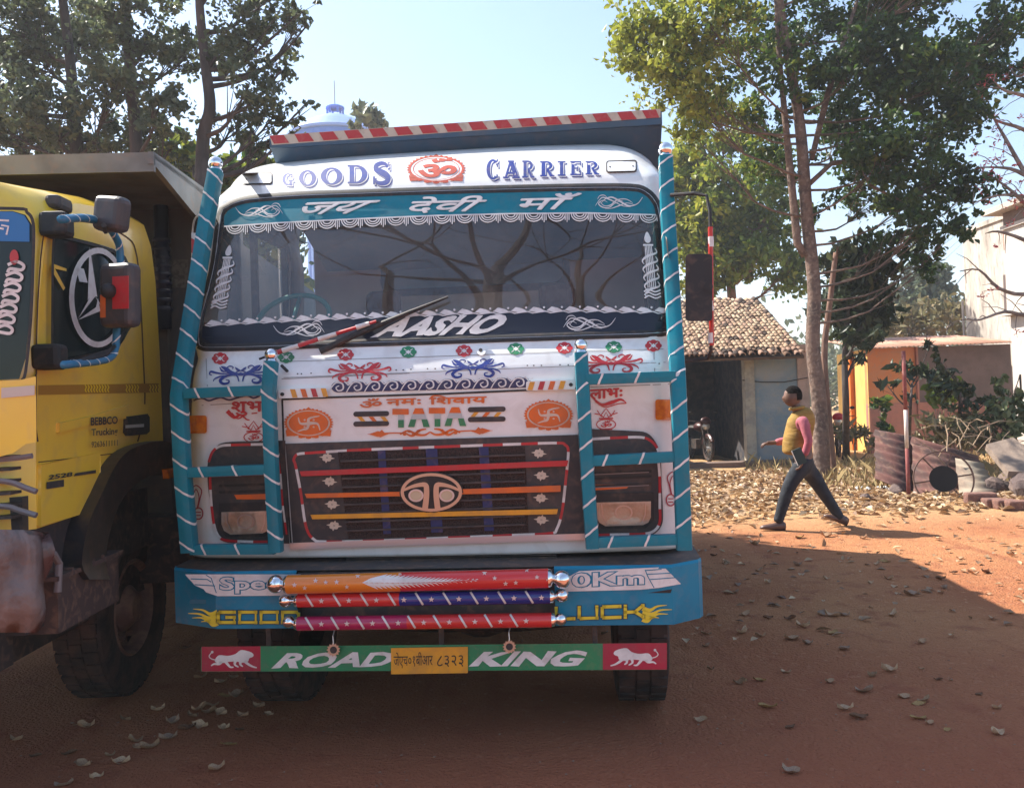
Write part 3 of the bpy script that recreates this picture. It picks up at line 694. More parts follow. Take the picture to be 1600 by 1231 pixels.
def headlamp(x0, x1, y0, y1, warm):
    pts = [(x0, y0), (x1, y0-2), (x1, y1-12), (x1-4, y1-4), (x1-12, y1), (x0+14, y1+2), (x0+4, y1-4), (x0, y1-14)]
    hd = decal(T, 'headlamp', [[[(x0-4, y0-14), (x1+4, y0-16), (x1+5, y1-8), (x1-8, y1+5), (x0+8, y1+6), (x0-5, y1-8)], pts]], CAB, BLACK, truck, .011, .012)
    refl = mat('lamp_reflector', (.74, .66, .56), .25, metal=.15, col2=(.55, .44, .33), nscale=9, bump=.35, bscale=25)
    b = MB(); c = T.on((x0+x1)/2, (y0+y1)/2, CAB, .0); P_ = []
    N = 24; rings = 6; poly = pts
    per = []
    for i in range(len(poly)):
        a, c2 = poly[i], poly[(i+1) % len(poly)]
        for k in range(4): per.append(lerp(a, c2, k/4))
    n = len(per); mx, my = (x0+x1)/2, (y0+y1)/2-4
    for j in range(rings+1):
        q = 1-j/rings; dep = .030-.014*math.sin((1-q)*math.pi/2)
        for p in per: P_.append(T.on(mx+(p[0]-mx)*q, my+(p[1]-my)*q, CAB, dep if j else .026))
    b.add(P_, [(j*n+i, j*n+(i+1) % n, (j+1)*n+(i+1) % n, (j+1)*n+i) for j in range(rings) for i in range(n)])
    b.build('reflector', refl, hd, True)
    decal(T, 'bulb_shield', [[ell(mx, my+2, 14, 11.5, 24), ell(mx, my+2, 11.5, 9.5, 24)]], CAB, SILV, hd, .022, .003)
    decal(T, 'lamp_rib', strip([(x0+8, y0+2), (x0+9, y1-16), (x0+16, y1-3)], 1.6)+strip([(x1-8, y0), (x1-9, y1-16), (x1-14, y1-3)], 1.6), CAB, SILV, hd, .031)
    o = decal(T, 'lamp_glass', [pts], CAB, LENSG, hd, .036)
headlamp(346, 422, 800, 833, True); headlamp(932, 1017, 785, 820, False)
# corner indicators, side stickers
for pts, nm in ((rrect(291, 649, 323, 677, 4, 0), 'l'), (rrect(1024, 624, 1056, 656, 4, 0), 'r'), (rrect(1066, 623, 1073.5, 652, 2, 0), 'r')):
    o = decal(T, 'indicator_lamp', [pts], CAB, AMBL, cab, .0, .016); bevel(o, .005)
# red lucky words with flourishes
text(T, 'hindi_lettering', 'शुभ', (362, 650), (410, 649), (362, 628), (410, 627), CAB, RED, cab, 0, .006, fat=.9)
text(T, 'hindi_lettering', 'लाभः', (922, 624), (972, 620), (922, 609), (972, 606), CAB, RED, cab, 0, .006, fat=.9)
decal(T, 'flourish_sticker', strip(cat([(355, 642), (366, 652), (376, 648), (385, 655), (390, 656)], 4), 7, 1.5, 3)+strip(cat([(362, 645), (372, 654), (384, 646)], 4), 2)+strip(cat([(393, 646), (402, 645)], 3), 2), CAB, RED, cab, .005)
decal(T, 'flourish_sticker', strip(cat([(926, 621), (940, 632), (955, 629), (970, 624), (979, 630)], 4), 2, .8, 6)+strip(cat([(930, 627), (945, 636), (965, 631), (978, 630)], 4), 1.6), CAB, RED, cab, .005)
def kalash(cx, cy):
    L = strip(ell(cx, cy+8, 15, 8, 18)+[(cx+15, cy+8)], 1.5); L += strip([(cx-11, cy-1), (cx+11, cy-1.5)], 2.4)+strip([(cx-10, cy+16), (cx+10, cy+15)], 2.4)
    L += strip([(cx-9, cy-5), (cx, cy-17), (cx+9, cy-5)], 1.6)+strip([(cx-18, cy-9), (cx-8, cy-7), (cx-4, cy-3)], 1.4)+strip([(cx+18, cy-10), (cx+8, cy-7), (cx+4, cy-3)], 1.4)+strip([(cx-4, cy-3), (cx, cy-11), (cx+4, cy-3)], 1.3)+strip([(cx-14, cy-14), (cx-7, cy-4)], 1.2)+strip([(cx+14, cy-14), (cx+7, cy-4)], 1.2)
    o = decal(T, 'kalash_sticker', L, CAB, RED, cab, .005)
    text(T, 'om_sign', 'ॐ', (cx-9, cy+13), (cx+9, cy+12), (cx-9, cy+3), (cx+9, cy+2), CAB, RED, o, .02)
kalash(396, 675); kalash(947, 655)
def palm(cx, cy, d=1):
    f_ = lambda pts: [(cx+d*x, cy+y) for x, y in pts]
    return strip(cat(f_([(-6, -36), (-4, -48), (0, -56)]), 3), 1.5, 1, 3)+strip(cat(f_([(-8, -22), (0, -30), (9, -22), (6, -8), (3, 6)]), 4), 1.6)+strip(cat(f_([(-4, -12), (0, -24), (5, -12), (2, 6)]), 4), 1.4)+strip(ell(cx+d*4, cy+14, 7, 9, 14)+[(cx+d*4+7, cy+14)], 2)+strip(f_([(0, 12), (8, 12)]), 1.5)+strip(f_([(0, 17), (8, 17)]), 1.5)
decal(T, 'side_flourish_sticker', palm(306, 788, 1), CAB, DRED, cab, .005); decal(T, 'side_flourish_sticker', palm(1052, 767, -1), CAB, DRED, cab, .005)
# small marks and seams
decal(T, 'seam_line', strip([(440, 592), (640, 583)], 1.2)+strip([(1022, 550), (1022, 562)], 1.2)+strip([(1023, 575), (1023, 583)], 1.2)+strip([(922, 605), (1046, 600)], 1.2)+strip([(300, 634), (410, 628)], 1.2)+strip([(322, 560), (324, 604)], 1)+strip([(443, 565), (700, 556), (900, 549), (1050, 545)], .9)+strip([(443, 590), (1040, 566)], .9), CAB, mat('seam_shadow', (.28, .27, .27), .6), cab, .002)
decal(T, 'washer_jet', [ell(752, 548, 7, 7, 16)], CAB, WHITE, cab, .002, .01); decal(T, 'jet_nozzle', [ell(751, 547, 3, 3, 10)], CAB, BLACK, cab, .014)
decal(T, 'rivet_mark', [ell(x, y, 1.4, 1.1, 6) for x, y in ((465, 584), (471, 584), (486, 583), (619, 578), (630, 578), (642, 577), (668, 576), (680, 576), (824, 571), (834, 571), (846, 571), (875, 570), (888, 570), (1030, 568))], CAB, CHAR, cab, .003)
decal(T, 'wave_trim', strip(cat([(291, 622), (297, 628), (306, 624), (316, 622), (326, 626), (336, 623), (346, 621), (358, 625), (372, 621), (386, 618), (396, 622), (406, 618)], 3), 2.6), CAB, NAVY, cab, .004)
# ------------------------------------------------------------------ teal guard frames with white tape, chrome balls
def guard(outer, inn, bars, k, lab):
    b = MB(); s = MB(); O_ = [T.Y(*p) for p in outer]; I_ = [T.Y(*p) for p in inn]
    g = empty('guard_frame'); g.parent = truck
    for nm, pts, r, kk in (('guard_post', O_, .038, k), ('guard_post', I_, .033, k)):
        b = MB(); b.tube(pts, r, 12, sq=.55); o = b.build(nm, TEAL, g); autosmooth(o, 50)
        stripes(o, pts, r, .135, .012, kk*.9, .55)
    for a, c in bars:
        pts = [T.Y(*a), T.Y(*c)]; b = MB(); b.tube(pts, .026, 12, sq=.75); o = b.build('guard_rail', TEAL, g); autosmooth(o, 50)
        stripes(o, pts, .026, .17, .011, k*-.6, .75, start=.07)
    for p, nm in ((outer[0], 0), (inn[0], 1)):
        c = T.Y(*p); b = MB(); rr = .038 if nm == 0 else .032; b.ball((c.x, c.y, c.z+rr*1.15), rr, 20, 14); b.lathe([(rr*.95, -.02), (rr*1.0, -.01), (rr*.6, .012)], (c.x, c.y, c.z+.012), (0, 0, 1), 20); b.build('chrome_ball', CHROME, g, True)
guard([(337, 268, .55), (322, 350, .47), (284, 590, .16), (280, 620, .10), (286, 740, .09), (297, 862, .09)], [(424, 566, .12), (420, 610, .09), (425, 740, .09), (432, 862, .09)],
      [((290, 615, .09), (415, 610, .09)), ((296, 738, .09), (420, 733, .09)), ((300, 858, .09), (430, 857, .09))], -1, 'L')
guard([(1040, 247, .55), (1043, 330, .47), (1057, 560, .17), (1059, 592, .10), (1064, 720, .09), (1069, 858, .09)], [(908, 552, .12), (911, 610, .09), (918, 740, .09), (926, 856, .09)],
      [((915, 593, .09), (1055, 588, .09)), ((922, 720, .09), (1060, 713, .09)), ((930, 847, .09), (1064, 842, .09))], 1, 'R')
# ------------------------------------------------------------------ bumper, roll pipes, hanging board
def bp(x, y, ly): return T.Y(x, y, ly)
zt = T.Y(680, 888, 0).z; zb_ = T.Y(680, 979, 0).z
xa, xb_, xc, xd = T.Y(268, 900, .13).x, T.Y(336, 900, 0).x, T.Y(1050, 900, 0).x, T.Y(1098, 900, .12).x
xm0, xm1 = T.Y(462, 900, 0).x, T.Y(866, 900, 0).x
bump = empty('bumper'); bump.parent = truck
def wing(xs_, ys_, nm):
    b = MB(); n = len(xs_); vs = []
    for x, y in zip(xs_, ys_): vs += [(x, y, zb_), (x, y, zt-.012), (x, y+.012, zt)]
    b.add(vs, [(3*i, 3*(i+1), 3*(i+1)+1, 3*i+1) for i in range(n-1)]+[(3*i+1, 3*(i+1)+1, 3*(i+1)+2, 3*i+2) for i in range(n-1)])
    o = b.build(nm, BLUEP, bump); s = o.modifiers.new('s', 'SOLIDIFY'); s.thickness = .012; s.offset = -1; return o
lwing = wing([xa, xa+.02, xb_, xm0], [.16, .12, 0, 0], 'bumper_wing'); rwing = wing([xm1, xc, xd-.02, xd], [0, 0, .11, .15], 'bumper_wing')
b = MB(); vs = [(xa, .16, zt-.004), (xb_, .02, zt-.004), (xc, .02, zt-.004), (xd, .15, zt-.004), (xd, .55, zt+.01), (xa, .55, zt+.01)]
b.add(vs, [(0, 1, 2, 3, 4, 5)]); b.box(xm0, .07, zb_, xm1, .10, zt-.01); b.box(xm0, .03, zt-.03, xm1, .1, zt-.015); b.build('bumper_top', mat('bumper_top_grey', (.06, .055, .058), .6, col2=(.1, .07, .06), dirt=DUST, dirtamt=.6), bump)
BS = ('y', 0.0)
# white speed wings
def lab(loops, m_, par, nm, off=.005): return decal(T, nm, loops, BS, m_, par, off)
w1 = lab([[(289, 897), (470, 897), (470, 930), (340, 931), (322, 925), (318, 920), (304, 914), (300, 909), (295, 904)]], WV, lwing, 'speed_wing')
lab(strip([(298, 904), (324, 905), (330, 909)], 1.6)+strip([(304, 913), (336, 915)], 1.6)+strip([(322, 898), (330, 903), (338, 926)], 1.4), BLUEP, w1, 'wing_line', .0065)
w2 = lab([[(905, 892), (1030, 886), (1028, 888), (1040, 888), (1064, 912), (1030, 918), (1000, 921), (880, 924), (880, 905)]], WV, rwing, 'speed_wing')
lab(strip([(1008, 891), (1034, 889)], 1.4)+strip([(1010, 897), (1048, 895)], 1.4)+strip([(1016, 905), (1056, 902)], 1.4)+strip([(1008, 890), (1012, 900), (1022, 918)], 1.4), BLUEP, w2, 'wing_line', .0065)
def outlined(s, bl, br, tl, tr, fill, line, par, bold=.02, lw=.045, shear=0):
    text(T, 'letter_outline', s, bl, br, tl, tr, BS, line, par, bold+lw, .006, shear)
    e = 1.6
    text(T, 'lettering', s, (bl[0]+e, bl[1]-e), (br[0]-e, br[1]-e), (tl[0]+e, tl[1]+e), (tr[0]-e, tr[1]+e), BS, fill, par, bold, .0075, shear)
outlined('Spee', (342, 929), (440, 927), (342, 900), (440, 900), WV, BLUEP, lwing)
outlined('0Km', (892, 919), (1008, 914), (892, 894), (1008, 890), WV, BLUEP, rwing)
# block letters with square corners
def blockw(word, x0, y0, w, h, sl, par, gap=3):
    for nm, m_, th, off, dx, dy in (('letter_outline', mat('dark_teal_line', (.01, .07, .11), .5), 7.4, .005, 0, 0), ('lettering', LYEL, 5.0, .0075, 0, 0)):
        L = []
        for k, ch in enumerate(word):
            a = x0+k*(w+gap); P = {'G': [[(1, 0), (.12, 0), (0, .15), (0, .85), (.12, 1), (1, 1), (1, .5), (.55, .5)]], 'O': [[(0, 0), (1, 0), (1, 1), (0, 1), (0, 0)]], 'D': [[(0, 0), (.85, 0), (1, .2), (1, .8), (.85, 1), (0, 1), (0, 0)]],
                 'L': [[(0, 0), (0, 1), (1, 1)]], 'U': [[(0, 0), (0, .85), (.12, 1), (1, 1), (1, 0)]], 'C': [[(1, 0), (.1, 0), (0, .15), (0, .85), (.1, 1), (1, 1)]], 'K': [[(0, 0), (0, 1)], [(0, .55), (.55, .55), (1, 0)], [(.55, .55), (1, 1)]]}[ch]
            for pl in P:
                pts = [(a+3+(w-6)*x+dx, y0+3+(h-6)*y+dy+(a-x0+w*x)*sl) for x, y in pl]; L += [[p for p in q_] for q_ in strip(pts, th)]
                for p in pts: L.append([(p[0]-th/2, p[1]-th/2), (p[0]+th/2, p[1]-th/2), (p[0]+th/2, p[1]+th/2), (p[0]-th/2, p[1]+th/2)])
        lab(L, m_, par, nm, off)
blockw('GOOD', 338, 953, 31, 22, 0, lwing, 2.5); blockw('LUCK', 866, 947, 33.5, 23, -.03, rwing, 2.5)
def flames(x, y, d):
    L = []
    for k, (dx, dy, l) in enumerate(((0, -7, 38), (0, -1, 46), (0, 5, 40), (2, 10, 26))): L += strip(cat([(x, y+dy), (x-d*l*.3, y+dy+3), (x-d*l*.6, y+dy-3), (x-d*l, y+dy-5+k)], 4), 8, .6, 4)
    return L
lab(flames(340, 963, 1), LYEL, lwing, 'flame_sticker'); lab(flames(1004, 957, -1), LYEL, rwing, 'flame_sticker')
decal(T, 'wing_slot', [rrect(297, 936, 330, 943, 2)], ('y', .03), mat('slot_teal', (.01, .13, .2), .5), lwing, .002); decal(T, 'wing_slot', [[(1012, 926), (1050, 920), (1048, 926)]], BS, BLACK, rwing, .002)
# roll pipes
def pipe(x0, x1, y0, y1, r, xs, c1, c2, kind, ballL, ballR, ly=-.075):
    A, B_ = T.Y(x0, y0, ly), T.Y(x1, y1, ly); Mx = A.lerp(B_, (xs-x0)/(x1-x0))
    root = empty('bumper_pipe'); root.parent = truck
    for nm, p, q_, m_ in (('pipe_half', A, Mx, c1), ('pipe_half', Mx, B_, c2)):
        b = MB(); b.tube([p, q_], r, 28); autosmooth(b.build(nm, m_, root), 50)
    ys = lambda x: y0+(y1-y0)*(x-x0)/(x1-x0)
    V_ = [Vector(v) for v in (lambda bb: (bb.tube([A, B_], r, 28), bb.v)[1])(MB())]; bb = MB(); bb.tube([A, B_], r, 28); bv = BVHTree.FromPolygons([Vector(v) for v in bb.v], bb.f)
    st = []; L = []
    if kind == 0:
        for k in range(13): xx = x0+10+k*33; st.append(star(xx, ys(xx)-(11 if k % 2 else -1)+[0, 6, -3][k % 3], 4.4))
        for k in range(12): xx = x0+26+k*33; st.append(star(xx, ys(xx)+6-[0, 5][k % 2]*1.6, 4))
        F_ = []
        for k in range(22):
            t = k/21; xx = 570+t*170; l = 16*(1-t)**.8+3
            yy = ys(xx)+2*math.sin(t*3)
            F_ += [[(xx-4, yy), (xx+8, yy-l*.35), (xx+l*1.9, yy-l*.72), (xx+l*.9, yy-1)], [(xx-4, yy), (xx+6, yy+l*.25), (xx+l*1.1, yy+l*.55), (xx+l*.6, yy+1)]]
        decal(T, 'feather_sticker', F_, bv, WV, root, .003); st = [s for s in st if not (565 < s[0][0] < 750 and abs(s[0][1]-ys(s[0][0])+4) < 11)]
    else:
        sp = 43 if kind == 1 else 40; n_ = int((x1-x0)/sp)
        for k in range(n_):
            xx = x0+14+k*sp; L.append(stroke(cat([(xx-3, ys(xx)-r*300), (xx+3, ys(xx)), (xx+9, ys(xx)+r*300)], 4), 3.2)); st.append(star(xx+22, ys(xx)+1, 4.8))
        [decal(T, 'white_slash', [l], bv, WV, root, .003) for l in L]
    [decal(T, 'star_sticker', [s_], bv, mat('cream_star', (.72, .55, .5), .4), root, .003) for s_ in st]
    ax = (B_-A).normalized()
    for (bx, by, br), d, e in ((ballL, -1, A), (ballR, 1, B_)):
        c = T.Y(bx, by, ly); rad = br/F*4.0*.97; b = MB(); b.ball(c, rad, 24, 16); b.lathe([(r*.95, 0), (r*.9, .012), (r*.45, .02), (r*.4, (c-e).length)], e, ax*d, 24); b.build('chrome_ball', CHROME, root, True)
pipe(450, 857, 913, 903, .044, 630, mat('pipe_orange', (.75, .22, .02), .25, coat=.6), mat('pipe_red', (.62, .03, .03), .25, coat=.6), 0, (431, 912, 14), (878, 905, 13.5), -.085)
pipe(466, 860, 938, 932, .032, 628, mat('pipe_red', (0, 0, 0)), mat('pipe_blue', (.02, .03, .22), .25, coat=.6), 1, (446, 938, 10.5), (878, 930, 10.5), -.06)
pipe(466, 862, 974, 968, .033, 640, mat('pipe_magenta', (.42, .015, .09), .25, coat=.6), mat('pipe_red', (0, 0, 0)), 2, (451, 971, 9.5), (876, 967, 9.5), -.06)
b = MB()
for x in (500, 830):
    for yy in (912, 938, 972): p = T.Y(x, yy, 0); b.box(p.x-.015, -.06, p.z-.012, p.x+.015, .1, p.z+.012)
b.build('pipe_bracket', DARKST, truck)
# hanging name board
HB = ('y', .03)
board = decal(T, 'name_board', [[(314, 1010), (1042, 1004), (1042, 1046), (314, 1049)]], HB, GREEN, truck, .002, .006)
for x0, x1 in ((315, 407), (942, 1042)):
    decal(T, 'board_end', [[(x0, 1010-(x0-314)*.008), (x1, 1010-(x1-314)*.008), (x1, 1048.5-(x1-314)*.004), (x0, 1048.5-(x0-314)*.004)]], HB, DRED, board, .0095)
text(T, 'lettering', 'ROAD', (430, 1044), (612, 1041), (444, 1020), (618, 1018), HB, WV, board, .04, .0105, .06, .025)
text(T, 'lettering', 'KING', (738, 1041), (908, 1041), (752, 1018), (916, 1016), HB, WV, board, .04, .0105, .06, .025)
plate = decal(T, 'number_plate', [[(611, 1012), (731, 1010), (731, 1051), (611, 1053)]], HB, AMBER, board, .012, .004)
text(T, 'plate_lettering', 'जेएच०१बीआर', (615, 1044), (676, 1043), (615, 1019), (676, 1018), HB, BLACK, plate, .0, .018)
text(T, 'plate_lettering', '८३२३', (683, 1042), (724, 1041), (683, 1024), (724, 1023), HB, BLACK, plate, .0, .018)
def lion(x, y, d, s=1.0):
    f_ = lambda pts: [(x+d*a*s, y+b_*s) for a, b_ in pts]
    L = [f_(cat([(-26, 0), (-20, -6), (-6, -5), (6, -8), (14, -14), (24, -13), (32, -10), (35, -6), (33, -3), (28, -1), (26, 4), (18, 6), (6, 4), (-8, 5), (-18, 7), (-26, 5)], 3, True))]
    for p in ([(20, 3), (26, 8), (33, 12), (40, 14)], [(14, 4), (14, 9), (18, 12)], [(-16, 4), (-20, 8), (-28, 8), (-33, 11)], [(-10, 4), (-6, 9), (-2, 13), (3, 13)], [(-24, 2), (-32, 0), (-36, -4), (-33, -9), (-30, -10)], [(6, 3), (5, 9), (11, 13)]):
        L += strip(f_(cat(p, 3)), 5*s, 1.8*s, 3.4*s) if p[-1] != (-30, -10) else strip(f_(cat(p, 3)), 1.6*s)
    L.append(f_(ell(-31, -11, 2.2, 2.2, 8))); return L
decal(T, 'lion_sticker', lion(362, 1029, 1, .98), HB, WV, board, .011); decal(T, 'lion_sticker', lion(993, 1026, -1, .98), HB, WV, board, .011)
for x, y in ((521, 1015), (796, 1010)):
    pts = []
    for k in range(26): a = 2*math.pi*k/26; q_ = 11 if k % 2 else 8.2; pts.append((x+q_*math.cos(a), y+q_*math.sin(a)))
    o = decal(T, 'hanging_ornament', [[pts, ell(x, y, 5.6, 5.6, 18)]], ('y', -.0), GOLD, truck, .0, .006)
    decal(T, 'ornament_centre', [ell(x, y, 5.4, 5.4, 16)], ('y', -.0), CHAR, o, .0)
    b = MB(); p = T.Y(x, y-9, -.005); b.tube([p, T.Y(x-1, y-22, .0), T.Y(x+2, y-32, .04)], .003, 5); b.build('hanging_wire', SILV, o)
for x in (420, 690, 930): b = MB(); p = T.Y(x, 1006, .04); q_ = T.Y(x, 980, .06); b.box(p.x-.012, .035, p.z-.02, p.x+.012, .05, q_.z+.02); b.build('board_hanger', DARKST, truck)
# ------------------------------------------------------------------ underside, wheels
def toe(x): return x
b = MB(); zc = T.Y(680, 868, .21).z
b.box(-1.05, .30, .82, 1.02, .42, zc-.02); b.box(-.46, .1, .62, -.36, 5.6, .86); b.box(.36, .1, .62, .46, 5.6, .86); b.box(-.95, .74, .42, .95, .86, .55)
b.tube([(-.9, .7, .5), (-.2, .8, .42), (.3, .8, .42), (.9, .7, .5)], .06, 10); b.lathe([(0, -.2), (.2, -.16), (.26, 0), (.2, .16), (0, .2)], (.05, 1.1, .5), (0, 1, 0), 20)
b.box(-.3, .5, .5, .3, 1.4, .95); b.box(-.7, .13, .66, -.45, .25, .8); b.box(.5, .13, .66, .8, .25, .8)
for x in (-.3, .0, .25): b.tube([(x, .25, zc), (x+.03, .22, zb_)], .02, 8)
b.tube([(-.8, .2, .75), (-.2, .16, .62), (.4, .2, .7)], .018, 8); b.box(-1.2, .5, .95, 1.2, 2.0, zc+.01)
b.box(-.5, 1.5, .48, .5, 3.4, 1.0); b.box(-1.15, 3.0, .5, 1.1, 3.4, 1.05); b.box(-1.1, 2.0, .42, 1.1, 2.1, 1.0)  # unseen gearbox and cross boxes added to block light under the truck
b.build('chassis', DARKST, truck)
b = MB()
for k in range(26): b.box(-.5, .2+.001*k, .64+.012*k-.004, .55, .23, .64+.012*k+.002)
b.build('radiator', DARKST, truck)
def wheel(M, R_=.5, W_=.28, face=1, parent=None, name='wheel', rim=True):
    g = empty(name); g.parent = parent; g.matrix_local = M
    b = MB(); h = W_/2
    prof = [(R_*.56, -h*.8), (R_*.6, -h*.92), (R_*.8, -h), (R_*.94, -h*.92), (R_*.985, -h*.75), (R_*.985, h*.75), (R_*.94, h*.92), (R_*.8, h), (R_*.6, h*.92), (R_*.56, h*.8)]
    b.lathe(prof, (0, 0, 0), (1, 0, 0), 48)
    for k in range(40):
        a = 2*math.pi*k/40
        for (xx0, xx1, da) in ((-h*.85, -h*.3, 0), (-h*.22, h*.22, .06), (h*.3, h*.85, 0)):
            Mx = Matrix.Rotation(a+da, 4, 'X'); b.box(xx0, -.028, R_*.97, xx1, .028, R_*1.005, 0, Mx)
    autosmooth(b.build('tyre', TYRE, g), 35)
    if rim:
        b = MB(); b.lathe([(R_*.57, h*.8), (R_*.54, h*.9), (R_*.5, h*.7), (R_*.46, h*.1), (R_*.3, -h*.1 if face > 0 else h*.5), (R_*.28, h*.5), (R_*.2, h*.8), (R_*.16, h*1.0), (0.001, h*1.02)], (0, 0, 0), (face, 0, 0), 32)
        autosmooth(b.build('rim', RIM, g), 35)
        for k in range(10):
            b = MB(); a = 2*math.pi*k/10; b.lathe([(0.018, 0), (.018, .03), (0, .035)], (face*h*.3, math.cos(a)*R_*.36, math.sin(a)*R_*.36), (face, 0, 0), 6); b.build('wheel_nut', RIM, g)
        b = MB()
        for k in range(8):
            a = 2*math.pi*(k+.5)/8; b.lathe([(0, 0), (.032, 0)], (face*(h*.32), math.cos(a)*R_*.45, math.sin(a)*R_*.45), (face, 0, 0), 10)
        b.build('vent_hole', BLACK, g)
    return g
for sx in (-1.0, .96):
    wheel(Matrix.Translation((sx, .82, .5)), parent=truck, face=1 if sx > 0 else -1)
for yy in (4.1, 5.35):
    for sx in (-1.0, 1.0): wheel(Matrix.Translation((sx, yy, .5)), .5, .5, parent=truck, face=1 if sx > 0 else -1, rim=False)
for s, x in ((-1, -1.0), (1, .96)):
    b = MB()
    pts = [(x, .82+.62*math.cos(a), .5+.62*math.sin(a)) for a in [math.radians(15+k*15) for k in range(11)]]
    for p, q_ in zip(pts, pts[1:]): b.add([(p[0]-.2, p[1], p[2]), (p[0]+.2, p[1], p[2]), (q_[0]+.2, q_[1], q_[2]), (q_[0]-.2, q_[1], q_[2])], [(0, 1, 2, 3)])
    o = b.build('mudguard', CHAR, truck); o.modifiers.new('s', 'SOLIDIFY').thickness = .01
# mud flaps, skirts
b = MB(); b.box(-1.22, 1.5, .35, -.8, 1.52, .95); b.box(.78, 1.5, .35, 1.2, 1.52, .95); b.box(-1.2, 2.15, .6, -.7, 3.2, 1.1); b.box(.75, 2.15, .55, 1.2, 3.4, 1.1); b.build('side_tank', DARKST, truck)
# ------------------------------------------------------------------ tipper body behind the cab
body = empty('tipper_body'); body.parent = truck
vl = T.Y(421, 214, .95); vr = T.Y(1034, 172, .95); vz = (vl.z+vr.z)/2; X0, X1 = -1.12, 1.19
X0 = vl.x; X1 = vr.x
b = MB(); zt2 = vz; zf = T.Y(728, 213, .95).z
b.box(X0, .95, zt2-.075, X1, .98, zt2); b.box(X0, .98, zt2-.02, X1, 2.2, zt2-.002)
b.add([(X0, .97, zt2-.075), (X1, .97, zt2-.075), (X1, 1.35, zt2-.40), (X0, 1.35, zt2-.40)], [(0, 1, 2, 3)])
b.add([(X0, 1.35, zt2-.40), (X1, 1.35, zt2-.40), (X1, 2.12, zt2-.7), (X0, 2.12, zt2-.7)], [(0, 1, 2, 3)])
for X in (X0, X1-.02): b.add([(X, .97, zt2-.01), (X, .97, zt2-.075), (X, 2.2, zt2-.7), (X, 2.2, zt2-.01)]+[(X+.02, .97, zt2-.01), (X+.02, .97, zt2-.075), (X+.02, 2.2, zt2-.7), (X+.02, 2.2, zt2-.01)], [(0, 1, 2, 3), (4, 5, 6, 7), (1, 2, 6, 5)])
b.build('cab_canopy', BODYB, body)
L1 = []; L2 = []
xx = 423; pr = None
for k in range(16):
    a = 421+k*38.8; e = a+20
    def ed(x, top): return (x, (214 if top else 227)-(x-421)*.068-(0 if top else -(x-421)*.0))
    L1.append([ed(a, 1), ed(a+22, 1), ed(a+31, 0), ed(a+7, 0)])
L1 = [[(min(p[0], 1030), p[1] if p[0] <= 1030 else p[1]) for p in l] for l in L1]
cb = decal(T, 'cream_band', [[(421, 212), (1032, 170.5), (1032, 184), (425, 227)]], ('y', .95), SIGW, body, .001)
[decal(T, 'red_slash', [[(x, y-1.5) for x, y in l]], ('y', .95), mat('faded_red', (.42, .035, .04), .5, dirt=(.4, .3, .25), dirtamt=.3), cb, .003) for l in L1]
b = MB(); XB0, XB1 = -1.22, 1.27; zbt = zt2-.25
b.box(XB0, 2.2, 1.0, XB1, 2.27, zt2); b.box(XB0, 2.2, 1.1, XB0+.06, 6.0, zt2-.1); b.box(XB1-.06, 2.2, 1.1, XB1, 6.0, zt2-.1); b.box(XB0, 2.2, 1.05, XB1, 6.0, 1.12); b.box(XB0, 5.95, 1.1, XB1, 6.0, zt2-.1)
for yy in (2.8, 3.5, 4.2, 4.9, 5.6): b.box(XB1, yy, 1.05, XB1+.06, yy+.1, zt2-.1); b.box(XB0-.06, yy, 1.05, XB0, yy+.1, zt2-.1)
b.build('load_box', BODYB, body)
pr_ = T.Y(1037, 240, 1.6)
b = MB(); b.box(X1+.0, 1.6, 1.4, X1+.12, 1.66, zt2-.32); b.build('corner_post', BODYB, body)
# ------------------------------------------------------------------ mirrors
mi = empty('door_mirror'); mi.parent = truck
b = MB(); b.tube([T.Y(*p) for p in ((1048, 305, .45), (1085, 302, .38), (1104, 306, .35), (1109, 330, .33), (1111, 400, .32))], .009, 8); b.tube([T.Y(*p) for p in ((1111, 500, .32), (1111, 548, .33), (1106, 560, .36), (1066, 566, .5))], .009, 8); b.build('mirror_arm', BLACK, mi)
b = MB(); b.tube([T.Y(1110, 355, .30), T.Y(1112, 540, .30)], .012, 10); o = b.build('mirror_pole', mat('red_pole', (.5, .03, .02), .4), mi)
for y in (370, 470, 520): b = MB(); b.tube([T.Y(1110.5, y, .30), T.Y(1111, y+16, .30)], .0135, 10); b.build('white_tape', WV, o)
o = decal(T, 'mirror_head', [rrect(1071, 397, 1113, 502, 6)], ('y', .28), BLACK, mi, 0, .05); bevel(o, .015, 3)
decal(T, 'mirror_boss', [ell(1107, 448, 7, 8, 14)], ('y', .28), BLACK, o, .04, .02)
mi = empty('door_mirror'); mi.parent = truck
b = MB(); b.tube([T.Y(*p) for p in cat([(334, 348, .5), (318, 336, .5), (305, 342, .52), (301, 365, .54), (301, 420, .55)], 4)], .006, 8); b.build('mirror_arm', SILV, mi)
o = decal(T, 'mirror_head', [rrect(299, 364, 306, 396, 2)], ('y', .55), RED, mi, 0, .03)
decal(T, 'white_tape', [[(299, 364), (306, 364), (306, 376), (299, 372)]], ('y', .52), WV, o, .012)
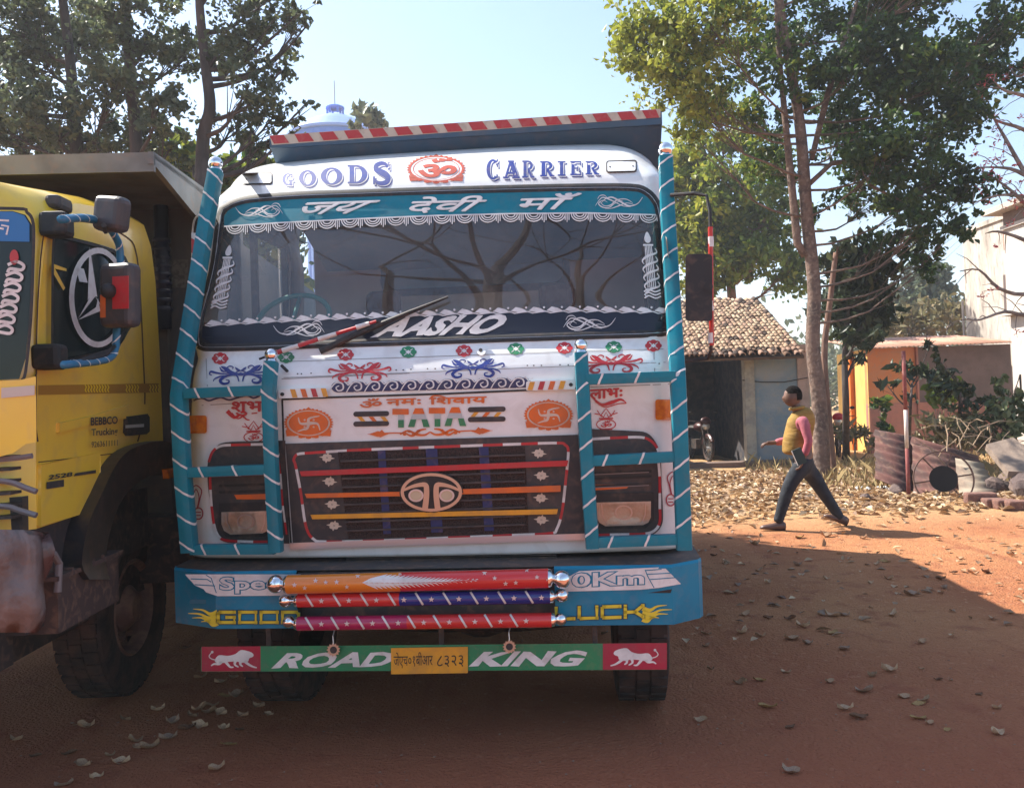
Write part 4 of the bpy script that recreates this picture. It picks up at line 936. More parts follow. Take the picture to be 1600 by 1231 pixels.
# wiper
wp = empty('wiper'); wp.parent = truck
A = [T.on(x, y, CAB, .05) for x, y in ((405, 561), (432, 551), (510, 526), (588, 502))]
b = MB(); b.tube(A[1:], [.012, .010, .007], 8, sq=.5); ar = b.build('wiper_arm', RED, wp)
b = MB()
for t0, t1 in ((.06, .22), (.42, .60), (.80, .93)):
    pts_ = [T.on(lerp((432, 551), (588, 502), t)[0], lerp((432, 551), (588, 502), t)[1], CAB, .052) for t in (t0, t1)]; b = MB(); b.tube(pts_, [.0135, .011], 8, sq=.5); b.build('white_tape', WV, ar)
b = MB(); b.tube([A[0], A[1]], .006, 6); b.tube([T.on(x, y, CAB, .035) for x, y in ((500, 549), (560, 521), (640, 488), (700, 464))], [.017, .016, .012, .006], 8); b.tube([T.on(x, y, CAB, .03) for x, y in ((440, 571), (449, 580))], .008, 6); b.tube([T.on(588, 502, CAB, .05), T.on(600, 505, CAB, .03)], .01, 6); b.build('wiper_blade', BLACK, wp)
# ------------------------------------------------------------------ cab interior
it = empty('cab_interior'); it.parent = truck
zd = T.Y(680, 505, .4).z
b = MB(); b.box(-1.15, .36, .95, 1.15, .9, zd-.16); b.box(-.6, .45, zd-.16, .95, .8, zd-.11); autosmooth(bevel(b.build('dashboard', GREYD, it), .03))
w0 = T.Y(600, 365, 2.0); w1 = T.Y(885, 452, 2.0); wx0, wx1, wz0, wz1 = w0.x, w1.x, w1.z+.03, w0.z-.02
LIN = mat('cab_lining', (.72, .64, .64), .7, col2=(.6, .53, .53), nscale=2.5)
b = MB(); b.box(-1.2, 2.0, 1.0, 1.2, 2.04, wz0); b.box(-1.2, 2.0, wz1, 1.2, 2.04, 3.12); b.box(-1.2, 2.0, wz0, wx0, 2.04, wz1); b.box(wx1, 2.0, wz0, 1.2, 2.04, wz1); b.build('rear_wall', LIN, it)
b = MB(); b.add([(wx0, 2.02, wz0), (wx1, 2.02, wz0), (wx1, 2.02, wz1), (wx0, 2.02, wz1)], [(0, 1, 2, 3)]); b.build('rear_window', mat('painted_view_blue', (.16, .30, .50), .25, col2=(.10, .20, .36), nscale=2.5, coat=.5), it)  # opaque blue painted in for the body wall seen through the glass
ringp = rrect(wx0-.03, wz0-.03, wx1+.03, wz1+.03, .09); ringq = rrect(wx0+.02, wz0+.02, wx1-.02, wz1-.02, .07); n = len(ringp); b = MB()
b.add([(x, 1.985, z) for x, z in ringp]+[(x, 1.975, z) for x, z in ringq], [(i, (i+1) % n, n+(i+1) % n, n+i) for i in range(n)]); b.build('window_seal', BLACK, it)
def seat(x):
    s = MB(); s.box(x-.24, 1.15, 1.3, x+.24, 1.65, 1.55); s.box(x-.24, 1.6, 1.5, x+.24, 1.75, 2.2); s.box(x-.12, 1.62, 2.24, x+.12, 1.72, 2.42); o = s.build('seat', mat('seat_cloth', (.10, .055, .055), .9, col2=(.16, .11, .1), nscale=12), it); bevel(o, .05, 3)
seat(-.62); seat(.55)
c = T.Y(458, 500, .78); b = MB(); ax = Vector((0, -.75, .66)).normalized(); a1 = Vector((1, 0, 0)); a2 = ax.cross(a1)
ring = [c + a1*math.cos(t)*.21 + a2*math.sin(t)*.21 for t in [2*math.pi*k/32 for k in range(33)]]; b.tube(ring, .016, 8, cap=False, front=ax)
for t in (0, 2.1, 4.2): b.tube([c, c+a1*math.cos(t+1.57)*.2+a2*math.sin(t+1.57)*.2], .012, 6)
b.tube([c, c-ax*.3], .03, 8); b.build('steering_wheel', mat('teal_wheel_cover', (.05, .30, .27), .45), it, True)
# door windows with frames and glass
y0w, y1w, z0w, z1w = DW
for sx in (-1, 1):
    xx = R3[7][3]+sx*(R3[7][2]-.02)
    dwf = MB()
    for (y0, y1, z0, z1) in ((y0w-.03, y0w+.03, z0w, z1w), (y1w-.04, y1w+.03, z0w, z1w), (y0w, y1w, z0w-.02, z0w+.03), (y0w, y1w, z1w-.03, z1w+.02), (y0w+.28, y0w+.31, z0w+.02, z1w-.02)): dwf.box(xx-.02, y0, z0, xx+.02, y1, z1)
    o = dwf.build('door_window_frame', BLACK, truck)
    for q0, q1, e in ((y0w, y0w+.29, 0), (y0w+.29, y1w, .004)):
        d2 = MB(); d2.add([(xx+sx*e, q0, z0w), (xx+sx*e, q1, z0w), (xx+sx*e, q1, z1w), (xx+sx*e, q0, z1w)], [(0, 1, 2, 3)]); d2.build('pane', LENSG, o)
# ------------------------------------------------------------------ yellow truck on the left
YM = Matrix.Translation((-2.02, 3.55, 0)) @ Matrix.Rotation(math.radians(2.2), 4, 'Z')
Yf = Frame(YM)
yt_ = empty('tipper_truck', mw=YM)
tag(yt_, 'yellow cabbed tipper truck with dented bumper and a ring and star on its door glass', 'truck')
SX = ('x', 0.0)
def sy(px, py): p = Yf.X(px, py, 0.0); return (p.y, p.z)
def sideplate(name, pts, m_, parent, x0=0.0, th=.02, bev=0.0):
    b = MB(); pp = [sy(*p) for p in pts]; n = len(pp)
    tri = geometry.tessellate_polygon([[Vector((p[0], p[1], 0)) for p in pp]])
    A = [(x0, p[0], p[1]) for p in pp]; B_ = [(x0-th, p[0], p[1]) for p in pp]
    b.add(A+B_, [t for t in tri]+[(n+t[2], n+t[1], n+t[0]) for t in tri]+[(i, (i+1) % n, n+(i+1) % n, n+i) for i in range(n)])
    o = b.build(name, m_, parent)
    if bev: bevel(o, bev)
    return o
# cab profile on the side plane (front edge, roof, rear edge), lofted inwards to the far side with rounded edges
prof = [sy(*p) for p in ((57, 826), (56, 700), (57, 620), (58, 560), (61, 470), (68, 400), (78, 345), (92, 322), (120, 318), (160, 325), (200, 338), (225, 352), (236, 385), (243, 440), (250, 560), (255, 690), (205, 700), (172, 745), (148, 796))]
ymax = max(p[0] for p in prof)
def ysec(x, k):   # k: inset amount for rounding
    cy, cz = .55, 1.9; out = []
    for y, z in prof: out.append((x, cy+(y-cy)*(1-k*.10) if z > 1.9 else y+.0*k, z+(k*-.02 if z < 2.3 else k*.14)))
    return out
def closed_loft(secs_, name, m_, parent, capends=True):
    n = len(secs_[0]); b = MB(); b.add([v for s in secs_ for v in s], [(i*n+k, i*n+(k+1) % n, (i+1)*n+(k+1) % n, (i+1)*n+k) for i in range(len(secs_)-1) for k in range(n)])
    if capends:
        for i in (0, len(secs_)-1):
            tri = geometry.tessellate_polygon([[Vector((v[1], v[2], 0)) for v in secs_[i]]]); b.add(secs_[i], tri)
    return b.build(name, m_, parent)
frontx = lambda x: -.09*min(1, (-x)/.3)
Sx = []
for x, kk, fw in ((0, 0, 0), (-.03, .25, -.035), (-.10, .55, -.10), (-.22, .8, -.17), (-.5, 1, -.21), (-1.2, 1.05, -.24), (-1.9, 1, -.21), (-2.2, .8, -.17), (-2.34, .5, -.1), (-2.42, 0, 0)):
    s_ = [(x, y+(fw if y < .35 else 0), z+(kk*.10 if z > 2.5 else 0)) for (x_, y, z) in [(x, p[0], p[1]) for p in prof]]; Sx.append(s_)
# openings: side window
side = closed_loft(Sx, 'cab', [YEL], yt_, True); autosmooth(side, 35)
winp = [(82, 372), (92, 368), (120, 374), (158, 384), (186, 395), (197, 410), (203, 440), (208, 480), (207, 500), (196, 520), (184, 540), (160, 552), (84, 568), (80, 560), (80, 470)]
DG = mat('dark_window_glass', (.010, .018, .022), .08, col2=(.016, .03, .034), nscale=2, spec=.3)
win = sideplate('door_window', cat(winp, 2, True), DG, yt_, .012, .02)
decal(Yf, 'window_seal', [[cat(winp, 3, True), inner(cat(winp, 3, True), 4)]], ('x', .016), BLACK, win, .018)
decal(Yf, 'ring_sticker', [[ell(153, 465, 45, 78, 40, rot=.0), ell(154, 465, 38, 69, 40)]], ('x', .016), WV, win, .02)
decal(Yf, 'star_sticker', [[(140, 386), (149, 458), (147, 455), (137, 470)], [(141, 390), (152, 464), (147, 462)], [(149, 463), (122, 498), (146, 455)], [(122, 500), (150, 480), (153, 466), (157, 486)], [(148, 462), (170, 500), (154, 470)]], ('x', .016), WV, win, .021)
decal(Yf, 'white_sticker', [[(119, 418), (131, 420), (137, 442), (124, 440)]], ('x', .016), WV, win, .02)
decal(Yf, 'yellow_pillar_glimpse', [[(82, 412), (104, 420), (104, 424), (86, 420), (102, 450), (99, 454), (82, 425)]], ('x', .016), YEL, win, .016)
# door seams, stripe, lettering, badge
decal(Yf, 'door_gap', strip(cat([(57, 585), (58, 500), (64, 400), (72, 350), (80, 342), (110, 344), (160, 352), (200, 372), (212, 392), (218, 440), (224, 560), (226, 640), (215, 690)], 3), 2.2)+strip([(56, 585), (56, 670), (59, 690)], 3)+strip([(60, 722), (200, 706)], 1.5), SX, mat('gap_brown', (.09, .04, .015), .8), side, .004)
decal(Yf, 'reflective_stripe', [[(60, 602), (248, 599), (248, 613), (60, 617)]], SX, YSTR, side, .005)
ch = []
for a, c, e in ((132, 168, 7), (196, 216, 5), (233, 247, 4)):
    x = a
    while x < c: ch += [[(x, 601), (x+1.8, 601), (x+4, 605), (x+2, 609), (x+3.8, 613), (x+2, 613), (x, 609), (x+2, 605)]]; x += 4.4
kd = decal(Yf, 'chevron_marks', ch, SX, mat('bright_yellow', (.9, .65, .03), .3), side, .012); kd['kind'] = 'stuff'
text(Yf, 'door_lettering', 'BEBBCO', (142, 665), (184, 662), (142, 652), (184, 650), ('x', .018), CHAR, side, .025, .008)
text(Yf, 'door_lettering', 'Trucking', (143, 684), (184, 682), (143, 670), (184, 668), ('x', .018), CHAR, side, .02, .008)
text(Yf, 'door_lettering', '9263611111', (143, 699), (184, 696), (143, 690), (184, 687), ('x', .018), CHAR, side, .01, .008)
text(Yf, 'model_number', '2528', (75, 750), (113, 744), (77, 742), (114, 737), ('x', .016), CHAR, side, .03, .008)
decal(Yf, 'badge_bar', [[(118, 739), (150, 734), (150, 739), (115, 744)], [(73, 753), (100, 749), (100, 760), (73, 764)]], ('x', .014), CHAR, side, .007)
o = sideplate('door_handle', [(193, 651), (225, 647), (228, 652), (228, 674), (224, 678), (196, 681), (192, 676)], BLACK, yt_, .02, .03, .008)
decal(Yf, 'handle_bar', [[(196, 664), (225, 662), (225, 667), (196, 669)]], ('x', .03), SILV, o, .026)
# pressed relief in the door
sideplate('door_panel', [(58, 726), (152, 708), (152, 760), (128, 800), (58, 822)], YEL, yt_, .012, .03, .006)
decal(Yf, 'door_dent', [ell(136, 786, 4, 2.5, 10, rot=-.6)], ('x', .01), BLACK, side, .014)
sideplate('door_crease', [(88, 661), (140, 650), (200, 632), (228, 632), (232, 648), (140, 662), (88, 676)], YEL, yt_, .014, .02, .006)
# front face: screen, headband, lower panel
FY = Yf.X(57, 600, 0).y-.20
FB = ('y', FY-.012)
def fplate(name, pts, m_, ly, th=.03, par=None):
    return decal(Yf, name, [pts], ('y', ly), m_, par or yt_, 0, th)
scr = decal(Yf, 'windscreen', [[(-160, 330), (20, 330), (40, 336), (50, 352), (51, 380), (48, 480), (40, 560), (30, 592), (-160, 600)]], ('y', FY-.01), DG, yt_, 0, .01)
decal(Yf, 'windscreen_seal', strip(cat([(-160, 326), (20, 326), (42, 332), (52, 350), (52, 400), (48, 500), (40, 580), (34, 594)], 4), 5), ('y', FY-.01), BLACK, scr, .014)
decal(Yf, 'sun_band', [[(-160, 331), (20, 331), (38, 337), (46, 350), (46, 378), (-160, 374)]], ('y', FY-.01), mat('sky_blue_band', (.02, .17, .45), .4), scr, .016)
decal(Yf, 'band_symbol', strip([(-4, 344), (14, 345)], 3)+strip([(2, 352), (13, 354), (10, 367)], 3)+strip([(-4, 356), (6, 358)], 3), ('y', FY-.01), WV, scr, .018)
spp = []
for k in range(7): y = 414+k*16.5; xx = 26-k*3; spp += strip(cat([(xx-14, y), (xx, y-5), (xx+11, y+1), (xx+7, y+8), (xx-10, y+6), (xx-14, y+12)], 4), 5)
decal(Yf, 'spiral_sticker', spp, ('y', FY-.01), WV, scr, .018); decal(Yf, 'flame_sticker', [ell(22, 402, 7, 12, 14)], ('y', FY-.01), RED, scr, .018)
o = fplate('front_panel', [(-160, 598), (30, 594), (56, 588), (57, 690), (40, 694), (20, 708), (-10, 716), (-160, 716)], YEL, FY-.012, .05); bevel(o, .012)
decal(Yf, 'silver_band', [[(2, 606), (54, 602), (54, 617), (2, 622)]], ('y', FY-.012), mat('pale_reflective_tape', (.6, .52, .45), .3), o, .056)
# broken grille and dented bumper
gb = MB()
for k in range(6):
    z0 = Yf.Y(20, 712+k*19, FY).z; gb.box(-1.6, FY+.02, z0-.012, -.02, FY+.1, z0)
gb.box(-2.3, FY+.1, .75, -.02, FY+.5, 1.32); gb.build('broken_grille', CHAR, yt_)
b = MB()
for pts in ([(-60, 748), (10, 752), (40, 762), (57, 768)], [(-60, 790), (8, 791), (30, 797), (57, 805)], [(-60, 722), (20, 716), (50, 712)]): b.tube([Yf.Y(x, y, FY-.03) for x, y in cat(pts, 4)], .012, 6)
b.build('grille_bar', mat('dull_grey_bar', (.20, .17, .17), .5), yt_)
NB = 26; b = MB(); vs = []
bo = cat([(-180, 824), (-60, 820), (20, 822), (48, 834), (64, 852), (69, 880), (68, 930), (72, 950), (66, 972), (40, 986), (-60, 990), (-180, 990)], 2)
top = [(-180+k*(248)/NB) for k in range(NB+1)]
for j in range(9):
    t = j/8
    for k in range(NB+1):
        u = k/NB; xR = [64, 68, 69, 69, 68, 70, 72, 70, 60][j]; x = -180+(xR+180)*u; y = lerp((0, 828+(1-u)*-4+(8 if u > .9 else 0)), (0, 988), t)[1]
        dent = .05*math.exp(-((u-.86)/.06)**2-((t-.35)/.3)**2)+.012*math.sin(u*31+t*7)+.012*math.sin(t*9+u*5); rnd = .12*max(0, (u-.9)/.1)**2
        vs.append(Yf.Y(x, y, FY-.33+dent+rnd+.06*(2*t-1)**2))
b.add(vs, [(j*(NB+1)+k, j*(NB+1)+k+1, (j+1)*(NB+1)+k+1, (j+1)*(NB+1)+k) for j in range(8) for k in range(NB)])
BMP = mat('scuffed_bumper', (.19, .145, .135), .55, col2=(.13, .05, .04), nscale=3.2, lo=.48, hi=.56, detail=9, dist=.6, dirt=(.10, .06, .05), dirtamt=.7, bump=.8, bscale=22)
o = b.build('bumper', BMP, yt_, True); s = o.modifiers.new('s', 'SOLIDIFY'); s.thickness = .12; s.offset = -1 if False else 1
b = MB(); b.box(-2.3, FY-.22, .62, -.1, FY+.15, 1.0); b.box(-1.9, FY+.2, .55, -.25, 4.2, .8); b.box(-2.3, .3, .85, -.15, 1.5, 1.2); b.build('chassis', DARKST, yt_)
b = MB(); b.tube([Yf.X(x, y, .05) for x, y in ((66, 862), (84, 866), (92, 880), (90, 925))], .016, 8); b.build('step_rail', mat('dull_grey_bar', (0, 0, 0)), yt_)
b = MB(); p = Yf.X(98, 895, .04); q_ = Yf.X(185, 885, .04); b.box(-.45, p.y-.05, p.z-.25, .04, q_.y, p.z-.02); b.box(-.47, p.y-.08, p.z-.02, .06, q_.y+.02, p.z+.0)
for k in range(5): b.box(-.47, p.y-.06+k*.1, p.z, .06, p.y-.04+k*.1, p.z+.015)
b.build('step', mat('step_brown', (.08, .05, .045), .8, dirt=DUST, dirtamt=.6), yt_)
# wheel and black wheel-arch
wc = Yf.X(238, 945, .02)
wheel(Matrix.Translation((-.33, wc.y+.33, .50)), .50, .27, 1, yt_)
wheel(Matrix.Translation((-2.2, wc.y+.33, .52)), .52, .34, -1, yt_, rim=False)
for yy in (4.2, 5.5):
    for xx in (-.3, -2.1): wheel(Matrix.Translation((xx, yy, .52)), .52, .5, 1, yt_, rim=False)
ow = cat([(140, 905), (128, 880), (138, 820), (160, 770), (182, 725), (205, 702), (240, 690), (262, 690), (276, 700)], 3); iw = cat([(172, 905), (166, 880), (170, 840), (186, 790), (210, 758), (240, 742), (262, 738), (276, 742)], 3)
b = MB(); n = len(ow); A = [Yf.X(x, y, .07) for x, y in ow]; I2 = [Yf.X(x, y, .045) for x, y in iw]
b2 = []
m_ = len(iw); I2 = [Yf.X(*iw[min(m_-1, int(i*(m_-1)/(n-1)+.5))], .045) for i in range(n)]
Bk = [Vector((-.6, v.y, v.z)) for v in A]; Bi = [Vector((-.6, v.y, v.z)) for v in I2]
b.add(A+I2+Bk+Bi, [(i, i+1, n+i+1, n+i) for i in range(n-1)]+[(i, i+1, 2*n+i+1, 2*n+i) for i in range(n-1)]+[(n+i, n+i+1, 3*n+i+1, 3*n+i) for i in range(n-1)])
wa = b.build('wheel_arch', mat('arch_plastic', (.04, .045, .055), .45, col2=(.07, .07, .08), nscale=4, dirt=DUST, dirtamt=.3), yt_, True)
sideplate('marker_lamp', [(238, 734), (262, 731), (262, 745), (240, 748)], AMBL, wa, .085, .03, .004)
b = MB(); p = Yf.X(150, 850, .0)
b.add([Yf.X(78, 830, -.02), Yf.X(150, 800, -.02), Yf.X(140, 905, -.05), Yf.X(98, 905, -.05)], [(0, 1, 2, 3)]); b.build('step_side', CHAR, yt_)
# mirrors on striped arms
mr = empty('door_mirror'); mr.parent = yt_
arm = [Yf.X(x, y, .22) for x, y in cat([(95, 343), (135, 341), (165, 352), (183, 375), (188, 400), (186, 450), (182, 520), (180, 545), (165, 562), (100, 570)], 4)]
b = MB(); b.tube(arm, .017, 10, front=Vector((1, -.6, 0)).normalized()); ao = b.build('mirror_arm', mat('blue_arm_paint', (.02, .16, .30), .35), mr, True)
stripes(ao, arm, .017, .09, .009, 1.2, 0, front=Vector((.6, -.8, 0)).normalized())
b = MB(); b.tube([Yf.X(x, y, .22) for x, y in ((120, 568), (165, 552), (184, 538))], .014, 8); b.build('mirror_brace', BLACK, mr)
for (x, y) in ((85, 352), (74, 558)): b = MB(); p = Yf.X(x, y, .03); b.box(-.02, p.y-.05, p.z-.055, .10, p.y+.05, p.z+.055); bevel(b.build('mirror_bracket', BLACK, mr), .02)
def mirror(px0, py0, px1, py1, lx, tilt, mrk=False):
    c = Yf.X((px0+px1)/2, (py0+py1)/2, lx); w = (px1-px0)/F*3.9/2; h = (py1-py0)/F*3.9/2
    M_ = Matrix.Translation(c) @ Matrix.Rotation(math.radians(-18), 4, 'Z') @ Matrix.Rotation(tilt, 4, 'Y')
    b = MB(); b.box(-w, -.03, -h, w, .06, h, 0, M_); o = b.build('mirror_head', mat('mirror_plastic', (.055, .05, .055), .5, dirt=DUST, dirtamt=.2), mr); bevel(o, .03, 3)
    if mrk:
        b = MB(); b.box(.0, -.036, -h*.45, w*.96, -.031, h*.55, 0, M_); b.build('red_patch', RED, o)
        b = MB(); b.box(-w*.75, -.036, -h*.7, -w*.45, -.031, h*.0, 0, M_); b.build('red_patch', ORANGE, o)
        b = MB(); b.ball(M_ @ Vector((-w*.1, -.05, h*.1)), .035, 14, 8); b.build('mirror_clamp', BLACK, o, True)
mirror(146, 308, 196, 360, .28, .15); mirror(155, 413, 214, 510, .26, .03, True)
b = MB(); b.tube([Yf.X(165, 362, .24), Yf.X(162, 352, .28)], .012, 6); b.build('mirror_stem', BLACK, mr)
b = MB(); p = Yf.X(108, 320, .04); b.box(-.04, p.y-.07, p.z-.03, .03, p.y+.07, p.z+.035); bevel(b.build('roof_marker_lamp', CHAR, yt_), .02)
# yellow truck's tipper body: head board, forward canopy with gusset
yb_ = empty('tipper_body'); yb_.parent = yt_
hy = 1.75; pr1 = Yf.Y(240, 238, hy-1.0); zt3 = pr1.z; xr = pr1.x; xbr = Yf.Y(322, 300, hy+.1).x
zlow = Yf.Y(322, 300, hy).z
b = MB(); b.box(-2.6, hy-1.0, zt3-.10, xr, hy-.98, zt3); b.box(-2.6, hy-.98, zt3-.03, xr, hy+.2, zt3-.005); b.build('canopy', BODYL, yb_)
b = MB(); G1 = [Yf.X(x, y, xr) for x, y in ((240, 237), (240, 256), (300, 330), (345, 380), (345, 302), (322, 296))]
b.add(G1+[Vector((v.x-.03, v.y, v.z)) for v in G1], [(0, 1, 2, 3, 4, 5), (11, 10, 9, 8, 7, 6)]+[(i, (i+1) % 6, 6+(i+1) % 6, 6+i) for i in range(6)]); b.build('gusset', BODYL, yb_)
b = MB(); b.box(-2.45, hy+.12, .95, xr+.12, hy+.18, zt3-.02); b.box(-2.45, hy+.2, 1.0, -2.4, 6.4, zt3-.15); b.box(xr+.04, hy+.18, 1.0, xr+.10, 6.4, zt3-.25); b.box(-2.45, hy+.2, .95, xr+.1, 6.4, 1.05)
for x in (-1.6, -.9, -.2): b.box(x, hy+.07, 1.0, x+.08, hy+.12, zt3-.1)
b.build('load_box', BODYG, yb_)
b = MB(); cpt = Yf.Y(256, 430, hy+.05); b.tube([(cpt.x, hy+.03, cpt.z+.5), (cpt.x, hy+.03, cpt.z-.35)], .045, 12)
for k in range(9): b.lathe([(.052, -.014), (.058, 0), (.052, .014)], (cpt.x, hy+.03, cpt.z+.22-k*.055), (0, 0, 1), 12)
b.build('air_hose', mat('hose_blue_black', (.02, .025, .06), .4), yb_, True)
decal(Yf, 'paper_notice', [[(265, 405), (294, 406), (293, 450), (269, 449)]], ('y', hy+.12), mat('faded_paper', (.20, .18, .16), .8, col2=(.12, .11, .1), nscale=40), yb_, .006)
b = MB(); b.box(-.4, hy-.15, .6, .1, hy+.9, 1.0); b.build('side_tank', DARKST, yt_); b = MB(); b.box(-2.2, hy-.1, .6, -1.7, hy+.9, 1.0); b.build('side_tank', DARKST, yt_)
# ------------------------------------------------------------------ ground
def earth_mat():
    mt = bpy.data.materials.new('red_earth'); mt.use_nodes = True; nt = mt.node_tree; b = nt.nodes['Principled BSDF']; b.inputs['Roughness'].default_value = .95; b.inputs['Specular IOR Level'].default_value = .15
    tc = nt.nodes.new('ShaderNodeTexCoord')
    def N(sc_, det, dist=0):
        n = nt.nodes.new('ShaderNodeTexNoise'); n.inputs['Scale'].default_value = sc_; n.inputs['Detail'].default_value = det; n.inputs['Distortion'].default_value = dist; nt.links.new(tc.outputs['Object'], n.inputs[0]); return n.outputs['Fac']
    def mr(f, a, c):
        r = nt.nodes.new('ShaderNodeMapRange'); r.inputs['From Min'].default_value = a; r.inputs['From Max'].default_value = c; nt.links.new(f, r.inputs[0]); return r.outputs[0]
    def mix(f, A, B):
        x = nt.nodes.new('ShaderNodeMix'); x.data_type = 'RGBA'; nt.links.new(f, x.inputs[0])
        for s, c in ((x.inputs[6], A), (x.inputs[7], B)):
            if isinstance(c, tuple): s.default_value = (*c, 1)
            else: nt.links.new(c, s)
        return x.outputs[2]
    c1 = mix(mr(N(.55, 5, .4), .35, .68), (.37, .145, .068), (.47, .225, .105))
    c2 = mix(mr(N(4.5, 8, .3), .55, .78), c1, (.27, .09, .05))
    c3 = mix(mr(N(22, 8), .60, .74), c2, (.55, .30, .17))
    c4 = mix(mr(N(75, 4), .66, .72), c3, (.11, .05, .035))
    # paler dusty strip further back on the yard
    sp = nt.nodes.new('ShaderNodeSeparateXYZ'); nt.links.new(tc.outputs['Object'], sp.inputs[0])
    tk = nt.nodes.new('ShaderNodeMapping'); tk.inputs['Scale'].default_value = (2.6, .10, 1); tk.inputs['Rotation'].default_value = (0, 0, .35); nt.links.new(tc.outputs['Object'], tk.inputs[0]); tn = nt.nodes.new('ShaderNodeTexNoise'); tn.inputs['Scale'].default_value = 1.6; tn.inputs['Detail'].default_value = 5; nt.links.new(tk.outputs[0], tn.inputs[0])
    c4 = mix(mr(tn.outputs['Fac'], .56, .72), c4, (.31, .12, .06))
    c4 = mix(mr(sp.outputs['Y'], 6.2, 3.0), c4, (.36, .115, .062))  # nearer ground redder and darker: foreground shade painted into the earth colour
    c5 = mix(mr(sp.outputs['Y'], 9.6, 11.5), c4, (.50, .31, .16))
    nt.links.new(c5, b.inputs['Base Color'])
    bp = nt.nodes.new('ShaderNodeBump'); bp.inputs['Strength'].default_value = 1.0; bp.inputs['Distance'].default_value = .03
    ad = nt.nodes.new('ShaderNodeMath'); ad.operation = 'ADD'; nt.links.new(N(9, 8), ad.inputs[0]); nt.links.new(N(60, 6), ad.inputs[1]); nt.links.new(ad.outputs[0], bp.inputs['Height']); nt.links.new(bp.outputs[0], b.inputs['Normal'])
    return mt
nx, ny = 150, 150
gx = np.sign(np.linspace(-1, 1, nx))*np.abs(np.linspace(-1, 1, nx))**3.2*600+1; gy = np.concatenate([np.linspace(-60, 0, 20)[:-1], np.linspace(0, 14, 90)[:-1], 14+np.linspace(0, 1, ny-108)**3*1200])
def gh(x, y):
    h = .012*np.sin(x*1.7+.5*y)+.010*np.sin(y*2.3-x*.8)+.008*np.sin(x*4.1+y*3.3)
    return np.where((np.abs(x) < 30) & (y < 40), h, 0.0)
X_, Y_ = np.meshgrid(gx, gy); Z_ = gh(X_, Y_)
nr, nc = X_.shape; me = bpy.data.meshes.new('ground')
vs = np.stack([X_, Y_, Z_], -1).reshape(-1, 3); idx = np.arange(nr*nc).reshape(nr, nc)
fs = np.stack([idx[:-1, :-1], idx[:-1, 1:], idx[1:, 1:], idx[1:, :-1]], -1).reshape(-1, 4)
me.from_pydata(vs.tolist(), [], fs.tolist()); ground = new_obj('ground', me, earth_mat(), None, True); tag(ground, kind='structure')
# ------------------------------------------------------------------ numpy leaves
def rot_leaves(C, size, flat=0.0, droop=.3, elong=1.9, curl=.25, rng=RNG):
    """rhombic folded leaves at centres C -> (verts, faces)"""
    n = len(C); d = rng.normal(size=(n, 3)); d[:, 2] = d[:, 2]*(1-flat)-droop; d /= np.linalg.norm(d, axis=1)[:, None]
    u = rng.normal(size=(n, 3)); u[:, 2] += flat*6; u -= (u*d).sum(1)[:, None]*d; u /= np.linalg.norm(u, axis=1)[:, None]; w = np.cross(d, u)
    s = size*(.6+.8*rng.random(n))[:, None]; L = d*s*elong*.5; Wd = w*s*.5; U = u*s*curl
    v = np.stack([C-L, C-L*.15+Wd+U, C+L*.3+Wd*.8+U*.8, C+L, C+L*.3-Wd*.8+U*.8, C-L*.15-Wd+U], 1).reshape(-1, 3)
    b0 = np.arange(n)[:, None]*6
    f = np.concatenate([b0+np.array([0, 1, 2, 3]), b0+np.array([0, 3, 4, 5])], 1).reshape(-1, 4)
    return v, f
def leaf_obj(name, C, size, m_, parent=None, tint=None, **kw):
    v, f = rot_leaves(C, size, **kw); me = bpy.data.meshes.new(name)
    me.vertices.add(len(v)); me.vertices.foreach_set('co', v.ravel()); me.loops.add(len(f)*4); me.polygons.add(len(f))
    me.loops.foreach_set('vertex_index', f.ravel().astype(np.int32)); me.polygons.foreach_set('loop_start', np.arange(0, len(f)*4, 4, dtype=np.int32)); me.polygons.foreach_set('loop_total', np.full(len(f), 4, dtype=np.int32)) if False else None
    me.update(calc_edges=True)
    a = me.attributes.new('tint', 'FLOAT', 'POINT'); t = RNG.random(len(C)) if tint is None else np.clip(tint, 0, 1); a.data.foreach_set('value', np.repeat(t, 6).astype(np.float32))
    return new_obj(name, me, m_, parent)
BARK = mat('bark_brown', (.22, .125, .09), .9, col2=(.12, .065, .05), nscale=7, bump=.9, bscale=22, stretch=(1, 1, .25), dirt=(.33, .24, .19), dirtamt=.5)
BARKM = mat('bark_mottled', (.17, .11, .085), .95, col2=(.09, .06, .05), nscale=5, bump=1.0, bscale=14, dirt=(.36, .28, .22), dirtamt=.6)
BARKD = mat('bark_dark', (.075, .058, .052), .9, col2=(.04, .032, .03), nscale=7, bump=.8, bscale=22, stretch=(1, 1, .3))
BARKG = mat('bark_grey', (.30, .25, .22), .9, col2=(.18, .14, .12), nscale=7, bump=.6)
def wob(a, c, n, amt, rng=random):
    a, c = Vector(a), Vector(c); out = []; L = (c-a).length
    o = Vector((0, 0, 0))
    for i in range(n+1):
        t = i/n; o += Vector((rng.uniform(-1, 1), rng.uniform(-1, 1), rng.uniform(-.6, .6)))*amt*L/n; out.append(a.lerp(c, t)+o*(math.sin(math.pi*t) if i < n else 0))
    return out
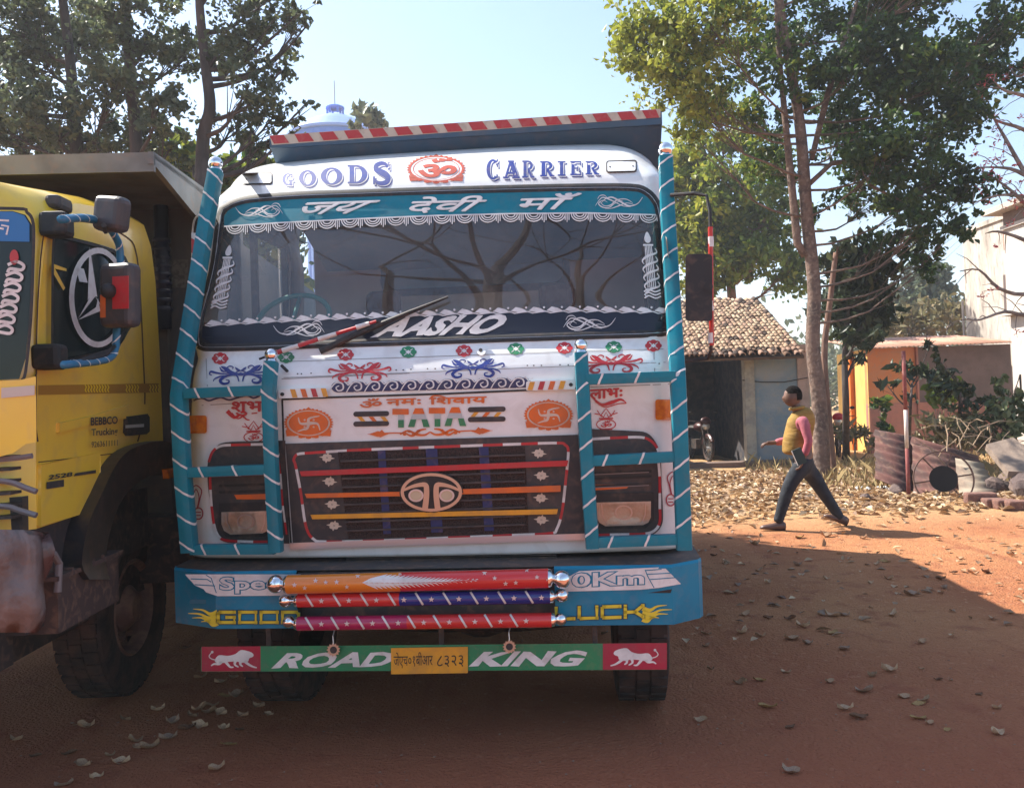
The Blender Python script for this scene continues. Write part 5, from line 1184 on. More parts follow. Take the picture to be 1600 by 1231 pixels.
def make_tree(name, label, trunk, clumps, leafmat, bark, lsize, dens, group=None, trunk_r=(.22, .1), forkfrac=.55, cat_='tree', elong=1.9, tintfn=None, twigs=3, droop=.3, shell=.26, limb_r=.07, nspray=30):
    """trunk: world points; clumps: (centre, rx, rz, n-scale, ry). limbs run from the trunk to every clump"""
    base_ = Vector(trunk[0]); t = empty(name, base_); tag(t, label, cat_, group); off = base_
    b = MB(); tr = cat([tuple(p) for p in trunk], 5); tr = [Vector(p)-off for p in tr]; n = len(tr)
    rad = [trunk_r[0]+(trunk_r[1]-trunk_r[0])*i/(n-1) for i in range(n)]; rad[0] *= 1.35; rad[1] *= 1.12
    b.tube(tr, rad, 12); b.build('trunk', bark, t, True)
    C = []; TT = []; lb = MB()
    for cl in clumps:
        c, rx, rz, ds = cl[:4]; ry = cl[4] if len(cl) > 4 else rx; c = Vector(c)-off
        i0 = min(range(int(n*.25), n), key=lambda i: (tr[i]-c).length + max(0, tr[i].z-c.z+.3+.35*math.hypot(tr[i].x-c.x, tr[i].y-c.y))*1.6)
        p0 = tr[i0]; path = wob(p0, c, 6, .16); LL_ = (c-p0).length; path = [p+Vector((0, 0, -.13*LL_*math.sin(math.pi*k_/6)*(1 if c.z > p0.z else -1))) for k_, p in enumerate(path)]; r0 = min(limb_r, rad[i0]*.8); lb.tube(path, [r0*(1-.75*i/6) for i in range(7)], 6, cap=False)
        m_n = int(dens*ds*rx*rz*4)
        # many small leaf sprays, each on its own twig, leave gaps between them
        ns_ = max(6, int(nspray*ds*(rx*rz)**.5/.75)); u = RNG.normal(size=(ns_, 3)); u /= np.linalg.norm(u, axis=1)[:, None]; u *= 1.05*(RNG.random(ns_)**.42)[:, None]
        sc_ = np.array([rx, ry, rz]); cc = u*sc_; pick = RNG.integers(0, ns_, m_n); rad_ = (.5+.9*RNG.random(ns_))[pick][:, None]
        P_ = np.array(c)+cc[pick]+RNG.normal(size=(m_n, 3))*np.array([1, 1, .75])*shell*min(rx, rz, .8)*rad_
        for k in range(min(ns_, 40)):
            q_ = c+Vector(cc[k]); st = path[random.randint(3, 6)]
            lb.tube(wob(st, q_, 3, .22), [r0*.25, r0*.2, r0*.13, r0*.06], 4, cap=False)
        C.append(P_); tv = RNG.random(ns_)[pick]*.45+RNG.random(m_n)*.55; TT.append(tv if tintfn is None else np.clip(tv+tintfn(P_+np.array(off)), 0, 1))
    if lb.v: lb.build('limbs', bark, t, True)
    o = leaf_obj('crown', np.concatenate(C), lsize, leafmat, t, np.concatenate(TT), elong=elong, droop=droop); o['kind'] = 'stuff'
    return t
LF_MAIN = leaf_mat('leaf_main', (.026, .052, .016), (.06, .12, .022), (.30, .33, .045), .46)
LF_DARK = leaf_mat('leaf_dark', (.06, .08, .048), (.09, .12, .06), (.20, .23, .10), .46)
LF_MANGO = leaf_mat('leaf_mango', (.018, .030, .014), (.03, .05, .016), (.10, .10, .04), .22)
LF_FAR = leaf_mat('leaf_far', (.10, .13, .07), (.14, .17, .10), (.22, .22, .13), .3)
LF_LIME = leaf_mat('leaf_lime', (.06, .11, .015), (.14, .20, .025), (.34, .34, .04), .5)
LF_DRYB = leaf_mat('leaf_drybush', (.12, .13, .05), (.22, .18, .09), (.34, .24, .12), .3)
def cl(px, py, Y, rx, rz, ds=1.0, ry=None):
    p = AT(px, py, Y); k = Y/F; return (p, rx*k, rz*k, ds, (ry or rx)*k)
# tall tree in front of the tiled house
random.seed(3)
tb = G(1284, 748); YT = tb.y
big = [tb, AT(1283, 690, YT), AT(1279, 620, YT), AT(1270, 540, YT), AT(1272, 450, YT), AT(1261, 340, YT), AT(1254, 240, YT), AT(1247, 175, YT), AT(1232, 90, YT), AT(1216, -10, YT), AT(1205, -120, YT)]
cls = [cl(x, y, YT+dy, rx, rz, ds) for x, y, dy, rx, rz, ds in (
    (1010, 60, -1, 55, 65, 1.3), (1060, 120, -1.3, 70, 60, 1.3), (1100, 30, -1.5, 80, 60, 1.2), (1120, 160, 0, 60, 45, .8), (1180, 60, .5, 60, 60, .8), (1030, -50, 0, 80, 60, 1),
    (1290, 40, 1, 80, 50, .8), (1350, 90, -.5, 70, 55, 1.2), (1400, 30, 1, 80, 50, 1.0), (1440, 120, -.8, 75, 60, 1.4), (1480, 190, 0, 55, 50, 1.2), (1510, 90, .8, 60, 60, 1.1), (1570, 40, 0, 50, 40, 1.0),
    (1330, 200, .8, 70, 50, .9), (1400, 230, -1, 80, 55, 1.3), (1470, 280, .3, 50, 45, 1.1), (1370, 300, .8, 70, 45, .9), (1450, 340, -.5, 50, 40, .9), (1500, 350, 0, 30, 25, .7), (1390, 370, .5, 50, 35, .7),
    (1200, 250, 1.5, 45, 60, .6), (1170, 180, .8, 50, 50, .6), (1300, -60, 0, 120, 50, .9), (1480, -50, 0, 110, 50, .9), (1440, 420, 0, 40, 22, .5), (1320, 140, 1.5, 60, 50, .8), (1080, 210, -1, 45, 35, .5), (1240, 120, 0, 50, 70, .6), (1250, 310, .5, 30, 40, .35), (1520, 290, 0, 30, 30, .7), (1430, 395, .4, 45, 30, .6), (1560, 110, .5, 45, 40, .7), (1210, -30, .5, 60, 50, .8))]
def sun_side_tint(P): return .55*np.clip((5.2-P[:, 0])/2.5, -.35, 1)  # sunlit left and shaded right of the crown painted into the leaf tint
make_tree('shade_tree', 'tall leafy shade tree with a bare red-brown trunk before the tiled house', big, cls, LF_MAIN, BARKM, .07, 720, trunk_r=(.155, .07), tintfn=sun_side_tint, elong=1.7, shell=.20, limb_r=.026, nspray=38)
t2 = bpy.data.objects['shade_tree']
# second leader and leaning stem of the same tree
b = MB(); o_ = Vector(tb)
b.tube([Vector(p)-o_ for p in (AT(1258, 400, YT), AT(1246, 380, YT), AT(1238, 300, YT), AT(1228, 200, YT), AT(1215, 60, YT), AT(1210, -60, YT))], [.07, .075, .07, .06, .04, .03], 8)
b.tube([Vector(p)-o_ for p in (AT(1268, 250, YT), AT(1290, 160, YT), AT(1310, 90, YT), AT(1340, 0, YT))], [.05, .06, .045, .03], 8)
b.tube([Vector(p)-o_ for p in (AT(1262, 290, YT), AT(1300, 255, YT), AT(1330, 250, YT), AT(1360, 290, YT), AT(1420, 320, YT))], [.05, .045, .04, .03, .015], 8)
b.build('second_leader', BARKM, t2, True)
lt = G(1298, 735, 0)
st = make_tree('leaning_tree', 'thin leaning pale stem just right of the tall shade tree trunk', [G(1302, 745), AT(1298, 690, YT+.3), AT(1288, 560, YT+.3), AT(1297, 470, YT+.3), AT(1306, 395, YT+.3)], [cl(1310, 385, YT+.3, 22, 18, .5)], LF_DARK, BARK, .11, 300, trunk_r=(.075, .045), twigs=1)
# sun-lit lower tree behind the house
make_tree('bushy_tree', 'bright yellow-green bushy tree rising behind the tiled roof', [Vector((AT(1150, 560, 27).x, 27, 0)), AT(1150, 560, 27), AT(1140, 420, 27), AT(1130, 300, 27)],
    [cl(x, y, 27+dy, rx, rz, ds) for x, y, dy, rx, rz, ds in ((1075, 260, 0, 45, 50, 1.3), (1120, 310, -1, 60, 50, 1.4), (1185, 350, 0, 60, 50, 1.3), (1100, 380, -.5, 60, 45, 1.4), (1170, 410, -1, 60, 30, 1.3), (1230, 420, 0, 35, 40, 1), (1060, 330, 0, 45, 50, 1.2), (1200, 270, 0, 45, 40, .8), (1080, 450, 0, 50, 25, 1.0), (1130, 230, 0, 50, 30, .8))], LF_LIME, BARK, .12, 330, trunk_r=(.2, .1), elong=1.8, tintfn=lambda P: .15+.25*np.clip((6.2-P[:, 0])/1.5, -1, 1))  # leaf tint raised, most towards the left: sunlight painted into the colour
# dark mango tree right of the trunk
make_tree('mango_tree', 'dark dense mango tree in the shade right of the tall trunk', [G(1322, 722), AT(1322, 640, 17), AT(1320, 560, 17), AT(1325, 480, 17)],
    [cl(x, y, 17+dy, rx, rz, ds) for x, y, dy, rx, rz, ds in ((1330, 410, 0, 42, 30, 1.4), (1362, 430, -.4, 36, 30, 1.4), (1315, 470, .3, 36, 34, 1.2), (1365, 490, 0, 34, 32, 1.2), (1340, 525, -.5, 40, 18, .7), (1335, 560, 0, 26, 8, .4))], LF_MANGO, BARKD, .09, 620, trunk_r=(.08, .05), elong=2.8, droop=.7)
make_tree('mango_tree', 'young mango sapling standing against the orange wall', [G(1421, 715), AT(1422, 650, 15.5), AT(1425, 600, 15.5)], [cl(x, 585+y, 15.5, rx, rz, ds) for x, y, rx, rz, ds in ((1408, -8, 18, 14, .7), (1438, -2, 16, 16, .7), (1385, 15, 18, 9, .5), (1424, 40, 10, 16, .35), (1452, -42, 7, 14, .6))], LF_MANGO, BARKD, .085, 420, trunk_r=(.035, .02), elong=3.0, droop=.7, twigs=2)
make_tree('mango_tree', 'low dark mango shrub against the grey wall', [G(1500, 730), AT(1500, 640, 14.6), AT(1500, 600, 14.6)], [cl(x, y, 14.6, rx, rz, ds) for x, y, rx, rz, ds in ((1482, 598, 24, 22, .9), (1508, 612, 20, 14, .9), (1466, 560, 8, 20, .6), (1540, 628, 14, 8, .7), (1500, 636, 24, 8, .7))], LF_MANGO, BARKD, .075, 620, trunk_r=(.035, .02), elong=2.4, twigs=2)
# left: three backlit trees
random.seed(11)
LFC = [cl(x, y, 13.5+dy, rx, rz, ds) for x, y, dy, rx, rz, ds in ((30, 40, 0, 80, 60, 1.2), (60, 150, -1, 75, 55, 1.3), (110, 210, 0, 70, 35, 1.3), (130, 60, 1, 70, 60, 1.2), (10, 200, 0, 60, 40, 1.2), (180, 130, -1, 60, 50, 1.1), (100, -30, 0, 90, 50, 1.2), (170, 215, .5, 50, 30, 1.2), (-60, 100, 0, 80, 100, 1.2), (30, 225, .5, 60, 30, 1.2), (60, 90, .5, 70, 50, 1))]
make_tree('broadleaf_tree', 'big dark backlit tree at the far left above the yellow truck', [G(120, 770), AT(125, 500, 13.5), AT(120, 250, 13.5), AT(110, 100, 13.5), AT(90, -60, 13.5)], LFC, LF_DARK, BARKD, .06, 760, trunk_r=(.14, .06), limb_r=.045, elong=1.6, shell=.19, nspray=30)
make_tree('broadleaf_tree', 'dark backlit tree with an upright trunk over the grey canopy of the yellow truck', [G(215, 770), AT(220, 500, 12.8), AT(214, 250, 12.8), AT(205, 130, 12.8), AT(196, 20, 12.8), AT(190, -90, 12.8)],
    [cl(x, y, 12.8+dy, rx, rz, ds) for x, y, dy, rx, rz, ds in ((230, 60, 0, 60, 55, 1.0), (250, 160, -.6, 50, 45, .9), (210, 200, .5, 50, 35, 1.0), (240, -30, 0, 70, 50, 1.0), (270, 220, 0, 40, 25, 1.0), (290, 90, .6, 40, 60, .8), (170, 20, -.5, 50, 50, .9), (160, 235, .3, 50, 18, 1))], LF_DARK, BARKD, .058, 760, trunk_r=(.12, .06), limb_r=.04, elong=1.6, shell=.19, nspray=30)
make_tree('broadleaf_tree', 'dark backlit tree whose crooked trunk rises just left of the white cab', [G(318, 770), AT(316, 500, 12.4), AT(316, 240, 12.4), AT(328, 170, 12.4), AT(322, 110, 12.4), AT(312, 10, 12.4), AT(310, -80, 12.4)],
    [cl(x, y, 12.4+dy, rx, rz, ds) for x, y, dy, rx, rz, ds in ((350, 60, 0, 55, 50, .9), (390, 130, -.5, 50, 45, .9), (430, 180, 0, 35, 35, .8), (360, 200, .5, 50, 30, 1.0), (410, 50, .3, 50, 35, .7), (440, 110, 0, 30, 30, .7), (330, -30, 0, 80, 50, .9), (400, 235, 0, 35, 18, 1.0), (470, 15, 0, 35, 15, .6), (480, 40, 0, 12, 18, .5), (300, 250, .5, 35, 20, .9), (480, 160, 0, 14, 12, .4), (455, 60, .3, 35, 35, .5), (470, 200, .3, 20, 20, .5), (420, 0, .3, 45, 35, .7), (380, 90, .6, 45, 40, .7), (440, 215, 0, 30, 12, .8))], LF_DARK, BARKD, .056, 820, trunk_r=(.12, .05), limb_r=.04, elong=1.6, shell=.19, nspray=30)
make_tree('bushy_tree', 'green bush lit by the sun between the two trucks', [G(290, 770), AT(290, 500, 15), AT(290, 340, 15)], [cl(x, y, 15, rx, rz, ds) for x, y, rx, rz, ds in ((270, 240, 40, 30, 1.1), (330, 270, 50, 30, 1.2), (395, 255, 35, 20, 1.0), (300, 330, 50, 50, 1.3), (350, 350, 50, 50, 1.2), (420, 360, 50, 60, 1.2), (420, 450, 60, 50, 1.2))], LF_MAIN, BARKD, .12, 420, trunk_r=(.1, .06), tintfn=lambda P: .25+P[:, 2]*0)
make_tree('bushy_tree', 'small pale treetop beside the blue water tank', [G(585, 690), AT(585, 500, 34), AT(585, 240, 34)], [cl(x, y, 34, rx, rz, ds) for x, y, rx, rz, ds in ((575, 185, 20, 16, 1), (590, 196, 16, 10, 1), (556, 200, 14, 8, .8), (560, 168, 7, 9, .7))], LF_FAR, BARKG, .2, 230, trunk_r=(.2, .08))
# ------------------------------------------------------------------ tiled-roof house
PLB = mat('blue_grey_plaster', (.20, .28, .34), .9, col2=(.30, .33, .35), nscale=1.6, dirt=(.36, .33, .28), dirtamt=.6, bump=.3)
PLP = mat('pink_plaster', (.48, .34, .29), .9, col2=(.36, .27, .23), nscale=2.5, dirt=(.2, .16, .14), dirtamt=.4, bump=.3)
PLC = mat('cream_plaster', (.38, .36, .30), .9, col2=(.26, .26, .24), nscale=4, dirt=(.2, .16, .14), dirtamt=.4)
DARKI = mat('shaded_bay_wall', (.03, .033, .045), .9, col2=(.07, .06, .06))  # near-black: shade of the open bay painted into its inner walls
WOOD = mat('roof_timber', (.11, .07, .05), .85, col2=(.06, .04, .03), nscale=9)
YH = 19.2; hs = empty('tiled_house', G(1170, 722)); tag(hs, 'small blue-grey plastered house with an old clay tile roof and a dark open bay', 'house'); HO = hs.location.copy()
def wx(px, Y, py=600): return AT(px, py, Y).x
def prism(name, m_, x0, y0, x1, depth, z0, z1, par, org, pad=0.0):
    """wall block whose side walls run away from the yard at an angle"""
    k0 = x0/y0; b = MB(); y1 = y0+depth; P4 = [(x0-pad, y0-pad), (x1, y0-pad), (x1+k0*depth, y1), (x0-pad+k0*depth+.08*depth, y1)]
    vs = [Vector((x, y, z))-org for z in (z0, z1) for x, y in P4]; b.add(vs, [(3, 2, 1, 0), (4, 5, 6, 7), (0, 1, 5, 4), (1, 2, 6, 5), (2, 3, 7, 6), (3, 0, 4, 7)]); return b.build(name, m_, par)
def hb(name, m_, boxes, par=hs, org=HO):
    b = MB()
    for bx in boxes: b.box(bx[0]-org.x, bx[1]-org.y, bx[2]-org.z, bx[3]-org.x, bx[4]-org.y, bx[5]-org.z)
    return b.build(name, m_, par)
ze = AT(1165, 556, YH-.7).z; xL = wx(940, YH); xD = wx(1163, YH); xP = wx(1178, YH); xR = wx(1246, YH); xE = wx(1264, YH)
zw = ze+.25
hb('front_wall', PLB, [(xP, YH, -.02, xR, YH+.2, zw)]); hb('pillar', PLC, [(xD, YH-.06, -.02, xP, YH+.2, zw-.1)])
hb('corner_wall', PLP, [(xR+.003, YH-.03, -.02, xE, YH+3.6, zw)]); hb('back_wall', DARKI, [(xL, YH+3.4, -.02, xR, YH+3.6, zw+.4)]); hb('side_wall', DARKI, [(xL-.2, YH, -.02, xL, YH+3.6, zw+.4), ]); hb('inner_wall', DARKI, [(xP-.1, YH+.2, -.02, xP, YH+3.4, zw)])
hb('eave_beam', WOOD, [(xL, YH-.12, ze+.06, xE-.5, YH-.02, ze+.2)]); hb('plinth', mat('plinth_mud', (.16, .11, .09), .95, bump=.4), [(xL, YH-.5, -.02, xE+.1, YH-.03, .10)])
b = MB(); pw = [AT(1160, 594, YH-.05), AT(1190, 597, YH-.04), AT(1225, 597, YH-.04), AT(1262, 590, YH-.1)]; b.tube([p-HO for p in pw], .012, 5); b.build('cable', BLACK, hs)
yr0, yr1 = YH-.75, YH+2.6; zr1 = AT(1160, 466, yr1).z; e0 = Vector((0, yr0, ze)); sl_ = Vector((0, yr1-yr0, zr1-ze)); SLn = sl_.length; sd = sl_.normalized(); nn = Vector((0, -sd.z, sd.y))
x0r, x1r = wx(1000, yr0), wx(1259, yr0)
b = MB(); A = [Vector((x0r, 0, 0))+e0-nn*.05, Vector((x1r, 0, 0))+e0-nn*.05, Vector((x1r-.1, 0, 0))+e0+sl_-nn*.05, Vector((x0r, 0, 0))+e0+sl_-nn*.05]
A = [v-HO for v in A]; b.add(A+[v-nn*.06 for v in A], [(0, 1, 2, 3), (7, 6, 5, 4), (0, 4, 5, 1), (1, 5, 6, 2)])
bk = [Vector((x0r, yr1, zr1-.1))-HO, Vector((x1r-.1, yr1, zr1-.1))-HO, Vector((x1r-.1, yr1+1.2, ze+.5))-HO, Vector((x0r, yr1+1.2, ze+.5))-HO]; b.add(bk, [(0, 1, 2, 3)])
b.build('roof_deck', WOOD, hs)
TL = [mat('clay_tile_%s' % n_, c, .9, col2=c2, nscale=9, dirt=(.16, .10, .07), dirtamt=.55) for n_, c, c2 in (('tan', (.62, .43, .28), (.52, .34, .22)), ('pale', (.72, .55, .37), (.60, .43, .28)), ('pink', (.56, .36, .26), (.44, .27, .19)), ('brown', (.30, .18, .12), (.2, .12, .08)), ('sooty', (.11, .07, .055), (.07, .05, .04)))]
def tile_mesh(m_):
    b = MB(); n = 6
    for r, s0 in ((.072, 0), (.058, .24)):
        for th in (0, -.016):
            for k in range(n+1): a = math.pi*k/n; b.v.append(((r+th)*math.cos(a), s0, (r+th)*math.sin(a)+(.018 if s0 == 0 else 0)))
    q = n+1
    for k in range(n): b.f += [(k, k+1, 2*q+k+1, 2*q+k), (k+1, k, q+k, q+k+1)]
    b.mi = [0]*len(b.f); me = b.mesh('roof_tile'); me.materials.append(m_); me.polygons.foreach_set('use_smooth', [True]*len(me.polygons)); return me
TM_ = [tile_mesh(m_) for m_ in TL]
ncol = 26; pitch = (x1r-x0r)/33; rows_ = int(SLn/.165)
MR = Matrix((( 1, 0, 0), (0, sd.y, -sd.z), (0, sd.z, sd.y))).to_4x4()
rest = MB(); cnt = 0; random.seed(5)
for j in range(rows_):
    for i in range(ncol):
        x = x1r-.06-i*pitch-j*.003; s_ = j*.165+random.uniform(-.02, .02)-.04; edge = (j < 2) or (i < 2 and j < 4)
        r = random.random(); mi_ = (3 if r < .35 else 4 if r < .6 else 2) if edge else (0 if r < .45 else 1 if r < .75 else 2 if r < .9 else 3 if r < .97 else 4)
        if j > rows_-4 and random.random() < .3: mi_ = 4
        if j < 2 and random.random() < .08: continue
        sag = -.05*math.sin(i*.5)*.3
        M_ = Matrix.Translation(Vector((x+random.uniform(-.012, .012), 0, 0))+e0+sd*s_+nn*(random.uniform(-.01, .012)+sag)-HO) @ MR @ Matrix.Rotation(random.uniform(-.08, .08), 4, 'Z') @ Matrix.Rotation(random.uniform(-.04, .06), 4, 'X')
        if cnt < 300:
            o = bpy.data.objects.new('roof_tile', TM_[mi_]); COL.objects.link(o); o.parent = hs; o.matrix_local = M_; cnt += 1
        else:
            me_ = TM_[mi_]; rest.add([M_ @ v.co for v in me_.vertices], [tuple(p.vertices) for p in me_.polygons], mi_)
o = rest.build('upper_roof_tiles', TL, hs, True); o['kind'] = 'stuff'
# ------------------------------------------------------------------ long low house: yellow end, orange and grey walls, rusty sheet roof
YO = 21.0; lh = empty('low_house', G(1450, 705)); tag(lh, 'low long house with yellow lit end, orange and grey walls under a rusty sheet roof', 'house'); LO = lh.location.copy()
ORW = mat('orange_wall', (.62, .22, .08), .85, col2=(.55, .24, .12), nscale=2.2, dirt=(.4, .26, .18), dirtamt=.5); YLW = mat('yellow_wall', (.72, .46, .12), .85, col2=(.6, .36, .1), nscale=2, dirt=(.35, .22, .15), dirtamt=.4)
GRW = mat('grey_brown_wall', (.20, .15, .15), .9, col2=(.15, .115, .115), nscale=1.5, dirt=(.12, .09, .08), dirtamt=.4); PKB = mat('pink_dado', (.45, .20, .16), .9, col2=(.36, .17, .14), nscale=3, dirt=(.25, .18, .15), dirtamt=.5)
zt_ = AT(1470, 541, YO).z; zd_ = AT(1450, 628, YO).z; xa_, xb2, xc_, xd_ = wx(1357, YO), wx(1431, YO), wx(1434, YO), wx(1583, YO)
hb('orange_wall', ORW, [(xa_, YO, zd_, xb2, YO+.2, zt_)], lh, LO); hb('grey_wall', GRW, [(xc_, YO+.05, zd_, xd_, YO+.25, zt_)], lh, LO); hb('pink_dado', PKB, [(xa_, YO-.02, -.02, xd_, YO+.2, zd_-.003)], lh, LO)
hb('pilaster', PKB, [(xb2+.002, YO-.08, -.02, xc_-.002, YO+.2, zt_)], lh, LO)
b = MB(); p0 = Vector((xa_-.01, YO, 0)); p1 = Vector((wx(1309, YO+3.2), YO+3.2, 0)); d_ = (p1-p0); b.add([p0-LO, p1-LO, p1-LO+Vector((0, 0, zt_)), p0-LO+Vector((0, 0, zt_))], [(0, 1, 2, 3)]); yw = b.build('yellow_wall', YLW, lh)
b = MB()
for t in (.45,): q_ = p0+d_*t; b.box(q_.x-.14-LO.x, q_.y-.14-LO.y, -LO.z, q_.x+.1-LO.x, q_.y+.1-LO.y, zt_-LO.z)
b.build('pilaster', mat('deep_orange_wall', (.6, .17, .03), .85), lh)
SHR = mat('rusty_sheet_roof', (.42, .20, .13), .75, col2=(.50, .29, .20), nscale=3, dirt=(.25, .13, .09), dirtamt=.5, stretch=(1, .3, 1))
def corr(name, A, B_, C_, D_, m_, par, org, waves, amp, n=6, ragged=0.0):
    """corrugated sheet A-B (bottom) D-C (top); ribs run from the A-B edge to the D-C edge"""
    b = MB(); N = waves*n; nr = (B_-A).cross(D_-A).normalized()
    for j in (0, 1):
        for i in range(N+1):
            t = i/N; p = A.lerp(B_, t) if j == 0 else D_.lerp(C_, t); p = p+(D_-A)*(ragged*(math.sin(i*.7)+math.sin(i*.37+2*j)))*(1 if j else -1); b.v.append(tuple(p-org+nr*amp*math.sin(2*math.pi*i/n)))
    b.f = [(i, i+1, N+1+i+1, N+1+i) for i in range(N)]; b.mi = [0]*N; o = b.build(name, m_, par, True); s = o.modifiers.new('s', 'SOLIDIFY'); s.thickness = .006; return o
zf_ = AT(1470, 540, YO-.35).z; zb2 = AT(1470, 526, YO+2.6).z
for k in range(4):
    xa3 = xa_-.2+k*(xd_-xa_+.2)/4; xb3 = xa3+(xd_-xa_+.2)/4+.03
    corr('roof_sheet', Vector((xa3, YO-.35, zf_+.008*k)), Vector((xb3, YO-.35, zf_+.008*k)), Vector((xb3, YO+2.6, zb2+.008*k)), Vector((xa3, YO+2.6, zb2+.008*k)), SHR, lh, LO, 9, .012)
# ------------------------------------------------------------------ weathered building and white house at the right edge
WWL = mat('weathered_whitewash', (.50, .46, .41), .9, col2=(.36, .32, .28), nscale=1.1, dirt=(.13, .11, .10), dirtamt=.75, bump=.3, stretch=(1.6, 1.6, .45)); WHL = mat('white_house_wall', (.58, .54, .50), .9, col2=(.50, .45, .41), nscale=1.3, dirt=(.3, .26, .24), dirtamt=.45, stretch=(1.5, 1.5, .5))
EAV = mat('eave_brown', (.22, .16, .14), .9, dirt=(.1, .08, .07), dirtamt=.6)
YW = 22; xw_ = wx(1584, YW); wb = empty('weathered_building', Vector((xw_, YW, 0))); tag(wb, 'tall blank building with black-streaked old whitewash behind the grey wall', 'building'); WO = wb.location.copy()
yb2 = xw_/((1513-800)/F); zz = AT(1514, 366, yb2).z; hb('wall', WWL, [(xw_, YW, 0, xw_+7, yb2, zz)], wb, WO); hb('parapet', WWL, [(xw_-.05, YW, zz+.003, xw_+7, yb2+.04, zz+.13)], wb, WO)
b = MB(); b.tube([AT(1507, 530, yb2+.2)-WO, AT(1504, 470, yb2+.2)-WO], .035, 8); b.build('drain_pipe', mat('grey_pipe', (.4, .36, .33), .6), wb)
YR = 19.2; xq = wx(1583, YR); wh = empty('white_house', Vector((xq, YR, 0))); tag(wh, 'white two-storey house with brown eaves cut off by the right edge', 'house'); RO = wh.location.copy()
zl = AT(1583, 494, YR).z; zt4 = AT(1577, 360, YR).z; z5 = AT(1577, 334, YR).z; y0h = 14.2
hb('lower_wall', WHL, [(xq, y0h, 0, xq+5, YR, zl)], wh, RO); hb('ledge', WHL, [(xq-.22, y0h-.2, zl+.003, xq+5, YR+.1, zl+.11)], wh, RO); hb('upper_wall', WHL, [(xq-.08, y0h, zl+.113, xq+5, YR, zt4)], wh, RO)
hb('string_course', WHL, [(xq-.14, y0h, zt4+.003, xq+5, YR+.05, zt4+.09)], wh, RO); hb('eave_wall', EAV, [(xq-.09, y0h, zt4+.093, xq+5, YR, z5)], wh, RO)
hb('roof_slab', mat('roof_slab_grey', (.5, .44, .38), .9, dirt=(.2, .17, .15), dirtamt=.5), [(xq-.42, y0h-.5, z5+.003, xq+5, YR+.3, z5+.12)], wh, RO)
for (x0p, y0p, x1p, y1p, m_) in ((1567, 430, 1577, 491, mat('shutter_brown', (.12, .085, .08), .7)), (1567, 358, 1573, 391, RUST)):
    a_ = AT(x0p, y0p, YR+.6); c_ = AT(x1p, y1p, YR+.6); hb('wall_post', m_, [(a_.x, YR+.5, c_.z, c_.x, YR+.6, a_.z)], wh, RO)
b = MB(); b.tube([AT(x, y, YR-1.2)-RO for x, y in ((1584, 655), (1586, 610), (1594, 585), (1597, 650))], .022, 6); b.build('bent_pipe', DARKST, wh)
# ------------------------------------------------------------------ blue water tank far behind
YT2 = 80; wt = empty('water_tower', Vector((AT(537, 600, YT2).x, YT2, 0))); tag(wt, 'far blue overhead water tank with a small cupola and antenna above the treetops', 'water tower')
Rw = 76/F*YT2
def tz(py): return AT(537, py, YT2).z
def tr_(py): return AT(537, py, YT2-Rw).z
TB = mat('tank_blue', (.03, .14, .62), .5); TLB = mat('tank_pale_blue', (.20, .32, .70), .5, col2=(.15, .26, .6), nscale=.5)
b = MB(); zq = tz(179); zr_ = tr_(190); b.lathe([(0, zq)]+[(Rw*k/6, zq+(zr_-zq)*(k/6)**1.6) for k in range(1, 7)]+[(Rw, tr_(194)), (Rw*.93, tr_(194))], (0, 0, 0), (0, 0, 1), 48); b.build('tank_roof', TLB, wt, False)
b = MB(); b.lathe([(Rw*.93, tr_(193.5)), (Rw*.93, tr_(206)), (Rw*.7, tr_(214)), (Rw*.55, tr_(216))], (0, 0, 0), (0, 0, 1), 48); b.build('tank_wall', TB, wt); b = MB()
for k in range(8): a = 2*math.pi*k/8; b.tube([(Rw*.58*math.cos(a), Rw*.58*math.sin(a), 0), (Rw*.58*math.cos(a), Rw*.58*math.sin(a), tr_(214))], .35, 8)
b.build('tower_legs', TLB, wt)
b = MB(); b.lathe([(.6, tz(170)), (.9, tz(170)), (.9, tz(168)), (.6, tz(165.5)), (0, tz(165))], (0, 0, 0), (0, 0, 1), 16)
for k in range(6): a = 2*math.pi*k/6; b.tube([(.75*math.cos(a), .75*math.sin(a), tz(179)), (.75*math.cos(a), .75*math.sin(a), tz(169))], .11, 6)
b.build('cupola', TB, wt); b = MB(); b.tube([(0, 0, tz(166)), (0, 0, tz(126))], .05, 6); b.build('antenna', mat('antenna_grey', (.3, .3, .32), .5), wt)
# ------------------------------------------------------------------ background greenery
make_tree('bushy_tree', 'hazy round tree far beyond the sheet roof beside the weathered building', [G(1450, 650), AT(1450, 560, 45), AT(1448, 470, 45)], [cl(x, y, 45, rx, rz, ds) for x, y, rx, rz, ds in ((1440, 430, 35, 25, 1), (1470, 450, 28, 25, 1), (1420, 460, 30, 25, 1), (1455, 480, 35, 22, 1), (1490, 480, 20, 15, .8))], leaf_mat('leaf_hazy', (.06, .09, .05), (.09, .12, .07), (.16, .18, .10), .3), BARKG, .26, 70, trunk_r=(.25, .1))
make_tree('dry_tree', 'wide dry olive-brown scrub crown just above the rusty sheet roof', [G(1450, 670), AT(1450, 600, 32), AT(1450, 540, 32)], [cl(x, y, 32, rx, rz, ds) for x, y, rx, rz, ds in ((1410, 500, 30, 20, 1), (1450, 495, 40, 22, 1), (1490, 490, 25, 25, 1), (1500, 515, 20, 15, .8), (1395, 520, 25, 18, .9), (1440, 520, 40, 14, .9))], LF_DRYB, BARKG, .15, 130, trunk_r=(.2, .1), shell=.4)
C = []
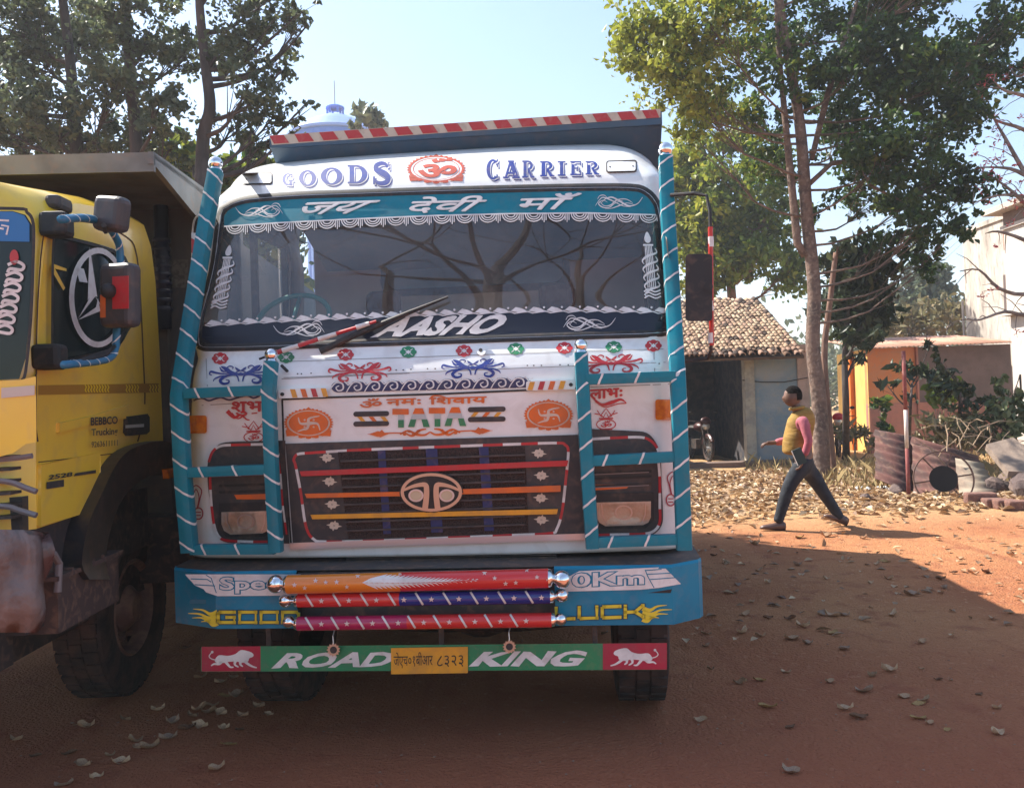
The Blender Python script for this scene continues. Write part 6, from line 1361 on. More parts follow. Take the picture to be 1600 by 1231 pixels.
for k in range(60):
    x = random.uniform(-90, 95); y = random.uniform(62, 75); r_ = random.uniform(3, 6); C.append(np.array([x, y, r_*.6])+RNG.normal(size=(700, 3))*[r_*.7, 2.5, r_*.42])
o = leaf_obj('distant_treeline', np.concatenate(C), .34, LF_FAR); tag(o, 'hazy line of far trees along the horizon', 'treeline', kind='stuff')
# flowering bare tree at the right
FLW = mat('coral_flower', (.62, .09, .07), .6, col2=(.5, .05, .06)); YF = 18
ft = empty('flowering_tree', G(1690, 735)); tag(ft, 'bare-branched tree with coral red blossoms reaching in from the right', 'tree'); FO = ft.location.copy()
b = MB(); yq = FO.y
b.tube([Vector((0, 0, 0)), AT(1690, 500, yq)-FO, AT(1680, 380, yq)-FO, AT(1670, 250, yq)-FO, AT(1665, 100, yq)-FO], [.22, .17, .13, .09, .05], 8); b.build('trunk', BARKG, ft, True)
b = MB(); fl_ = MB(); random.seed(9)
BR = [[(1682, 420), (1640, 330), (1600, 268), (1570, 215), (1553, 185), (1541, 150)], [(1672, 300), (1640, 235), (1600, 203), (1560, 190), (1536, 172)], [(1668, 220), (1640, 170), (1600, 150), (1570, 142), (1554, 128)], [(1678, 360), (1640, 300), (1590, 268), (1560, 262), (1527, 262)], [(1684, 430), (1630, 345), (1598, 315), (1570, 290), (1535, 268)], [(1680, 400), (1640, 320), (1600, 308), (1560, 305), (1520, 318)], [(1668, 180), (1640, 100), (1610, 110), (1590, 120), (1577, 105)], [(1690, 480), (1640, 440), (1600, 460), (1560, 450), (1530, 422), (1500, 424)], [(1690, 520), (1640, 480), (1600, 492), (1570, 487), (1530, 500), (1512, 498)], [(1690, 470), (1640, 400), (1600, 375), (1560, 362), (1540, 365)]]
for k, br in enumerate(BR):
    pts = [AT(x, y, yq+(k % 3-1)*.4*(1-i/6))-FO for i, (x, y) in enumerate(cat(br, 3))]; n_ = len(pts); b.tube(pts, [.06*(1-i/n_)**1.2+.008 for i in range(n_)], 6, cap=False)
    for i in range(4, n_):
        if random.random() < .75:
            q_ = pts[i]+Vector((random.uniform(-.6, .2), random.uniform(-.3, .3), random.uniform(-.4, .4))); b.tube([pts[i], pts[i].lerp(q_, .5)+Vector((0, 0, .05)), q_], [.011, .008, .004], 4, cap=False)
            if k < 7 or random.random() < .2:
                for _ in range(random.randint(1, 3)):
                    c_ = q_+Vector((random.uniform(-.1, .1), random.uniform(-.1, .1), random.uniform(-.08, .08)))
                    for _2 in range(5):
                        d2 = Vector((random.gauss(0, 1), random.gauss(0, 1), random.gauss(0, 1))).normalized(); a2_ = d2.orthogonal().normalized()
                        fl_.add([c_, c_+d2*.05+a2_*.02, c_+d2*.085, c_+d2*.05-a2_*.02], [(0, 1, 2, 3)])
b.build('branches', BARKG, ft); o = fl_.build('blossoms', FLW, ft); o['kind'] = 'stuff'
# ------------------------------------------------------------------ scrap by the path: rusty sheets, wheel, post, slab
def px3(x, y, Y): return AT(x, y, Y)
def sheet(pts, Y0, Y1, m_, label, waves):
    A, B_, C_, D_ = pts   # bottom-left, bottom-right, top-right, top-left (pixels); ribs run left-right
    a, b_, c, d = px3(*A, Y0), px3(*B_, Y0-.1), px3(*C_, Y1), px3(*D_, Y1); ob_ = empty('corrugated_sheet', Vector((a.x, a.y, max(0, a.z)))); tag(ob_, label, 'metal sheet', 'scrap corrugated sheets by the path'); corr('sheet_panel', a, d, c, b_, m_, ob_, ob_.location.copy(), waves, .014, 6, .008); return ob_
RS2 = mat('rusty_sheet', (.11, .04, .032), .85, col2=(.06, .03, .027), nscale=3, dirt=(.3, .18, .12), dirtamt=.5); GS2 = mat('grey_brown_sheet', (.30, .25, .19), .75, col2=(.17, .12, .09), nscale=2.5, dirt=(.4, .3, .2), dirtamt=.4)
sheet(((1368, 748), (1438, 777), (1434, 684), (1366, 671)), 12.9, 14.0, RS2, 'dark red rusty corrugated sheet left of the red and white post', 7)
sheet(((1428, 778), (1545, 778), (1528, 712), (1424, 682)), 12.7, 13.7, RS2, 'long rusty corrugated sheet right of the red and white post, behind the iron hoop', 7)
sheet(((1500, 777), (1562, 776), (1536, 724), (1492, 716)), 12.3, 13.2, GS2, 'short grey-brown corrugated sheet lying lowest at the right end of the heap', 5)
wc_ = px3(1474, 748, 12.45); ow_ = empty('iron_hoop', Vector((wc_.x, wc_.y, 0))); tag(ow_, 'thin rusty iron hoop with a dark hub leaning on the long corrugated sheet', 'hoop')
r1 = 44/F*12.4; b = MB(); ax = Vector((-.25, -1, .22)).normalized(); cc_ = Vector((0, 0, wc_.z))
b.lathe([(r1*.96, -.02), (r1, -.02), (r1, .02), (r1*.96, .02), (r1*.96, -.02)], cc_, ax, 40); b.build('iron_rim', mat('iron_dark', (.13, .07, .05), .8, dirt=(.3, .2, .15), dirtamt=.4), ow_); 
for k in range(6):
    b = MB(); a1_ = ax.orthogonal().normalized(); a2_ = ax.cross(a1_); q_ = math.pi*k/3+.4; dv = a1_*math.cos(q_)+a2_*math.sin(q_); b.tube([cc_+dv*r1*.4, cc_+dv*r1*.97], .012, 6); b.build('spoke', mat('iron_dark', (0, 0, 0)), ow_)
b = MB(); b.lathe([(.001, .012), (r1*.47, .012)], cc_, ax, 30); b.build('dark_hub', mat('hub_black', (.012, .009, .009), .9), ow_)
ps = px3(1420, 778, 12.4); pt = empty('marker_post', Vector((ps.x, ps.y, 0))); tag(pt, 'thin red post with a white band standing before the rusty sheets', 'post')
RP = mat('post_red', (.22, .05, .045), .8, dirt=(.3, .2, .15), dirtamt=.5)
def pseg(y0, y1, m_, r=.028):
    b = MB(); a = px3(1421, y0, ps.y); c = px3(1421, y1, ps.y); b.tube([(0, 0, max(0, a.z)), (0, 0, c.z)], r, 10); b.build('post_section', m_, pt, True)
pseg(782, 700, RP); pseg(699.8, 640.2, mat('post_white', (.6, .53, .48), .8, dirt=(.3, .2, .15), dirtamt=.4)); pseg(640, 548, RP)
slc = px3(1572, 712, 12.3); sb = empty('concrete_slab', Vector((slc.x, slc.y, 0))); tag(sb, 'flat grey-tan concrete slab leaning on the rubble at the right edge', 'slab')
q4 = [px3(1541, 694, 12.9), px3(1583, 683, 13.0), px3(1612, 705, 12.6), px3(1612, 738, 12.1), px3(1576, 736, 12.2)]; q4 = [v-sb.location for v in q4]; b = MB(); b.add(q4+[v-Vector((0, -.04, .09)) for v in q4], [(0, 1, 2, 3, 4), (9, 8, 7, 6, 5)]+[(i, (i+1) % 5, 5+(i+1) % 5, 5+i) for i in range(5)]); b.build('slab_body', mat('slab_concrete', (.24, .18, .14), .9, col2=(.19, .14, .11), bump=.4), sb)
random.seed(21)
CLAY = mat('clay_block', (.20, .10, .075), .95, col2=(.14, .07, .055), nscale=9, bump=.6); STN = mat('rubble_stone', (.10, .07, .065), .95, col2=(.17, .12, .10), nscale=5, bump=.7)
def rock(name, loc, s, m_, label, cat_, grp=None):
    b = MB(); b.ball((0, 0, 0), 1, 10, 7); R_ = random.Random(hash((round(loc[0], 3), round(loc[1], 3))) & 255)
    ph = [R_.uniform(0, 6) for _ in range(6)]; vs = []
    for v in b.v:
        x, y, z = v; k = 1+.18*math.sin(3*x+ph[0])+.14*math.sin(4*y+ph[1])+.14*math.sin(4*z+ph[2]); z = max(z, -.45); vs.append((x*s[0]*k, y*s[1]*k, (z+.4)*s[2]*k))
    b.v = vs; o = b.build(name, m_, None, False); o.location = loc; o.rotation_euler = (0, 0, R_.uniform(0, 3)); tag(o, label, cat_, grp); return o
for k, (x, y, Y, w) in enumerate(((1538, 785, 0, .24), (1556, 787, 0, .17), (1575, 789, 0, .18), (1593, 791, 0, .17))):
    g = G(x, y+6); b = MB(); b.box(-w, -.09, 0, w*.6, .09, .13 if k else .19); o = b.build('clay_block', CLAY); bevel(o, .025); o.location = g; o.rotation_euler = (0, 0, random.uniform(-.2, .1)); tag(o, ('tallest red clay block at the left end of the low kerb', 'red clay kerb block next to the tallest one', 'red clay kerb block third from the tallest one', 'red clay kerb block at the right picture edge')[k], 'block', 'clay blocks along the scrap heap')
for k, (x, y, s_, lb) in enumerate(((1590, 752, .3, 'dark rubble stone under the concrete slab'), (1562, 766, .2, 'dark stone between the clay kerb and the slab'), (1603, 772, .3, 'dark stone at the right picture edge above the kerb'), (1400, 770, .13, 'small dark stone left of the post foot'), (1352, 778, .09, 'small stone at the edge of the dry leaves'))): rock('rubble_stone', G(x, y+6), (s_, s_*.8, s_*.8), STN, lb, 'stone')
b = MB(); g = G(1362, 768)
R_ = random.Random(4); vs = [(-.25+.1*i+R_.uniform(-.03, .03), .05*math.sin(i*2.1)+(.11 if j else -.05), .02+R_.uniform(0, .07)) for j in (0, 1) for i in range(6)]; b.add(vs, [(i, i+1, 7+i, 6+i) for i in range(5)]); o = b.build('plastic_bag', mat('plastic_film', (.55, .58, .6), .25)); o.location = g; tag(o, 'crumpled pale plastic bag lying on the dry leaves', 'plastic bag')
# ------------------------------------------------------------------ bushes, grass
def bush(name, label, px, py, Y, clumps, m_, size, dens, cat_='bush', elong=1.8, **kw):
    g = Vector((AT(px, py, Y).x, Y, 0)); make_tree(name, label, [g, g+Vector((0, 0, .15)), g+Vector((0, 0, .45))], [cl(*c_) for c_ in clumps], m_, BARKG, size, dens, trunk_r=(.03, .015), cat_=cat_, elong=elong, twigs=2, limb_r=.018, **kw)
bush('bush', 'fresh light green weed bush in front of the grey wall', 1470, 640, 16, [(1470, 605, 16, 22, 18, 1.0), (1485, 620, 15.8, 20, 14, 1.0), (1462, 625, 16, 14, 10, .8)], LF_LIME, .09, 500)
bush('bush', 'pale green leafy bush by the white house wall', 1565, 690, 14.5, [(1570, 630, 14.6, 26, 22, 1.0), (1590, 650, 14.5, 26, 26, 1.1), (1545, 645, 14.4, 22, 16, .9), (1575, 675, 14.2, 30, 18, 1.0), (1565, 602, 14.8, 14, 16, .6)], leaf_mat('leaf_pale_bush', (.06, .09, .03), (.14, .17, .07), (.30, .30, .15), .35), .085, 480)
bush('dry_bush', 'tangled straw-coloured dry bush behind the corrugated sheets', 1500, 700, 14.6, [(1480, 668, 14.8, 35, 20, 1), (1520, 680, 14.6, 35, 18, 1.1), (1510, 655, 14.8, 26, 16, .9), (1545, 690, 14.3, 24, 16, .9), (1455, 690, 15, 24, 14, .8)], LF_DRYB, .07, 420, elong=4.5, shell=.45)
bush('bush', 'small weed at the foot of the orange wall', 1376, 670, 18.5, [(1376, 640, 18.5, 10, 24, .9), (1380, 672, 18.5, 14, 10, .7)], LF_MAIN, .12, 420)
bush('dry_bush', 'low dry weeds left of the rusty sheets below the yellow wall', 1335, 680, 18.8, [(1335, 675, 19, 26, 8, .9), (1310, 672, 20, 16, 8, .8), (1370, 690, 18, 18, 8, .7)], LF_DRYB, .08, 420, elong=4, shell=.5)
b = MB(); random.seed(13)
for k in range(5200):
    x = random.uniform(5.0, 14.5); y = random.uniform(13.2, 18.6)
    if y > 18.4 and x < 6.3: continue
    h = random.uniform(.04, .26)*(1.6 if random.random() < .1 else 1); a = random.uniform(0, 6.28); c_, s_ = math.cos(a)*.006, math.sin(a)*.006; lx, ly_ = random.gauss(0, .12)*h*2, random.gauss(0, .12)*h*2
    b.add([(x-c_, y-s_, 0), (x+c_, y+s_, 0), (x+lx*.5, y+ly_*.5, h*.6), (x+lx*1.6, y+ly_*1.6, h)], [(0, 1, 2), (0, 2, 3)])
o = b.build('dry_grass', mat('straw_grass', (.42, .30, .14), .9, col2=(.28, .22, .10), nscale=1)); tag(o, 'thin straw-coloured dry grass on the verge', 'grass', kind='stuff')
b = MB()
for k in range(46):
    p = AT(random.uniform(1440, 1600), random.uniform(660, 715), random.uniform(13.2, 14.8)); d2 = Vector((random.uniform(-.5, .5), random.uniform(-.3, .3), random.uniform(-.25, .4))); b.tube([p-d2*.6, p+Vector((random.uniform(-.05, .05), 0, .06)), p+d2*.6], [.010, .008, .004], 4, cap=False)
o = b.build('dead_twigs', mat('twig_tan', (.36, .25, .16), .9)); tag(o, 'tangle of dead twigs over the scrap sheets', 'twigs', kind='stuff')
# ------------------------------------------------------------------ fallen leaves
DRY = leaf_mat('dry_leaf', (.17, .09, .05), (.38, .25, .14), (.62, .46, .28), .15)
N = 9500; x = RNG.uniform(1.6, 12.5, N); y = 9.9+7.4*RNG.random(N)**.85; keepm = (RNG.random(N) < np.clip((y-9.75-.18*np.sin(x*2.3)-.10*x)/1.3, .02, 1)); keepm &= ~((y > 18.2)); x, y = x[keepm], y[keepm]
C = np.stack([x, y, .018+.03*RNG.random(len(x))], 1)
o = leaf_obj('leaf_litter', C, .075, DRY, None, None, flat=.82, droop=0, elong=1.7, curl=.45); tag(o, 'thick carpet of pale dry leaves between the yard and the tiled house', 'dry leaves', kind='stuff')
N = 420; x = RNG.uniform(.5, 9, N); y = RNG.uniform(5.5, 10.4, N); o = leaf_obj('leaf_crumbs', np.stack([x, y, np.full(N, .012)], 1), .045, DRY, None, None, flat=.85, droop=0, curl=.3); tag(o, 'sparse small leaf crumbs on the open red earth', 'dry leaves', kind='stuff')
N = 7000; x = RNG.uniform(-3, 6, N); y = 2.6+8.5*RNG.random(N)**1.3; b = MB()
for k in range(N):
    r_ = random.uniform(.002, .005)+(.006 if random.random() < .08 else 0); zz_ = random.uniform(.3, .7)*r_; q = [(x[k]+r_*math.cos(a+k), y[k]+r_*math.sin(a+k), .002) for a in (0, 2.1, 4.2)]; b.add(q+[(x[k]+r_*.3, y[k], r_*.55+.002)], [(0, 1, 3), (1, 2, 3), (2, 0, 3)])
gz = lambda a, c: float(gh(np.array(a), np.array(c)))
b.v = [(v[0], v[1], v[2]+gz(v[0], v[1])) for v in b.v]
o = b.build('gravel', mat('small_stones', (.22, .12, .085), .95, col2=(.36, .22, .15), nscale=3)); tag(o, 'tiny stones scattered on the red earth', 'gravel', kind='stuff')
def leafmesh(seed, c):
    R_ = random.Random(seed); n = 9; L = 1.0; vs = []; W = R_.uniform(.26, .36); up = R_.uniform(.10, .28); tw = R_.uniform(-.2, .2)
    for i in range(n+1):
        t = i/n; xx = -.5+t; w = W*math.sin(math.pi*min(1, t*.96+.02))**.75*(1.1-.3*t); z0 = up*(2*t-1)**2*.6
        for s_ in (-1, -.5, 0, .5, 1): vs.append((xx, w*s_+.04*math.sin(t*9+seed)*abs(s_), z0+abs(s_)**1.5*up*.7*(1+.5*math.sin(t*7+seed*s_))+tw*s_*w*t+.012))
    fs = [(i*5+j, i*5+j+1, (i+1)*5+j+1, (i+1)*5+j) for i in range(n) for j in range(4)]; vs += [(-.72, .0, .05+up*.3), (-.5, .012, .03), (-.5, -.012, .03)]; k = len(vs); fs.append((k-3, k-2, k-1))
    me = bpy.data.meshes.new('fallen_leaf'); me.from_pydata(vs, [], fs); me.materials.append(c); me.polygons.foreach_set('use_smooth', [True]*len(me.polygons)); return me
LMS = [leafmesh(i, mat('dry_leaf_%s' % n_, c, 1.0, spec=.0, col2=c2, nscale=18)) for i, (n_, c, c2) in enumerate((('pale', (.50, .33, .21), (.38, .23, .14)), ('tan', (.36, .24, .15), (.26, .15, .09)), ('grey', (.40, .28, .20), (.28, .18, .13)), ('brown', (.22, .12, .075), (.15, .08, .05)), ('ochre', (.42, .27, .12), (.3, .18, .08)), ('cream', (.56, .39, .26), (.44, .29, .18))))]
LP_ = [(1165, 960, 16), (1200, 965, 14), (1160, 985, 20), (1300, 960, 20), (1320, 960, 14), (1390, 905, 12), (1425, 930, 20), (1395, 960, 16), (1255, 978, 18), (1262, 1002, 14), (1302, 987, 18), (1236, 995, 22), (1235, 966, 16), (1188, 990, 14), (1103, 985, 14), (1103, 1002, 12), (1320, 1011, 18), (1228, 1043, 14), (1296, 1060, 14), (1364, 1052, 16), (1390, 1046, 22), (1352, 1076, 24), (1412, 1086, 18), (1436, 1097, 20), (1445, 1092, 20), (1466, 1062, 12), (1485, 1063, 8), (1158, 1063, 20), (1186, 1058, 18), (1200, 1103, 26), (1322, 1108, 22), (1342, 1121, 26), (1095, 1121, 18), (1235, 1134, 16), (1435, 1122, 24), (1452, 1130, 12), (1558, 1106, 14), (1558, 1145, 24), (1235, 1203, 24), (1382, 876, 16), (1312, 861, 12), (1247, 882, 14), (1187, 892, 12), (1135, 878, 10), (1115, 866, 10), (1370, 882, 10), (1115, 855, 10), (1134, 879, 10), (1200, 913, 12), (1291, 907, 10), (1360, 912, 10), (1440, 1045, 8), (1440, 1003, 16),
       (410, 963, 16), (440, 969, 14), (290, 1010, 16), (314, 1058, 18), (365, 1057, 14), (345, 1065, 18), (352, 1085, 20), (370, 1085, 20), (247, 1106, 18), (312, 1106, 20), (328, 1110, 24), (300, 1115, 20), (270, 1125, 20), (292, 1134, 24), (313, 1131, 24), (330, 1100, 20), (345, 1112, 20), (380, 1115, 20), (375, 1137, 14), (350, 1135, 16), (210, 1150, 20), (235, 1160, 26), (262, 1148, 24), (215, 1160, 18), (135, 1128, 22), (120, 1125, 18), (108, 1167, 20), (195, 1118, 20), (130, 1185, 30), (190, 1182, 26), (172, 1170, 14), (340, 1198, 22), (100, 1217, 26), (155, 1229, 16), (357, 1160, 22), (150, 1205, 18), (55, 1172, 16), (25, 1150, 18), (405, 1100, 20), (420, 1112, 14), (1480, 1140, 12), (1530, 1085, 12), (1110, 1040, 10), (1150, 925, 12), (1175, 940, 10), (1470, 905, 14), (1540, 892, 18), (1520, 895, 14), (1490, 895, 12), (1500, 870, 10), (1580, 868, 12), (1545, 925, 10), (1450, 880, 10), (1580, 955, 10), (1350, 838, 12), (1250, 838, 16), (1180, 850, 14), (1290, 836, 16)]
random.seed(2)
for i, (x_, y_, w) in enumerate(LP_):
    g = G(x_, y_+2); me = LMS[random.choice([0, 1, 2, 3, 4, 5, 0, 5])]; o = bpy.data.objects.new('fallen_leaf', me); COL.objects.link(o); L_ = w/F*(g.y)*1.12; o.location = (g.x, g.y, gz(g.x, g.y)+.002); o.scale = (L_, L_*random.uniform(.8, 1.2), L_*random.uniform(.7, 1.5)); o.rotation_euler = (random.uniform(-.25, .25), random.uniform(-.2, .2), random.uniform(-.6, .6)+random.choice([0, math.pi]))
    sunlit = x_ > 1300 and y_ < 865+max(0, (x_-1395))*.585
    tone = {'dry_leaf_pale': 'pale', 'dry_leaf_tan': 'tan', 'dry_leaf_grey': 'greyish', 'dry_leaf_brown': 'dark brown', 'dry_leaf_ochre': 'ochre', 'dry_leaf_cream': 'cream'}[me.materials[0].name]
    where = 'lying beside the yellow truck wheel' if x_ < 230 else 'between the two trucks under the bumper end' if x_ < 700 else 'on the sunlit earth right of the truck shadow' if sunlit else 'in the truck shadow near the bottom right' if y_ > 1040 else 'in the truck shadow between bumper and walking man'
    tag(o, '%s curled dry leaf %s' % (tone, where), 'leaf', '%s dry leaves %s' % (tone, where))
# ------------------------------------------------------------------ motorcycles
def bike(px, Y, label, colr, ang):
    g = Vector((AT(px, 640, Y).x, Y, .0)); r = empty('motorcycle', g, ang); tag(r, label, 'motorcycle')
    for yy in (0, 1.25):
        b = MB(); n = 26; ring = [Vector((0, yy+.28*math.cos(t), .30+.28*math.sin(t))) for t in [2*math.pi*k/n for k in range(n+1)]]; b.tube(ring, .04, 8, cap=False, front=Vector((1, 0, 0))); w_ = b.build('wheel', TYRE, r, True)
        b = MB()
        for k in range(8): t = math.pi*k/8; b.tube([(0, yy-.26*math.cos(t), .3-.26*math.sin(t)), (0, yy+.26*math.cos(t), .3+.26*math.sin(t))], .004, 4)
        b.lathe([(.05, -.05), (.05, .05)], (0, yy, .3), (1, 0, 0), 12); b.build('spokes', SILV, w_)
    b = MB()
    for sx in (-.07, .07): b.tube([(sx, 0, .3), (sx, .22, .85)], .018, 8)
    b.tube([(0, .25, .8), (0, .6, .35), (0, .95, .35), (0, 1.25, .3)], .025, 8); b.box(-.13, .5, .28, .13, .82, .52); b.build('frame', DARKST, r)
    b = MB(); b.ball((0, .5, .83), .16, 16, 10, 1, 1.6, .8); b.build('fuel_tank', colr, r, True)
    b = MB(); b.ball((0, .98, .80), .16, 16, 8, .9, 2.2, .45); b.build('saddle', BLACK, r, True)
    b = MB(); b.tube([(-.36, .32, 1.0), (-.15, .22, .97), (.15, .22, .97), (.36, .32, 1.0)], .013, 8); b.build('handlebar', DARKST, r)
    b = MB(); b.lathe([(.0, .03), (.09, .02), (.10, -.02), (.06, -.1)], (0, .1, .86), (0, -1, .05), 18); h = b.build('headlamp', mat('bike_lamp', (.6, .58, .52), .2, metal=.4), r, True)
    b = MB(); b.ball((0, .14, .97), .13, 14, 8, 1.1, .6, .9); b.build('lamp_cowl', colr, r, True)
    b = MB(); b.tube([(0, .3*math.cos(t)*1.08, .3+.3*math.sin(t)*1.1) for t in [math.radians(20+k*14) for k in range(10)]], .05, 8, front=Vector((1, 0, 0))); b.build('mudguard', colr, r)
    for sx in (-1, 1):
        b = MB(); b.tube([(sx*.22, .28, 1.0), (sx*.3, .26, 1.15)], .006, 6); b.ball((sx*.32, .26, 1.2), .06, 12, 8, 1, .3, .7); b.build('bike_mirror', BLACK, r)
bike(1105, 20.6, 'dark motorcycle parked inside the shaded bay of the tiled house', mat('bike_red_dark', (.05, .012, .012), .4), .15)
bike(1308, 20.6, 'red motorcycle half hidden behind the tree trunk near the yellow wall', mat('bike_red', (.45, .015, .03), .35), -.5)
# ------------------------------------------------------------------ walking man
YP = G(1250, 826).y
def W3(x, y, dy=0.0): return AT(x, y, YP+dy)
man = empty('person', Vector((W3(1250, 826).x, YP, 0))); tag(man, 'man walking left in a mustard puffer vest, pink shirt and dark jeans, book in hand', 'person'); MO = man.location.copy()
def skinmesh(name, chains, m_, parent, sub=2, extra=None):
    vs = []; es = []; rs = []; key = {}
    for chn in chains:
        pv = None
        for item in chn:
            p = tuple(round(c_, 4) for c_ in (Vector(item[0])-MO)); r = item[1]
            if p not in key: key[p] = len(vs); vs.append(p); rs.append(r if isinstance(r, tuple) else (r, r))
            if pv is not None and pv != key[p]: es.append((pv, key[p]))
            pv = key[p]
    me = bpy.data.meshes.new(name); me.from_pydata(vs, es, []); o = bpy.data.objects.new(name, me); COL.objects.link(o)
    sk = o.modifiers.new('k', 'SKIN'); sk.use_smooth_shade = True; lay = me.skin_vertices[0].data
    for i, r in enumerate(rs): lay[i].radius = r; lay[i].use_root = (i == 0)
    sb_ = o.modifiers.new('u', 'SUBSURF'); sb_.levels = sub; sb_.render_levels = sub
    dg = bpy.context.evaluated_depsgraph_get(); dg.update(); m2 = bpy.data.meshes.new_from_object(o.evaluated_get(dg)); bpy.data.objects.remove(o)
    if extra:
        b = MB(); b.add([v.co for v in m2.vertices], [tuple(p.vertices) for p in m2.polygons]); extra(b); m2 = b.mesh(name)
    m2.name = name; return new_obj(name, m2, m_, parent, True)
SKIN = mat('brown_skin', (.17, .085, .055), .5, col2=(.14, .07, .045), nscale=20); HAIR = mat('black_hair', (.010, .008, .007), .95, spec=.1, bump=.5, bscale=90)
VEST = mat('mustard_vest', (.36, .21, .045), .85, col2=(.26, .15, .03), nscale=9, bump=1.0, bscale=9, stretch=(.5, .5, 1.6)); PINK = mat('pink_shirt', (.46, .13, .16), .85, col2=(.36, .09, .12), nscale=7, bump=.4, bscale=16); JEAN = mat('dark_jeans', (.016, .02, .028), .9, col2=(.03, .035, .045), nscale=9, bump=.5, bscale=20); SHOE = mat('brown_shoe', (.10, .055, .045), .4)
pel = W3(1256, 722); chest = W3(1252, 672); neck = W3(1246, 640); nk2 = W3(1243, 632); head = W3(1238, 620)
lsh = W3(1254, 655, -.17); lel = W3(1264, 690, -.24); lwr = W3(1255, 716, -.22); rsh = W3(1250, 657, .17); rel = W3(1232, 688, .22); rwr = W3(1206, 692, .2)
lh_, rh_ = W3(1251, 724, -.1), W3(1259, 724, .1); lk, rk = W3(1231, 764, -.11), W3(1287, 770, .10); la, ra = W3(1215, 817, -.1), W3(1314, 811, .1)
def bodyx(b):
    hc = head-MO; k = len(b.v); b.ball(hc, .108, 20, 14, .97, .78, 1.12)
    for v_ in range(k, len(b.v)):
        x, y, z = b.v[v_]; dx = x-hc.x; dz = z-hc.z; dy = y-hc.y
        if dx < 0:
            if -.035 < dz < .012 and abs(dy) < .016: x -= .024*(1-abs(dz+.02)/.035 if abs(dz+.02) < .035 else 0)+.006
            if -.075 < dz < -.045: x -= .006
            if .01 < dz < .03: x += .004
            if dz < -.07: x -= .006
        b.v[v_] = (x, y, z)
    b.tube([hc+Vector((-.085, 0, .012)), hc+Vector((-.112, 0, -.022)), hc+Vector((-.095, 0, -.034))], [.008, .014, .011], 8)
    b.tube([hc+Vector((-.094, -.025, -.056)), hc+Vector((-.102, 0, -.054)), hc+Vector((-.094, .025, -.056))], [.004, .009, .004], 6)
    for s_ in (-1, 1):
        b.ball(hc+Vector((.012, s_*.08, -.008)), .026, 10, 6, .7, .35, 1.15); b.ball(hc+Vector((-.083, s_*.030, .010)), .012, 8, 6)
    # hands: five bent fingers each
    for wr, dirv, crv in ((rwr-MO, Vector((-1, 0, .0)), Vector((0, 0, -1))), (lwr-MO, Vector((-.25, .05, -1)).normalized(), Vector((-.9, .5, -.2)).normalized())):
        side_ = dirv.cross(crv).normalized(); pc = wr+dirv*.055
        for f_, (off_, L_) in enumerate(((-.028, .060), (-.010, .070), (.009, .066), (.026, .052))):
            r0 = pc+side_*off_+dirv*.02; p1_ = r0+dirv*L_*.5+crv*.01; p2_ = p1_+dirv*L_*.25+crv*L_*.4; p3_ = p2_+crv*L_*.3-dirv*.006; b.tube([r0-dirv*.02, r0, p1_, p2_, p3_], [.009, .0095, .009, .008, .006], 7)
        r0 = pc-side_*.03-dirv*.02; b.tube([r0, r0-side_*.02+dirv*.02+crv*.012, r0-side_*.014+dirv*.05+crv*.03], [.011, .010, .007], 7)
body_ = skinmesh('body', [[(pel, .12), (chest, .12), (neck, .065), (nk2, .055), (head, (.07, .06))], [(chest, .12), (lsh, .05), (lel, .04), (lwr, .026), (lwr+(lwr-lel).normalized()*.07+Vector((-.01, 0, 0)), (.036, .018))], [(chest, .12), (rsh, .05), (rel, .04), (rwr, .026), (rwr+Vector((-.07, 0, .0)), (.036, .018))], [(pel, .12), (lh_, .08), (lk, .055), (la, .04)], [(pel, .12), (rh_, .08), (rk, .055), (ra, .04)]], SKIN, man, 2, bodyx)
b = MB(); hc = head-MO; b.ball(hc+Vector((.012, 0, .014)), .113, 22, 14, .95, .80, 1.10); keepf = []
for f in b.f:
    c_ = sum((Vector(b.v[i]) for i in f), Vector())/len(f)-hc
    if c_.z > .045 or (c_.x > .02 and c_.z > -.05) or (c_.x > -.03 and c_.z > .0 and False): keepf.append(f)
b.f = keepf; b.mi = [0]*len(keepf); b.build('hair', HAIR, man, True)
skinmesh('trousers', [[(pel+Vector((-.03, 0, .10)), (.15, .145)), (pel+Vector((-.01, 0, .0)), (.15, .14)), (lh_+Vector((0, 0, -.06)), .112), (lh_.lerp(lk, .5), .10), (lk, .082), (lk.lerp(la, .5), .072), (la.lerp(lk, .15), .062), (la+Vector((.0, 0, .0)), .066)], [(pel+Vector((-.01, 0, .0)), (.15, .14)), (rh_+Vector((0, 0, -.06)), .112), (rh_.lerp(rk, .5), .10), (rk, .08), (rk.lerp(ra, .5), .070), (ra.lerp(rk, .15), .06), (ra+Vector((0, 0, .0)), .064)]], JEAN, man, 2)
skinmesh('shirt', [[(chest, (.12, .13)), (lsh, .066), (lsh.lerp(lel, .5), .058), (lel, .052), (lel.lerp(lwr, .5), .046), (lwr+(lwr-lel)*-.12, .045)], [(chest, (.12, .13)), (rsh, .072), (rsh.lerp(rel, .5), .062), (rel, .056), (rel.lerp(rwr, .6), .046), (rwr+Vector((.035, 0, 0)), .038)]], PINK, man, 2)
VX = lambda z, r, dx=0: (W3(1248+dx, z), r)
def vestx(b): pass
skinmesh('vest', [[VX(712, (.155, .165), -4), VX(704, (.175, .18), -4), VX(690, (.17, .178), -3), VX(676, (.16, .178), 0), VX(662, (.15, .175), 3), VX(652, (.135, .175), 5), VX(645, (.115, .145), 3), VX(638, (.085, .09), -1)]], VEST, man, 2)
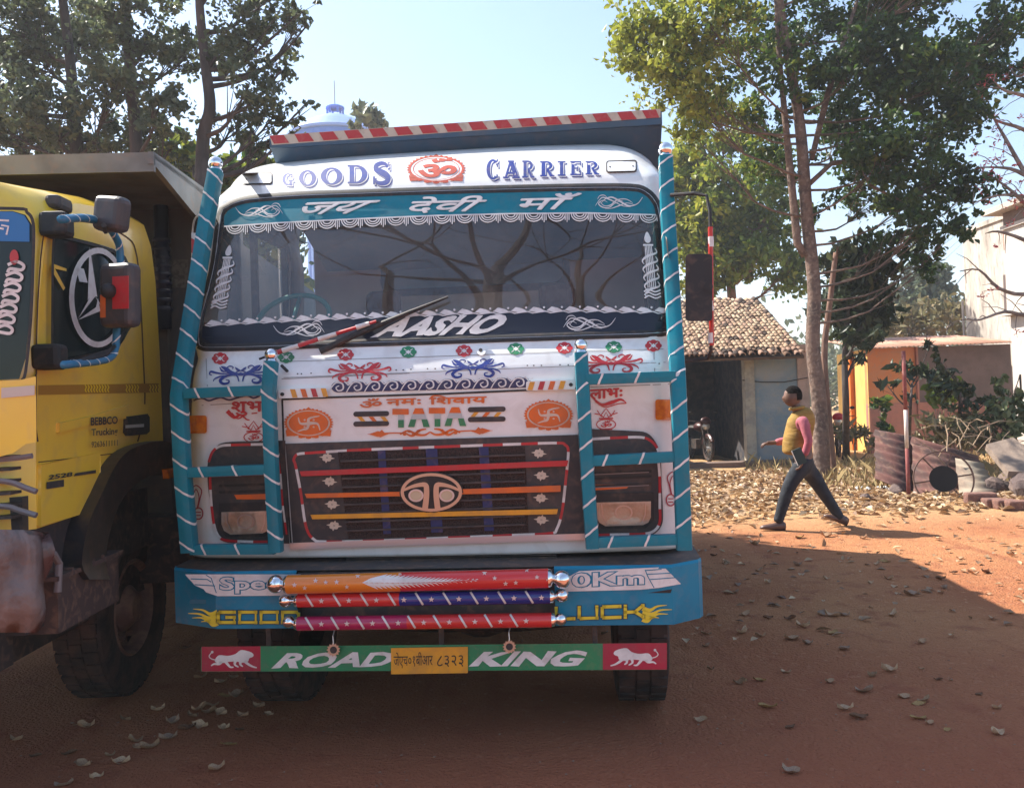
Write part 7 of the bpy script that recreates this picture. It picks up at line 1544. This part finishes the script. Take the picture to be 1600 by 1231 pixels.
b = MB(); c_ = W3(1245, 637.5)-MO; b.tube([c_+Vector((.076*math.cos(t), .072*math.sin(t), .012*math.cos(t))) for t in [2*math.pi*k/20 for k in range(21)]], .02, 8, cap=False, front=Vector((0, 0, 1))); b.build('collar', VEST, man, True)
for a_, pitch_, dy in ((la, .0, -.1), (ra, .42, .1)):
    tt = (a_-MO); b = MB()
    sec = []; N_ = 9
    for i in range(N_):
        t = i/(N_-1); xx = .085-.30*t; h_ = [.09, .105, .105, .09, .075, .065, .058, .048, .025][i]; w_ = [.03, .038, .04, .038, .042, .048, .047, .038, .015][i]; sec.append([(xx, w_*math.cos(q), max(0, h_*.5+h_*.55*math.sin(q))) for q in [2*math.pi*k/12 for k in range(12)]])
    M_ = Matrix.Translation((tt.x, tt.y, 0)) @ Matrix.Translation((-.2*(pitch_ > 0), 0, 0)) @ Matrix.Rotation(-pitch_*0+(-pitch_ if pitch_ else .0), 4, 'Y').inverted() @ Matrix.Translation((.2*(pitch_ > 0), 0, 0)) if pitch_ else Matrix.Translation((tt.x, tt.y, .0)) @ Matrix.Rotation(.10, 4, 'Y')
    vs = [M_ @ Vector(v) for s_ in sec for v in s_]
    mn = min(v.z for v in vs); vs = [v-Vector((0, 0, mn)) for v in vs]
    b.add(vs, [(i*12+k, i*12+(k+1) % 12, (i+1)*12+(k+1) % 12, (i+1)*12+k) for i in range(N_-1) for k in range(12)]+[tuple(range(11, -1, -1)), tuple(range((N_-1)*12, N_*12))]); b.build('shoe', SHOE, man, True)
bk = W3(1249, 713, -.27); b = MB(); M_ = Matrix.Translation(bk) @ Matrix.Rotation(math.radians(-22), 4, 'Y'); b.box(-.055, -.010, -.095, .055, .010, .095, 0, M_); bo_ = b.build('book', mat('dark_green_cover', (.02, .04, .038), .6)); tag(bo_, 'dark green notebook held under the walking man\'s hand', 'book')
b = MB(); b.box(-.060, -.008, -.092, -.0545, .008, .092, 0, M_); b.build('page_edge', WV, bo_)
# ------------------------------------------------------------------ bare trees on the viewer's side of the yard (seen mirrored in the windscreen)
def bare(name, label, p, h, seed, lean=(0, 0), r0=.22):
    R_ = random.Random(seed); b = MB(); t = empty(name, p); tag(t, label, 'tree')
    def grow(p0, d, L, r, dep):
        n = 4; pts = [p0]; dd = d.copy()
        for i in range(n): dd = (dd+Vector((R_.gauss(0, .13), R_.gauss(0, .13), R_.gauss(0, .08)+.03))).normalized(); pts.append(pts[-1]+dd*L/n)
        rr = [r*(1-.5*i/n) for i in range(n+1)]; b.tube(pts, rr, 7 if dep > 3 else 4, cap=False)
        if dep == 0: return
        for k in range(R_.choice((2, 3, 3))):
            a = R_.uniform(.35, 1.0); ax_ = dd.orthogonal().normalized(); ax_.rotate(Matrix.Rotation(R_.uniform(0, 6.28), 3, dd)); nd = dd.copy(); nd.rotate(Matrix.Rotation(a, 3, ax_)); grow(pts[-1 if k < 2 else R_.randint(2, 3)], nd, L*R_.uniform(.62, .85), rr[-1]*R_.uniform(.55, .8), dep-1)
    b0 = MB(); d0 = Vector((lean[0], lean[1], 1)).normalized(); tp = d0*h*.46; b0.tube([(0, 0, 0), tp*.5, tp], [r0*1.3, r0*1.05, r0], 10); b0.build('trunk', BARKD, t, True)
    for q in range(5):
        a = R_.uniform(0, 6.28); grow(tp*R_.uniform(.8, 1), Vector((math.cos(a), math.sin(a), R_.uniform(.3, .9))).normalized(), h*.13, r0*.4, 4)
    grow(tp, d0, h*.2, r0*.85, 7); b.build('branches', BARKD, t)
bare('bare_tree', 'tallest leafless tree standing just behind the viewer, mirrored in the windscreen', Vector((-1.35, -1.3, 0)), 19, 3, (.0, .0), .17)
bare('bare_tree', 'leafless tree with a forked trunk, mirrored at the right of the windscreen', Vector((.15, -3.0, 0)), 20, 8, (.01, .0), .12)
bare('bare_tree', 'leafless tree furthest left on the viewer\'s side', Vector((-3.6, -2.5, 0)), 17, 15, (.02, .0), .16)
air_box()
